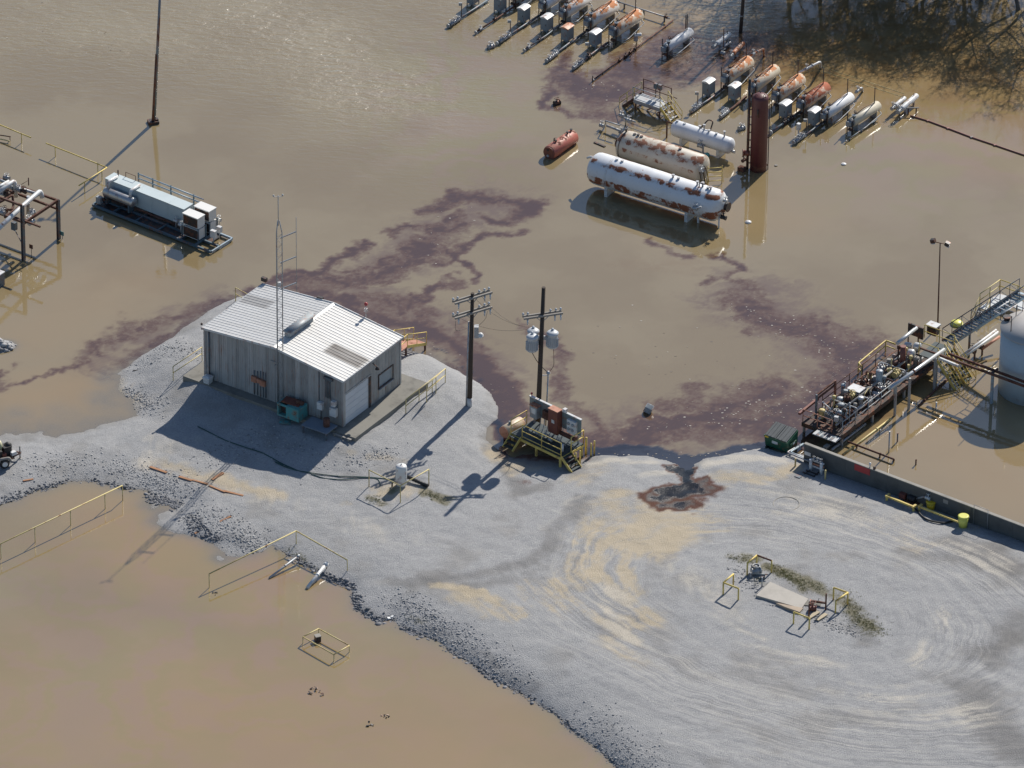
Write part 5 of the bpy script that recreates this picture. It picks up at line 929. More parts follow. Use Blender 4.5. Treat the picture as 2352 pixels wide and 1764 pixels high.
# tall light mast, leaning, its top out of frame
lb_=g('TL',1298,1040,0); LT=T('light_mast','tall steel light mast rising out of the top of the frame','light pole',lb_,0); tp=LT.l(V('TL',1352,0,lb_.y)); tp=tp*1.25
LT.add('mast',MB().cyl((0,0,-1),tp,.13,12,.09),paint('banded_mast_steel',(.22,.27,.29),.5,.3,rust=.3,stretch=(1,1,.3),scale=1.5)); LT.add('mast_sleeve',MB().cyl((0,0,0),tp*.45,.135,12,.115),paint('rust_mast_sleeve',(.08,.05,.045),.7,rust=.5)); LT.add('base_block',MB().box((.0,0,.05),(.75,.6,.3),.3).box((.2,.1,.22),(.3,.3,.15),.3),DARK)
LT.add('lamp_bar',MB().beam(tp+Vector((-.6,0,0)),tp+Vector((.6,0,0)),.08,.08),GALV)
for s_ in(-.55,.55): LT.add('floodlight',MB().box(tp+Vector((s_,-.1,-.1)),(.35,.25,.28)),DARK)
# flood light pole at the right
fb=g('D',2026,708,0); FT=T('floodlight_pole','thin rusty pole with two floodlights behind the metering skid','light pole',fb,0); tp=FT.l(V('D',2031,525,fb.y))
FT.add('pole',MB().cyl((0,0,-1),tp,.06,10,.04),RUST); d=Vector((.85,-.35,0)).normalized(); FT.add('lamp_bar',MB().pipe([tp-d*.5,tp,tp+d*.5],.03,6),DARK)
for s_ in(-1,1): q=tp+d*.52*s_; fl=FT.add('floodlight',MB().box(q+Vector((0,0,.05)),(.32,.3,.26),math.atan2(d.y,d.x),.3*s_),DARK); FT.add('lamp_lens',MB().box(q+Vector((0,-.12,-.04)),(.26,.06,.2),math.atan2(d.y,d.x),.3*s_),PORC,fl)
# timber pole by the trees and its neighbours
wp_=g('T2',390,208,0); WP=T('timber_pole','dark leaning timber pole rising out of the top of the frame','pole',wp_,0); tp=WP.l(V('T2',408,0,wp_.y)); WP.add('pole',MB().cyl((0,0,-1),tp*2.6,.15,10,.1),WOODP); WP.add('pole_band',MB().cyl(tp*.5,tp*.54,.15,10),GALV)
vp=g('TM',2215,250,0)
# debris floating or stranded
def lump(name,label,cat,p,s,mat,n=9,seed=1,h=.12):
    r=random.Random(seed); m=MB()
    for _ in range(n): m.box((r.gauss(0,s),r.gauss(0,s),r.uniform(0,h)),(r.uniform(.06,.2),r.uniform(.04,.1),r.uniform(.02,.06)),r.uniform(0,3),r.uniform(-.4,.4))
    return one(name,label,cat,m,mat,p)
lump('debris_clump','dark clump of debris floating in the lower pond, uppermost','debris',g('D',683,1493,0),.22,DARK,11,3); lump('debris_clump','small dark clump floating in the pond at lower centre, right of two','debris',g('D',830,1546,0),.16,DARK,7,4,.06); lump('debris_clump','small dark clump floating in the pond at lower centre, left of two','debris',g('D',800,1566,0),.14,DARK,6,5,.06); lump('debris_clump','faint dark scrap floating beside the yellow pond fence corner','debris',g('M',258,1005,0),.1,DARK,4,6,.05)
bk=T('floating_drum','grey tilted drum floating in front of the oily inlet','drum',g('P',1765,1110,0),.4); m=MB().lathe((-.15,0,.0),(.45,.2,.55),[(0,.25),(.02,.27),(.3,.27),(.32,.29),(.34,.27),(.62,.27),(.64,.24)],18); bk.add('drum_shell',m,GRYP); bk.add('drum_lid',MB().lathe((-.15+.64*.609,.64*.271,.64*.745),(.45,.2,.55),[(0,.23),(.02,.23)],18),GALV)
for lb,p,m,r_ in(('yellow round buoy floating behind the metering skid stairs',('CW',720,705),BUCK2,.42),('white ball floating right of the big white tank',('T',1838,1035),WHT,.2),('small white float in open water right of the heaters',('TR',1137,980),WHT,.16),('tiny pale float below the red column',('TR',733,988),ARM,.09)):
    o=T('float',lb,'float',g(*p,0),0); o.add('float_body',MB().lathe((0,0,-.1),(0,0,1),[(0,r_*.6),(.1,r_),(.1+r_*.35,r_*.97),(.1+r_*.55,r_*.7),(.1+r_*.62,r_*.2)],18),m); o.add('float_ring',MB().ring((0,0,.03),(0,0,1),r_*.98,.035,18,5),m)
one('plank','dark plank floating between the red tank and the big white tank','board',MB().box((0,0,.03),(1.0,.16,.08)),DARK,g('T',580,378,0),math.radians(-40))
# ================================================================ containment wall
WTOP=1.75
c0=g('DU',742,957,WTOP); c1=g('R',1690,1476,WTOP); cdv=(c1-c0); WRZ=math.atan2(cdv.y,cdv.x); 
WL=Vector((cdv.x,cdv.y,0)).length+9
CW_=T('containment_wall','dark concrete containment wall with a red sign along the gravel yard','wall',Vector((c0.x,c0.y,0)),WRZ)
WM=paint('weathered_wall_concrete',(.11,.113,.11),.9,dirt=.7,bump=.2)
nseg=8
for i in range(nseg): CW_.add('wall_segment',MB().bb(WL*i/nseg+(.006 if i else 0),WL*(i+1)/nseg-.006,0,.2,-1.2,WTOP-.06),WM)
CW_.add('wall_cap',MB().bb(-.02,WL,-.02,.22,WTOP-.06,WTOP),CONC)
bl=CW_.l(g('DU',1000,765,.2)); CW_.add('return_wall',MB().bb(0,.2,.22,bl.y,-1.2,.22),WM)
for k in range(4): CW_.add('wall_block',MB().bb(-.03,.23,.5+k*.62,.95+k*.62,.22,.36),CONC)
def wl(c,x,y):
    d=Vector(ray(c,x,y)); n_=Vector((math.sin(WRZ),-math.cos(WRZ),0)); t=n_.dot(c0-Vector(CAM))/n_.dot(d); return CW_.l(Vector(CAM)+d*t)
a=wl('DU',1545,1270); b=wl('DU',1785,1465); CW_.add('red_sign',MB().bb(a.x,b.x,-.035,-.005,b.z,a.z-.02),REDM)
a=wl('DU',750,1075); b=wl('DU',845,1165); CW_.add('white_sign',MB().bb(a.x,b.x,-.03,-.005,b.z,a.z),WHT)
a=wl('BW',990,390); b=wl('BW',1055,450); CW_.add('notice_plate',MB().bb(a.x,b.x,-.03,-.005,b.z-.08,a.z),ARM)
gp0=wl('BW',1420,450); gp1=wl('BW',1610,520)
CW_.add('gauge_frame',MB().pipe([(gp0.x,-.1,.6),(gp0.x,-.1,2.05),(gp1.x,-.1,2.05),(gp1.x,-.1,.6)],.02,6),GALV)
a=wl('DU',1775,1260); CW_.add('cap_light',MB().cyl((a.x,.1,WTOP),(a.x,.1,WTOP+.25),.05).ball((a.x,.1,WTOP+.3),.08,8),WHT); a=wl('DU',1845,1340); CW_.add('cap_stub',MB().box((a.x,.1,WTOP+.1),(.14,.14,.2)),DARK)
# ================================================================ dumpster
d0=gz('DU',465,1115); DU=T('dumpster','dark green dumpster with grey plastic lids at the oil edge','dumpster',Vector((d0.x,d0.y,d0.z)),SITE)
w_,dp=1.75,1.25; 
DU.add('bin_body',MB()._add([(-w_,0.06,.0),(0,.06,0),(0,dp,0),(-w_,dp,0),(-w_-.04,-.04,.82),(.04,-.04,.82),(.04,dp+.02,1.18),(-w_-.04,dp+.02,1.18)],[(3,2,1,0),(0,1,5,4),(1,2,6,5),(2,3,7,6),(3,0,4,7),(4,5,6,7)]),GRN)
DU.add('rim',MB().beam((-w_-.05,-.06,.8),(.05,-.06,.8),.06,.1),GRN); DU.add('side_pocket',MB().bb(.04,.14,.25,.95,.45,.62),GRN); DU.add('side_pocket',MB().bb(-w_-.14,-w_-.04,.25,.95,.45,.62),GRN)
ang=math.atan2(.36,1.29)
for x in(-w_*.75,-w_*.25): 
    ld=DU.add('lid',MB().box((x,.6,1.05),(w_*.47,1.36,.05),0,0,ang),LID)
    for q in(-.28,0,.28): DU.add('lid_rib',MB().box((x+q,.6,1.085),(.05,1.3,.03),0,0,ang),LID,ld)
DU.add('notice',MB().bb(-1.2,-.75,-.012,.004,.38,.68),WHT); DU.add('yellow_patch',MB().bb(-1.72,-1.45,-.095,-.06,.72,.84),BUCK)
for x in(-w_+.15,-.15):
    for y in(.2,dp-.2): DU.add('wheel',MB().cyl((x-.04,y,-.02),(x+.04,y,-.02),.09,10),BLK)
DU.add('side_label',MB().bb(.142,.15,.5,.7,.47,.6),WHT)
# ================================================================ metering skid
MZ=.85
m0=g('R',597,938,MZ); m1=g('R',1165,490,MZ); MSK=T('metering_skid','crowded rusty metering skid with valves, pumps and pipes by the containment wall','skid',Vector((m0.x,m0.y,0)),SITE)
def ml(c,x,y,z): return MSK.l(g(c,x,y,z))
LY=ml('R',1165,490,MZ).y; WX=-ml('R',392,792,MZ).x if False else 3.0
GR2=paint('rust_brown_grating',(.06,.045,.04),.75,.2,rust=.2,dirt=.4)
nd=10
for i in range(nd): MSK.add('deck_plate',MB().bb(-WX+.04,-.04,LY*i/nd+.008,LY*(i+1)/nd-.008,MZ-.06,MZ),GR2)
for x in(-WX,0): MSK.add('skid_beam',MB().bb(x-.06,x+.06,-.05,LY+.05,MZ-.3,MZ+.02),GR2)
for y in(0,LY): MSK.add('skid_beam',MB().bb(-WX+.06,-.06,y-.05,y+.05,MZ-.3,MZ+.015),GR2)
MSK.add('front_step',MB().bb(-1.75,.1,-.75,-.06,MZ-.12,MZ-.06),GALV)
for k in range(4): MSK.add('step_grating',MB().bb(-1.5+k*.35,-1.28+k*.35,-.7,-.12,MZ-.06,MZ-.045),BLUG)
for y in(.2,LY*.33,LY*.66,LY-.3):
    for x in(-WX,0): MSK.add('leg',MB().bb(x-.07,x+.07,y-.07,y+.07,-1.2,MZ-.3),GALV)
railing(MSK,[(0,.2,MZ),(0,LY*.55,MZ)],None,GRYP,(1.0,.55),.03,1.6); railing(MSK,[(-WX,2.4,MZ),(-WX,LY*.75,MZ)],None,RUST,(1.0,.55),.03,1.7); railing(MSK,[(-WX,0,MZ),(-.7,0,MZ)],None,SALM,(1.0,.55),.03,1.3)
# brown goal frame
f0=ml('DU',935,470,MZ); MSK.add('frame_post',MB().bb(-2.55,-2.43,.75,.87,MZ,MZ+1.95),BLUG); MSK.add('frame_post',MB().bb(-2.55,-2.43,3.05,3.17,MZ,MZ+1.95),BRN)
for z in(1.9,1.6): MSK.add('frame_rail',MB().bb(-2.54,-2.44,.87,3.05,MZ+z-.06,MZ+z+.06),RUST)
MSK.add('red_beam',MB().beam((-3.05,-.4,MZ+.85),(-3.05,1.9,MZ+.9),.16,.16),BRN)
MSK.add('loading_arm',MB().cyl((-2.5,1.6,MZ+1.),(-1.6,1.2,MZ+.95),.04),WHT)
rr=random.Random(11)
EQM=[GALV,GRYP,SILV,DARK,RUST,ARM,RUST,YEL2,BLUG]
for y in(.9,1.5,2.3,3.0,3.8,4.6,5.3,6.0,6.8,7.5,8.3,9.0,9.8,10.4):
    if y>LY-.4: continue
    for x in(-2.1,-1.45,-.75):
        xx=x+rr.uniform(-.2,.2); yy=y+rr.uniform(-.2,.2); k=rr.random(); m=rr.choice(EQM)
        if k<.3: MSK.add('valve',MB().valve((xx,yy,MZ+rr.uniform(.3,.8)),(rr.choice((0,1)),1,0),rr.uniform(.09,.14),.35),m)
        elif k<.5: MSK.add('pump',MB().vessel((xx-.25,yy,MZ+.3),(xx+.25,yy+.1,MZ+.3),.17,.3,14).bb(xx-.3,xx+.3,yy-.15,yy+.15,MZ,MZ+.1),m)
        elif k<.72: h_=rr.uniform(.6,1.3); MSK.add('meter_riser',MB().cyl((xx,yy,MZ),(xx,yy,MZ+h_),.05,8).lathe((xx,yy,MZ+h_),(0,0,1),[(0,.05),(.02,.13),(.22,.13),(.26,.06)],10),m)
        elif k<.86: MSK.add('instrument_box',MB().box((xx,yy,MZ+.7),(.28,.22,.36),.3).cyl((xx,yy,MZ),(xx,yy,MZ+.55),.03,6),m)
        else: MSK.add('strainer',MB().lathe((xx,yy,MZ+.15),(0,0,1),[(0,.12),(.1,.18),(.55,.18),(.6,.24),(.68,.24),(.75,.1)],14),m)
for x,z in((-2.1,.3),(-1.45,.45),(-.75,.3),(-1.1,.75)): MSK.add('header_pipe',MB().cyl((x,.6,MZ+z),(x,LY-.5,MZ+z),.075,10),GALV if z<.4 else ARM)
for k_ in range(46):
    xx,yy=rr.uniform(-2.7,-.3),rr.uniform(.5,LY-.4); h_=rr.uniform(.25,1.5); m=rr.choice(EQM)
    if k_%3==0: MSK.add('small_riser',MB().cyl((xx,yy,MZ),(xx,yy,MZ+h_),.03,6).ball((xx,yy,MZ+h_),.07,6),m)
    elif k_%3==1: a_=rr.uniform(.3,.9); MSK.add('tubing',MB().pipe([(xx,yy,MZ+.05),(xx,yy,MZ+h_*.6),(xx+rr.uniform(-.6,.6),yy+a_,MZ+h_*.6),(xx,yy+a_,MZ+.05)],.025,5,.1),m)
    else: MSK.add('fitting',MB().box((xx,yy,MZ+h_*.5),(.16,.16,.2),rr.uniform(0,1.5)).cyl((xx,yy,MZ),(xx,yy,MZ+h_*.5),.03,6),m)
for y in(1.2,2.6,4.1,5.6,7.,8.6): 
    if y<LY: MSK.add('cross_pipe',MB().pipe([(-2.5,y,MZ+.1),(-2.5,y,MZ+.75),(-.4,y,MZ+.75),(-.4,y,MZ+.1)],.05,8,.15),RUST if int(y)%2 else GALV)
q=ml('R',690,690,MZ+.4); MSK.add('tank_box',MB().bb(q.x-.45,q.x+.45,q.y-.35,q.y+.35,MZ,MZ+.85),BLUG); MSK.add('tank_lid',MB().bb(q.x-.5,q.x+.5,q.y-.4,q.y+.4,MZ+.85,MZ+.92),WHT)
q=ml('R',825,660,MZ); MSK.add('filter_vessel',MB().vessel((q.x,q.y,MZ-.1),(q.x,q.y,MZ+1.55),.24,.4,18),STEELB)
q=ml('R',965,545,MZ); MSK.add('brown_column',MB().cyl((q.x,q.y,MZ),(q.x,q.y,MZ+1.9),.2,16),BRN)
for x,y in((590,850),(622,840),(612,690)): q=ml('R',x,y,MZ); MSK.add('gas_bottle',MB().vessel((q.x,q.y,MZ-.05),(q.x,q.y,MZ+.85),.16,.7,14),STEELB)
for x,y,r_ in((1018,450,.3),(1055,410,.3),(1000,400,.2)): q=ml('R',x,y,MZ+1.0); MSK.add('actuator',MB().vessel((q.x-.3,q.y,MZ+1.),(q.x+.25,q.y+.1,MZ+1.05),r_,.5,16),SILV)
a=ml('R',935,385,MZ+1.9); b=ml('R',1050,293,MZ+1.9); MSK.add('silver_tube',MB().cyl(a,b,.13,14),SILV)
for x,y,w2,h2 in((1035,300,.9,.85),(1075,320,.4,.9)): q=ml('R',x,y,MZ+1.3); MSK.add('back_panel',MB().bb(q.x-w2/2,q.x+w2/2,q.y-.06,q.y+.06,MZ+.8,MZ+.8+h2),DARK); MSK.add('panel_post',MB().bb(q.x-w2/2,q.x-w2/2+.06,q.y-.05,q.y+.05,MZ,MZ+.8),DARK)
q=ml('R',1148,335,MZ+.6); MSK.add('control_box',MB().bb(q.x-.35,q.x+.35,q.y-.25,q.y+.25,MZ+.7,MZ+1.35),DARK); MSK.add('control_box_roof',MB().bb(q.x-.42,q.x+.42,q.y-.32,q.y+.32,MZ+1.35,MZ+1.45),WHT)
# yellow guard loop on the water side
pts=[('R',725,525),('R',705,502),('R',868,368),('R',925,390)]
GL=T('guard_rail','yellow guard rail loop on the water side of the metering skid','railing',g('R',705,530,0),SITE); P=[GL.l(g(*p,.85)) for p in pts]
GL.add('rail',MB().pipe(P,.06,8,.1),YEL); GL.add('rail',MB().pipe([p-Vector((0,0,.4)) for p in P],.045,8,.1),YEL)
for p in P[:3]: GL.add('post',MB().cyl((p.x,p.y,-1),p,.05),YEL)
# yellow walkway rails and stairs at the skid's far end
YS=T('skid_stairs','yellow railed steel stairs descending from the metering skid','stairs',Vector((*tuple(g('R',1192,478,1.75))[:2],0)),SITE)
for y0_ in(-.35,.85): stairs(YS,(0,y0_,1.75),(1.85,y0_,-.45),(0,.85,0),7,GRAT,YEL,True,YEL)
YS.add('landing',MB().bb(-1.5,0,-.35,1.75,1.67,1.75),GRAT); railing(YS,[(-2.4,1.75,1.75),(-.0,1.75,1.75)],None,YEL,(1.0,.5),.032,1.2); railing(YS,[(-1.5,-.35,1.75),(0,-.35,1.75)],None,YEL,(1.0,.5),.032,1.2)
for x in(-1.4,-.1):
    for y in(-.25,1.65): YS.add('leg',MB().bb(x-.05,x+.05,y-.05,y+.05,-1,1.67),GALV)
# silver transfer pipe on posts along the skid, and rusty pipe bridge
TP=T('transfer_pipe','silver pipe on tall posts along the front of the metering skid','pipe',g('R',920,810,0),SITE)
zt=2.55; P=[TP.l(g('R',890,655,zt)),TP.l(g('R',1215,422,zt))]; TP.add('pipe',MB().cyl(P[0],P[1],.13,14),SILV); TP.add('insulation_joint',MB().cyl(P[0].lerp(P[1],.42),P[0].lerp(P[1],.44),.16,14),RUST)
for (x,y) in((920,815),(1003,778),(1155,660)): q=TP.l(g('R',x,y,0)); TP.add('post',MB().bb(q.x-.07,q.x+.07,q.y-.07,q.y+.07,-1,zt-.1),GALV)
TP.add('saddle_beam',MB().beam((P[1].x-1.6,P[1].y-.5,zt-.2),(P[1].x+.1,P[1].y-.5,zt-.2),.1,.12),RUST)
PB=T('pipe_bridge','rusty twin pipe bridge crossing toward the water tank','pipe bridge',g('R',1495,742,0),SITE); zb=2.5
for (xa,ya,xb,yb,m) in((1190,455,1760,665,RUST),(1240,445,1760,640,RUST),(1190,475,1300,520,WHT)): a=PB.l(g('R',xa,ya,zb)); b=PB.l(g('R',xb,yb,zb)); PB.add('pipe',MB().beam(a,b,.12,.16),m)
PB.add('post',MB().bb(-.08,.08,-.08,.08,-1,zb-.1),STEELB); PB.add('cross_arm',MB().beam((0,-.3,zb-.05),(.05,.55,zb-.05),.12,.15),DARK)
WPp=T('water_lines','pair of white pipes running up to the water tank','pipe',g('R',1300,480,0),SITE)
for k in(0,1): WPp.add('pipe',MB().cyl(WPp.l(g('R',1305+k*10,470+k*12,.8)),WPp.l(g('R',1525+k*12,305+k*12,1.4)),.085,12),WHT)
WPp.add('pipe',MB().cyl(WPp.l(g('R',1440,420,.5)),WPp.l(g('R',1545,345,.9)),.1,12),SALM)
for x,y in((1440,455),(1395,480)): q=WPp.l(g('R',x,y,0)); WPp.add('support',MB().bb(q.x-.05,q.x+.05,q.y-.05,q.y+.05,-1,.7),RUST); WPp.add('valve',MB().valve((q.x-.2,q.y,.6),(1,0,0),.12),DARK)
# ================================================================ water tank and catwalk
WR=2.35; tb=g('CW',1186+WR*33.6*4.881,1430,0); WT=T('water_tank','pale blue steel storage tank cut by the right frame edge','tank',Vector((tb.x,tb.y,0)),SITE); TH=4.75
TKM=tankmat('chalky_blue_tank_paint',(.45,.53,.58),.0,[(0,.4,.15)],1.1); WT.add('shell',MB().lathe((0,0,-1),(0,0,1),[(0,WR),(1+TH,WR)],48),TKM)
for z in(1.6,3.2): WT.add('shell_seam',MB().ring((0,0,z),(0,0,1),WR+.0,.012,48,4),TKM)
WT.add('roof',MB().lathe((0,0,TH),(0,0,1),[(0,WR+.06),(.05,WR+.06),(.3,.3),(.32,.05)],48),tankmat('stained_tank_roof',(.46,.44,.42),.0,[(9,10,0)],.8,(.32,.16,.1)))
RT=T('catwalk','grey steel truss catwalk climbing to the water tank roof','catwalk',g('R',1250,385,0),SITE)
ca=RT.l(g('R',1262,392,1.2)); cb_=RT.l(g('R',1720,95,TH+.2)); wv=Vector((-.8,0,0))
for s_ in(0,1):
    a=ca+wv*s_; b=cb_+wv*s_; RT.add('stringer',MB().beam(a,b,.06,.18),STEELB if s_==0 else BLUG); RT.add('top_rail',MB().cyl(a+Vector((0,0,1.)),b+Vector((0,0,1.)),.035),BLUG)
    n=8
    for i in range(n+1): p=a.lerp(b,i/n); RT.add('post',MB().cyl(p,p+Vector((0,0,1.)),.025,6),BLUG)
    for i in range(n): RT.add('brace',MB().beam(a.lerp(b,i/n)+Vector((0,0,1)),a.lerp(b,(i+1)/n),.03,.03),BLUG)
n=26
for i in range(n): p=ca.lerp(cb_,(i+.5)/n)+wv*.5; RT.add('tread',MB().box(p,(.76,.22,.04)),STEELB)
for q in(.3,.75): p=ca.lerp(cb_,q)+wv*.5; RT.add('support_post',MB().bb(p.x-.06,p.x+.06,p.y-.06,p.y+.06,-1,p.z-.1),BLUG)
FR=T('hatch_railing','white hatch frame on top of the water tank edge','frame',g('CW',1230,600,TH),SITE); P=[FR.l(g('CW',x,y,TH+.35)) for x,y in((1135,555),(1310,445),(1400,485),(1215,595))]
for i in range(4): FR.add('frame_bar',MB().cyl(P[i],P[(i+1)%4],.035,6),WHT); FR.add('post',MB().cyl(P[i]-Vector((0,0,.45)),P[i],.03,6),BLUG)
for q in(.33,.66): FR.add('frame_bar',MB().cyl(P[0].lerp(P[1],q),P[3].lerp(P[2],q),.03,6),WHT)
# roof handrail posts
for x,y,h_ in((1328,780,1.2),(1385,610,.8),(1460,545,.7)): q=WT.l(g('CW',x,y,TH+.15)); WT.add('roof_post',MB().cyl((q.x,q.y,TH),(q.x,q.y,TH+.1+h_),.03,6),DARK)
q=WT.l(g('CW',1285,640,TH+.2)); WT.add('roof_hatch',MB().lathe((q.x,q.y,TH+.05),(0,0,1),[(0,.22),(.2,.22),(.24,.28),(.3,.28)],14),DARK)
# yellow platform behind the catwalk
YP=T('rail_platform','yellow railed platform behind the catwalk at the right edge','platform',g('CW',960,480,0),SITE); pz=.6
P=[YP.l(g('CW',x,y,pz)) for x,y in((975,520),(1200,360),(1600,500),(1300,640))]
YP.add('deck',MB().prism([(P[1].x-.1,P[1].y-1.0),(P[1].x,P[1].y),(P[2].x,P[2].y),(P[2].x-.1,P[2].y-1.)],pz-.08,pz),GALV); YP.add('deck',MB().prism([(P[0].x,P[0].y),(P[1].x,P[1].y-1.02),(P[1].x+.8,P[1].y-1.02),(P[0].x+.8,P[0].y)],pz-.08,pz),GALV)
railing(YP,[P[0],P[1]],None,YEL2,(1.1,.6),.035,1.6); railing(YP,[P[1],P[2]],None,YEL,(1.1,.6),.035,1.6)
stairs(YP,P[0],P[0]+Vector((0,-1.1,-1.0)),(.8,0,0),3,GALV,GALV,True,YEL2)
for p in(P[0],P[1],P[2]): YP.add('leg',MB().cyl((p.x,p.y,-1),(p.x,p.y,pz),.05),GALV)
# submerged yard pipes inside the wall
for lb,pts,r_,m in(('long pale pipe breaking the surface inside the containment wall',[('R',545,1020,.12),('R',745,865,.12)],.09,GALV),('second pale pipe just awash inside the containment wall',[('R',610,1050,.05),('R',895,835,.05)],.08,YEL2),('dark double pipe lying across the water inside the wall',[('R',640,970,.25),('R',915,1075,.25),('R',915,1085,-.2)],.07,RUST),('rusty pipe awash beneath the stairs foot',[('R',1060,760,.05),('R',1240,590,.08)],.07,RUST)):
    P=[g(*p) for p in pts]; t=T('yard_pipe',lb,'pipe',Vector((P[0].x,P[0].y,0)),0); P=[t.l(p) for p in P]; t.add('pipe',MB().pipe(P,r_,8,.1),m)
    for q in(.2,.7): t.add('coupling',MB().cyl(P[0].lerp(P[1],q),P[0].lerp(P[1],q+.02),r_*1.35,10),m); pp=P[0].lerp(P[1],q); t.add('support',MB().bb(pp.x-.05,pp.x+.05,pp.y-.05,pp.y+.05,-1,pp.z),m)
for lb,p,h_,m in(('grey post standing in the water beside the skid front',('R',885,1035),1.6,GALV),('short blue stake in the water inside the wall',('R',936,972),.65,BLUG),('thin stake in the water nearest the containment wall',('R',1046,1108),.35,RUST),('small white capped pipe stub inside the bund',('R',1167,770),.4,WHT)):
    t=T('stake',lb,'post',g(*p,0),0); t.add('post',MB().cyl((0,0,-1),(0,0,h_),.05,8),m); t.add('cap',MB().cyl((0,0,h_),(0,0,h_+.05),.065,8),m)
# ================================================================ fences and pipes of the lower pond
wrail('long yellow pipe fence crossing the lower left pond',[('LL',-330,1815),('LL',848,1252)],1.15,.042,(.28,.48,.69,.895,1.0),YEL2,-1,'yellow pond fences')
wrail('angled yellow pipe fence with a corner at the pond bank',[('M',222,880),('M',775,607,1.25),('M',1100,792,1.15)],1.05,.042,((0,1.),(1.,)),YEL2,-1,'yellow pond fences')
wrail('small rectangular yellow rail frame standing in the pond',[('M',918,1228),('M',1113,1335),('M',1015,1393),('M',818,1280),('M',918,1228)],.5,.04,((0,),(0,),(0,),(0,)),YEL2,-1,'yellow pond fences')
pb=T('pump_box','small dark box with pale lid inside the rectangular rail frame','box',g('M',912,1305,0),.4); pb.add('body',MB().box((0,0,.12),(.34,.34,.5)),DARK); pb.add('lid',MB().box((0,0,.39),(.38,.38,.05)),CONC)
for lb,a,b,r_,m in(('thin grey pipe running down the rocky bank into the pond',('M',795,762,.5),('M',605,905,.05),.07,GALV),('white pipe running down the rocky bank into the pond',('M',968,815,.55),('M',845,970,.05),.12,WHT)):
    A=g(*a); B=g(*b); t=T('drain_pipe',lb,'pipe',Vector((A.x,A.y,0)),0); A=t.l(A); B=t.l(B); t.add('pipe',MB().pipe([A,B],r_,10),m); t.add('coupling',MB().cyl(A.lerp(B,.45),A.lerp(B,.49),r_*1.25,10),m); t.add('end_collar',MB().cyl(A-(B-A).normalized()*.02,A.lerp(B,.08),r_*1.3,10),m); t.add('support_stake',MB().cyl((A.x,A.y,A.z-.8),(A.x,A.y,A.z),.03,6),RUST)
one('white_rag','white scrap caught on the rocks of the bank','debris',MB().box((0,0,.05),(.35,.22,.08),.4,.2).box((.15,.1,.1),(.2,.15,.08),.9),WHT,gz('M',1370,1165))
# ================================================================ white standpipe tank with its guard frame
wt=gz('M',1443,318); WK=T('pressure_tank','small white upright pressure tank inside a yellow corner rail','tank',wt,0); WK.add('shell',MB().vessel((0,0,.0),(0,0,1.62),.37,.45,24),WHT); WK.add('foot_ring',MB().cyl((0,0,-.1),(0,0,.12),.3,20),GALV); WK.add('air_valve',MB().cyl((0,0,1.6),(0,0,1.7),.04,8),GALV)
WK.add('outlet_pipe',MB().pipe([(-.3,-.1,.3),(-.6,-.15,.3),(-.6,-.15,-.2)],.05,8,.1),DARK)
P=[gz('M',1238,325),gz('M',1437,425),gz('M',1618,320)]; gf=rail_thing('yellow pipe corner rail guarding the white pressure tank',P,(1.28,),9,YEL2,.035)
a=gz('M',1480,262,.25); b=gz('M',1612,322,.1); t=T('black_pipe','black ribbed pipe lying beside the white pressure tank','pipe',a,0); B=t.l(b); t.add('pipe',MB().cyl((0,0,0),B,.12,12),BLK)
for k in range(8): q=B*((k+.5)/8); t.add('rib',MB().ring(q,B,.12,.025,12,4),BLK)
HOSE=paint('dark_green_hose',(.03,.085,.075),.6)
def hose(label,pts,r,m,name='hose',dz=.03):
    P=[gz(*p)+Vector((0,0,dz)) for p in pts]; Q=[]
    for i in range(len(P)-1):
        p0,p1,p2,p3=P[max(i-1,0)],P[i],P[i+1],P[min(i+2,len(P)-1)]
        for k in range(7):
            t=k/7; q=.5*((2*p1)+(p2-p0)*t+(2*p0-5*p1+4*p2-p3)*t*t+(3*p1-p0-3*p2+p3)*t**3); q.z=max(q.z,tz(q.x,q.y)+dz); Q.append(q)
    Q.append(P[-1]); o=Q[0]; return one(name,label,'hose',MB().pipe([q-o for q in Q],r,6),m,o)
hose('dark green hose snaking from the building shadow to the white tank',[('LL',1370,845),('LL',1440,880),('LL',1560,940),('LL',1700,990),('LL',1820,1030),('LL',1950,1100),('LL',2060,1150),('M',640,170),('M',740,215),('M',870,240),('M',1050,262),('M',1240,268),('M',1400,285)],.035,HOSE)
hose('second green hose loop ending near the white pressure tank',[('M',870,248),('M',960,275),('M',1080,282),('M',1200,272),('M',1290,280),('M',1310,320)],.03,HOSE)
for k,(x0,y0,x1,y1,w_,lb) in enumerate(((1240,1192,1330,1220,.2,'orange wet board in the mud, leftmost of the row below the shadow'),(1330,1215,1440,1245,.16,'orange wet board in the mud, second from left'),(1470,1215,1545,1165,.22,'broken orange board crossing the mast shadow'),(1450,1255,1560,1300,.14,'orange wet board in the mud below the mast shadow'),(1545,1290,1685,1325,.16,'orange wet board in the mud, rightmost of the row'),(1040,1125,1155,1165,.2,'short orange board in the puddle at the road edge'),(1350,1588,1600,1468,.16,'long orange board lying alone on the gravel bank'),(160,1222,230,1210,.14,'small tan board on the left road bank'))):
    a=gz('LL',x0,y0); b=gz('LL',x1,y1); d=b-a; one('mud_board',lb,'board',MB().box((0,0,.03),(d.length,w_,.05),0,-math.atan2(d.z,math.hypot(d.x,d.y))),PLANK,(a+b)/2,math.atan2(d.y,d.x),'boards in the mud')
st_=one('driftwood','bare dead branch lying on the gravel left of the building','branch',MB().pipe([(0,0,.05),(.6,.0,.1),(1.1,-.12,.08),(1.5,-.1,.05)],.04,5).pipe([(.9,-.08,.09),(1.2,.12,.12)],.025,5).pipe([(1.0,-.1,.09),(1.1,-.4,.1)],.02,5),WOODP,gz('LL',920,462),.05)
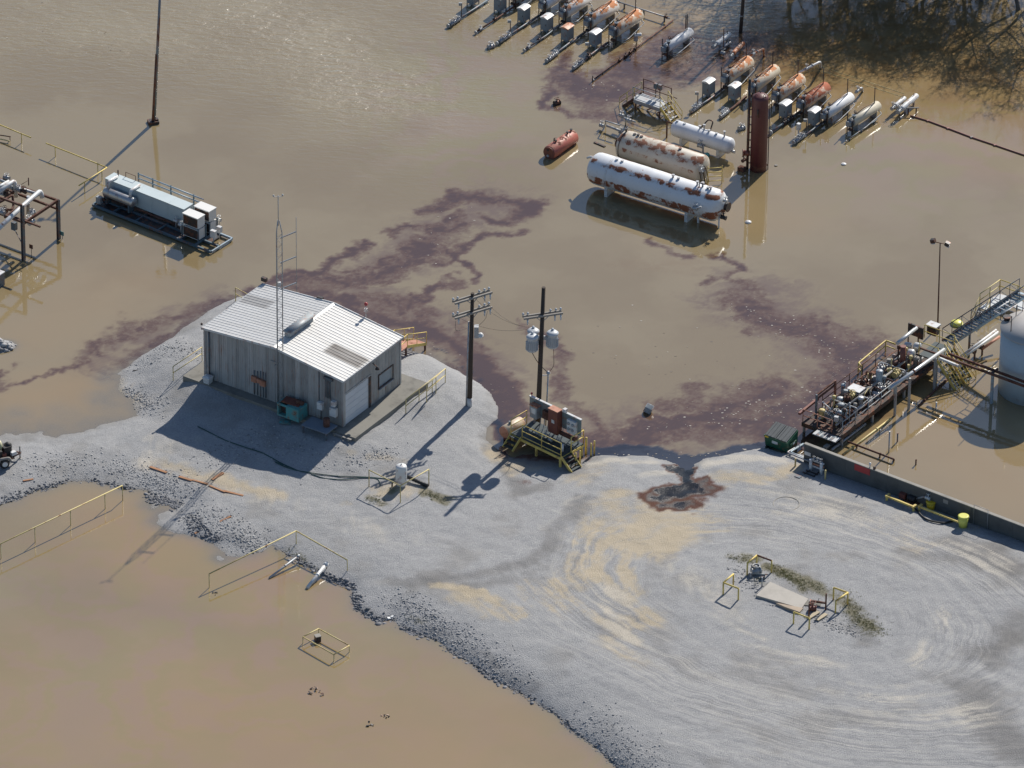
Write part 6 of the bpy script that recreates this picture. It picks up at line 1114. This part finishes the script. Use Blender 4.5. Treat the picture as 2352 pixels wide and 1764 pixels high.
# ================================================================ trailer at the left edge
tw=gz('TL2',140,1290); TR_=T('tank_trailer','small equipment trailer with cream tank cut by the left frame edge','trailer',Vector((tw.x,tw.y,tw.z)),math.radians(20))
wl_=TR_.add('wheel',MB().ring((0,-.12,.33),(0,1,0),.24,.1,20,8),BLK); TR_.add('rim',MB().cyl((0,-.2,.33),(0,-.05,.33),.19,16),WHT,wl_); wl2=TR_.add('wheel',MB().ring((0,1.5,.33),(0,1,0),.24,.1,20,8),BLK); TR_.add('rim',MB().cyl((0,1.45,.33),(0,1.6,.33),.19,16),WHT,wl2)
TR_.add('chassis',MB().bb(-2.2,.75,.1,.2,.45,.55).bb(-2.2,.75,1.2,1.3,.45,.55).bb(.65,.75,.2,1.2,.45,.55).bb(-2.2,-2.1,.2,1.2,.45,.55),DARK); TR_.add('deck',MB().bb(-2.1,.6,.22,1.18,.5,.56),RUST)
TR_.add('cream_tank',MB().vessel((-2.3,.95,1.15),(.15,.95,1.15),.4,.5,20),paint('cream_trailer_tank',(.62,.58,.36),.5,dirt=.3)); TR_.add('engine',MB().box((.35,.75,.9),(.55,.6,.6),.2),BLK); TR_.add('engine_cover',MB().ball((.5,.8,1.1),.28,10),BLK); TR_.add('engine_block',MB().box((-.5,.4,.85),(.9,.4,.5)),BLK)
TR_.add('mudguard',MB().pipe([(-.4,-.1,.5),(-.3,-.1,.72),(.3,-.1,.72),(.4,-.1,.5)],.1,6,.15),ARM); TR_.add('drawbar',MB().beam((.7,.3,.5),(1.35,.7,.45),.08,.08).beam((.7,1.2,.5),(1.35,.7,.45),.08,.08),RUST); TR_.add('jack',MB().cyl((1.3,.75,-.02),(1.3,.75,.95),.05,8).box((1.3,.75,.0),(.25,.25,.05)),ARM); TR_.add('toolbox',MB().box((.75,.45,.7),(.35,.3,.25),.3),WHT); TR_.add('red_pump',MB().box((.05,.35,.72),(.35,.3,.35)),BRN)
# ================================================================ valve pit island with guard frames
def gframe(label,pts,h,z=None):
    P=[gz(*p) for p in pts]; t=T('pipe_barrier',label,'guard frame',P[0],0,'yellow guard frames round the valve pit'); Q=[t.l(p) for p in P]
    for p in Q: t.add('post',MB().cyl(p-Vector((0,0,.3)),p+Vector((0,0,h)),.055,10),YEL)
    for i in range(len(Q)-1): t.add('cross_rail',MB().cyl(Q[i]+Vector((0,0,h)),Q[i+1]+Vector((0,0,h)),.06,10),YEL if not('rusty' in label and i==1) else RUST)
gframe('yellow corner guard frame with one rusty rail, rear of the valve pit',[('F',575,372),('F',655,305),('F',780,352)],.92)
gframe('yellow corner guard frame at the left end of the valve pit',[('F',457,462),('F',372,535),('F',500,585)],.9)
gframe('yellow corner guard frame at the right end of the valve pit',[('F',1305,580),('F',1425,622),('F',1323,692)],.92)
gframe('straight yellow guard frame at the front of the valve pit',[('F',968,780),('F',1100,832)],.85)
sl_=[gz('F',x,y) for x,y in((650,560),(770,448),(1095,585),(1035,668))]; zc=sum(p.z for p in sl_)/4
slab=T('concrete_slab','pale concrete slab in the middle of the valve pit island','slab',Vector((sl_[0].x,sl_[0].y,zc)),0); q=[slab.l(p) for p in sl_]; slab.add('slab_body',MB().prism([(p.x,p.y) for p in q],-.25,.15),paint('pale_concrete',(.50,.465,.41),.9,dirt=.35,bump=.2)); 
c2=slab.l(gz('F',1085,590)); slab.add('slab_patch',MB().prism([(c2.x-.1,c2.y-.05),(c2.x+.9,c2.y-.35),(c2.x+.8,c2.y-.75),(c2.x-.25,c2.y-.6)],-.2,.10),CONCD)
slab.add('worn_edge',MB().prism([(slab.l(gz('F',x,y)).x,slab.l(gz('F',x,y)).y) for x,y in((820,625),(1050,665),(1020,700),(900,660))],-.2,.155),paint('sandy_concrete',(.50,.40,.30),.9,dirt=.4))
for lb,x,y,a_ in(('tan board, left of the pair beside the valve pit slab',1140,715,.85),('tan board, right of the pair beside the valve pit slab',1205,735,.85)): one('pit_board',lb,'board',MB().box((0,0,.08),(.95,.28,.06)),PLANK if False else paint('tan_board',(.50,.42,.29),.8,dirt=.3),gz('F',x,y),a_)
vp=T('valve_assembly','rusty upright valve posts and beam at the slab end','valve',gz('F',1170,640),0)
for x,y,h_ in((1240,668,1.25),(1098,738,1.15)): p=vp.l(gz('F',x,y)); vp.add('post',MB().bb(p.x-.05,p.x+.05,p.y-.05,p.y+.05,-.3,p.z+h_),RUST)
a=vp.l(gz('F',1115,590,.25)); b=vp.l(gz('F',1248,610,.25)); vp.add('beam',MB().beam(a,b,.1,.12),RUST); vp.add('beam_foot',MB().beam((a.x,a.y-.25,a.z-.1),(a.x,a.y+.25,a.z-.1),.1,.12),SALM); p=vp.l(gz('F',1130,672)); vp.add('valve',MB().valve((p.x,p.y,.15),(1,0,0),.12),BRN); p=vp.l(gz('F',1170,620)); vp.add('hand_lever',MB().cyl((p.x,p.y,.1),(p.x+.1,p.y,.5),.02,6),BLUG)
vq=T('pit_valve','grey valve assembly with stand inside the rear guard frame','valve',gz('F',650,360),.3); vq.add('valve',MB().valve((0,0,.2),(1,0,0),.16,.4),GALV); vq.add('rubble_cap',MB().box((.02,.15,.42),(.45,.4,.22),.3),CONC)
for x,y,h_ in((700,470,.75),(605,395,.4)): p=vq.l(gz('F',x,y)); p=Matrix.Rotation(0,3,'Z')@p; vq.add('stand_pipe',MB().cyl((p.x,p.y,-.2),(p.x,p.y,h_),.045,8),GALV)
vq.add('cross_pipe',MB().cyl((-.5,-.45,.35),(.55,-.85,.35),.04,8),BLUG); vq.add('flange',MB().cyl((.2,-.75,.05),(.2,-.75,.3),.16,12),BLUG)
# ================================================================ clutter along the containment wall
zb_=.32
def barrier(label,a,b,mat):
    A=gz(*a); B=gz(*b); t=T('timber_barrier',label,'barrier',A,0); Bl=t.l(B); t.add('beam',MB().beam((0,0,zb_),(Bl.x,Bl.y,Bl.z+zb_),.12,.12),mat); d=Vector((Bl.x,Bl.y,0)).normalized(); n_=Vector((-d.y,d.x,0))
    for q in(.03,.97): p=Bl*q; t.add('foot',MB().beam(p+n_*.3+Vector((0,0,zb_+.0)),p-n_*.08+Vector((0,0,zb_+.0)),.16,.15),mat); t.add('leg',MB().bb(p.x-.07,p.x+.07,p.y-.07,p.y+.07,-.2,zb_-.07),mat)
barrier('yellow timber barrier nearest the red sign by the wall',('BW',205,405),('BW',590,560),YEL); barrier('yellow timber barrier behind the black hose by the wall',('BW',640,545),('BW',1270,790),YEL)
def bucket(label,p,r_,h_,m):
    t=T('plastic_bucket',label,'bucket',gz(*p),0); t.add('bucket_body',MB().lathe((0,0,0),(0,0,1),[(0,r_*.8),(h_,r_)],20),m); t.add('lid',MB().lathe((0,0,h_),(0,0,1),[(0,r_*1.08),(.06,r_*1.08),(.08,r_*.9),(.09,r_*.85)],20),m); t.add('handle',MB().pipe([(r_,0,h_-.08),(r_*1.25,0,h_-.04),(r_,.12,h_-.05)],.015,5),GALV)
bucket('bright yellow bucket standing against the containment wall',('BW',815,525),.31,.5,BUCK); bucket('pale yellow lidded barrel at the end of the black hose',('BW',1255,770),.34,.78,BUCK2)
hose('thick black hose between the pump and the pale yellow barrel',[('BW',480,480),('BW',560,500),('BW',630,560),('BW',700,640),('BW',780,690),('BW',900,720),('BW',1020,728),('BW',1160,690)],.06,BLK,'hose',.08)
hose('red cable hanging over the containment wall',[('BW',280,310),('BW',300,280)],.02,REDM)
pm=T('transfer_pump','dark transfer pump with silver fittings by the containment wall','pump',gz('BW',560,440),SITE); pm.add('pump_body',MB().vessel((-.35,0,.3),(.3,0,.3),.22,.4,16),BLK); pm.add('base_plate',MB().bb(-.6,.6,-.3,.3,.02,.1),RUST); pm.add('discharge_pipe',MB().pipe([(.3,.1,.35),(.9,.1,.75),(1.4,-.05,.7)],.07,8,.2),GALV); pm.add('motor',MB().box((-.7,.0,.3),(.45,.35,.35)),BRN); pm.add('valve',MB().valve((1.2,.05,.75),(1,0,0),.09),SILV)
pf=gz('DU',925,1410); lm=T('loading_manifold','white and salmon loading manifold between two yellow posts','manifold',pf,WRZ)
for x in(-.42,.42): lm.add('stand',MB().cyl((x,0,-.2),(x,0,.85),.11,14),WHT)
for z,m in((.75,WHT),(.5,SALM),(.3,WHT)): lm.add('cross_pipe',MB().cyl((-.5,.1,z),(.55,.1,z),.07,10),m)
for x in(-.25,.05,.3): lm.add('valve',MB().valve((x,.1,.85),(0,1,0),.06,.2),GALV)
lm.add('rack',MB().beam((-.55,-.35,.12),(.4,-.35,.12),.08,.06).beam((-.6,-.65,.1),(.35,-.65,.1),.08,.06),DARK); lm.add('rack_leg',MB().beam((-.4,-.75,.08),(-.4,.1,.08),.06,.05).beam((.25,-.75,.08),(.25,.1,.08),.06,.05),DARK)
for lb,x,y,h_ in(('short yellow post left of the loading manifold',598,1325,.62),('short yellow post right of the loading manifold',1075,1525,.68)): one('marker_post',lb,'post',MB().lathe((0,0,-.2),(0,0,1),[(0,.06),(h_+.2,.06),(h_+.23,.04)],10),YEL2,gz('DU',x,y),0,'yellow posts at the manifold')
lp=T('supply_lines','twin grey pipes bending round the wall corner beside the dumpster','pipe',gz('DU',500,1100),0)
for k in(0,1):
    P=[lp.l(gz('DU',730-40*k,960+10*k,.25)),lp.l(gz('DU',520-50*k,1095+5*k,.25)),lp.l(gz('DU',840-20*k,1235+5*k,.3))]; lp.add('pipe',MB().pipe(P,.06,8,.15),GALV if k else STEELB)
one('flat_plate','dark square plate lying on the gravel before the manifold','plate',MB().box((0,0,.03),(.42,.3,.03)),BLUG,gz('DU',645,1485),SITE)
one('manhole_ring','round earth ringed patch with a low concrete rim on the yard','manhole',MB().ring((0,0,-.005),(0,0,1),.86,.022,28,5),paint('sandy_rim',(.45,.41,.34),.95,dirt=.3),gz('R',275,1340))
# ================================================================ containment boom and awash lines behind the right heaters
bp=[g('TR',1535,690,.05),g('TR',1640,720,.05),g('TR',1760,765,.05),g('TR',1900,818,.05),g('TR',2040,865,.05),g('TR',2260,940,.05)]
BOOM=paint('faded_red_boom',(.30,.13,.11),.6,dirt=.3)
bm=T('containment_boom','long thin dark red boom floating to the right frame edge','boom',bp[0],0); bm.add('boom_float',MB().pipe([bm.l(p) for p in bp],.055,8),BOOM)
for q in range(1,5): p=bm.l(bp[q]); bm.add('boom_coupling',MB().box(p,(.2,.14,.1),.5),ARM if q==3 else BOOM)
for k in(0,1): flowline(('far' if k==0 else 'near')+' pale line awash behind the right heater row',[('TR',1010,400+k*25,.0),('TR',1500,560+k*22,.0)],r=.025,valves=(),mat=YEL2,tips=False)
br_=T('pipe_stand','rusty pipe bracket below the pair of white launchers','bracket',g('TR',1480,690,0),SITE); br_.add('bar',MB().cyl((-.6,-.2,.45),(.9,.9,.55),.05),ARM)
for x,y in((-.2,.1),(.3,.45),(.75,.8)): br_.add('leg',MB().cyl((x,y,-1),(x,y,.5),.05),RUST)
for lb,p,h_ in(('dark post at the top edge above the header pipe',('TM',1610,-60),1.),('thin dark post beside the long flow line end',('TM',1332,690),.45),('thin post behind the upper heater row',('TM',2120,250),1.2)): one('marker_stake',lb,'post',MB().lathe((0,0,-1),(0,0,1),[(0,.05),(1+h_,.04),(1.02+h_,.02)],8),DARK,g(*p,0))
# ================================================================ bare trees at the flooded wood edge
BARK=paint('grey_bark',(.13,.115,.10),.9,dirt=.5); TWIG=paint('grey_twigs',(.14,.12,.09),.9,dirt=.3)
def tree(label,p,H,seed,spread=.55):
    r=random.Random(seed); t=T('bare_tree',label,'tree',p,0,'bare trees along the flooded wood'); tr=MB(); cr=MB()
    def seg(mb,a,b,r0,r1,n): 
        d=b-a
        if d.length>1e-3: mb.lathe(a,d,[(0,r0),(d.length,r1)],n)
    def grow(a,d,L_,rad,lv):
        k=4 if lv<2 else 3; q=a; dd=d.copy()
        for i in range(k):
            dd=(dd+Vector((r.gauss(0,.13),r.gauss(0,.13),r.gauss(.03,.08)))).normalized(); b=q+dd*L_/k
            seg(tr if lv==0 else cr,q,b,rad*(1-.6*i/k),rad*(1-.6*(i+1)/k),7 if lv==0 else(4 if lv<3 else 3)); 
            if lv<4 and (i>0 or lv>0):
                for _ in range(2 if lv<3 else 3):
                    ax=Vector((r.gauss(0,1),r.gauss(0,1),r.gauss(.25,.5))); ax=(ax-dd*ax.dot(dd)).normalized(); nd=(dd*(.75-spread*.35)+ax*(spread+r.uniform(0,.3))).normalized()
                    if r.random()<.9: grow(b,nd,L_*r.uniform(.42,.62),rad*.45*(1-.4*(i+1)/k)+.010,lv+1)
            q=b
    grow(Vector((0,0,-.8)),Vector((r.gauss(0,.05),r.gauss(0,.05),1)),H*.62,.2,0)
    t.add('trunk',tr,BARK); t.add('crown',cr,TWIG); return t
PROTO=[]
TREES=[(1700,-30,1.,'leftmost'),(1770,-40,1.05,'second from left'),(1830,-75,1.1,'third from left'),(1880,-25,1.05,'fourth from left'),(1930,-10,.95,'fifth from left'),(1975,-65,1.1,'sixth from left'),(2030,-25,1.,'seventh from left'),(2080,-60,1.1,'eighth from left'),(2120,0,.9,'with its foot at the frame edge'),(2165,-40,1.,'third from right'),(2205,20,.95,'in the right corner'),(2260,-20,1.05,'second from right'),(2320,60,.9,'rightmost'),(2000,-120,1.2,'tallest, set back'),(2140,-130,1.2,'set back at right'),(1740,-100,1.15,'set back at left, first'),(1860,-130,1.2,'set back at left, second'),(1940,-90,1.1,'half hidden in the middle'),(2060,-100,1.1,'set back above the corner reflection'),(2190,-90,1.15,'set back near the right corner'),(2280,-80,1.1,'set back, far right'),(1640,-70,.9,'low one nearest the timber pole'),(1900,-180,1.3,'deepest in the wood'),(2090,-190,1.3,'deepest in the wood at right')]
for i,(x,y,sc,w2) in enumerate(TREES):
    lb='bare leafless tree at the flooded wood edge, '+w2; p=g('D',x,y,0)
    if i<4: t=tree(lb,p,11.5,i+1); PROTO.append(t)
    else:
        t=T('bare_tree',lb,'tree',p,0,'bare trees along the flooded wood')
        for ch in PROTO[i%4].o.children: c_=ch.copy(); COL.objects.link(c_); c_.parent=t.o
    t.o.rotation_euler=(0,0,i*1.37); t.o.scale=(sc,sc,sc)
# ================================================================ weeds and floating scum (uncountable)
def scatter(name,label,cat,zones,n,mat,fn,seed,onwater=False):
    r=random.Random(seed); m=MB(); tot=[]
    for pts,wd,st in zones:
        P=[g('D',x,y,.3) for x,y in pts]; P=P*2 if len(P)==1 else P; L_=sum((P[i+1]-P[i]).length for i in range(len(P)-1)); tot.append((P,wd,(L_+wd)*wd*st))
    S_=sum(t[2] for t in tot); C=[]
    for P,wd,wt_ in tot:
        for _ in range(int(n*wt_/S_)):
            i=r.randrange(len(P)-1); a,b=P[i],P[i+1]; q=r.random(); C.append((a.x+(b.x-a.x)*q+r.gauss(0,wd*.5),a.y+(b.y-a.y)*q+r.gauss(0,wd*.5)))
    Z=np.zeros(len(C)) if onwater else terrain(np.array([c[0] for c in C]),np.array([c[1] for c in C])); T_=terrain(np.array([c[0] for c in C]),np.array([c[1] for c in C])) if onwater else None
    for k,(c,z) in enumerate(zip(C,Z)):
        if onwater and T_[k]>-.02: continue
        if not onwater and z<.02: continue
        fn(m,r,c[0],c[1],float(z))
    o=link(name,mesh(name,m,mat)); o['kind']='stuff'; o['label']=label; o['category']=cat; return o
def tuft(m,r,x,y,z):
    for _ in range(r.randint(3,6)):
        a=r.uniform(0,6.28); h_=r.uniform(.03,.08); w2=.015; dx,dy=math.cos(a)*r.uniform(.02,.1),math.sin(a)*r.uniform(.02,.1); bx,by=x+r.gauss(0,.04),y+r.gauss(0,.04)
        m._add([(bx-w2,by,z-.02),(bx+w2,by,z-.02),(bx+dx,by+dy,z+h_)],[(0,1,2)])
def weedmat():
    m,n,b,L=nodes('weeds'); gi=N(n,'ShaderNodeNewGeometry'); L(mixc(n,gi.outputs['Random Per Island'],(.14,.16,.045),(.42,.37,.17)),b.inputs['Base Color']); b.inputs['Roughness'].default_value=.8; return m
scatter('weeds','low ragged weeds round the valve pit and white tank','weeds',MOSS,1500,weedmat(),tuft,21)
def scum(m,r,x,y,z):
    n=r.randint(4,6); s=r.uniform(.02,.07); a0=r.uniform(0,6); st=r.uniform(1,2.2)
    p=[(x+math.cos(a0+6.283*i/n)*s*st*r.uniform(.6,1),y+math.sin(a0+6.283*i/n)*s*r.uniform(.6,1)) for i in range(n)]; m.prism(p,.002,.012)
def scmat():
    m,n,b,L=nodes('floating_scum'); gi=N(n,'ShaderNodeNewGeometry'); L(mixc(n,step(n,gi.outputs['Random Per Island'],.2,.8),(.14,.11,.09),(.46,.42,.37)),b.inputs['Base Color']); b.inputs['Roughness'].default_value=.7; return m
scatter('floating_scum','pale flecks of scum drifting on the oily water','scum',[([(1850,740),(1780,870),(1650,880),(1400,920)],2.6,1.),([(1600,660),(1800,740)],2.,.8),([(1260,180),(1360,200)],1.6,.8),([(1440,980),(1650,965)],.5,1.6),([(900,700),(1080,860)],1.5,.4),([(900,560),(1000,450)],2.,.25),([(1290,975),(1440,975)],.35,2.),([(1300,700),(1600,800)],5,.12),([(100,60),(300,100)],5,.1),([(1470,1020),(1440,1060)],.01,.0)],520,scmat(),scum,22,True)
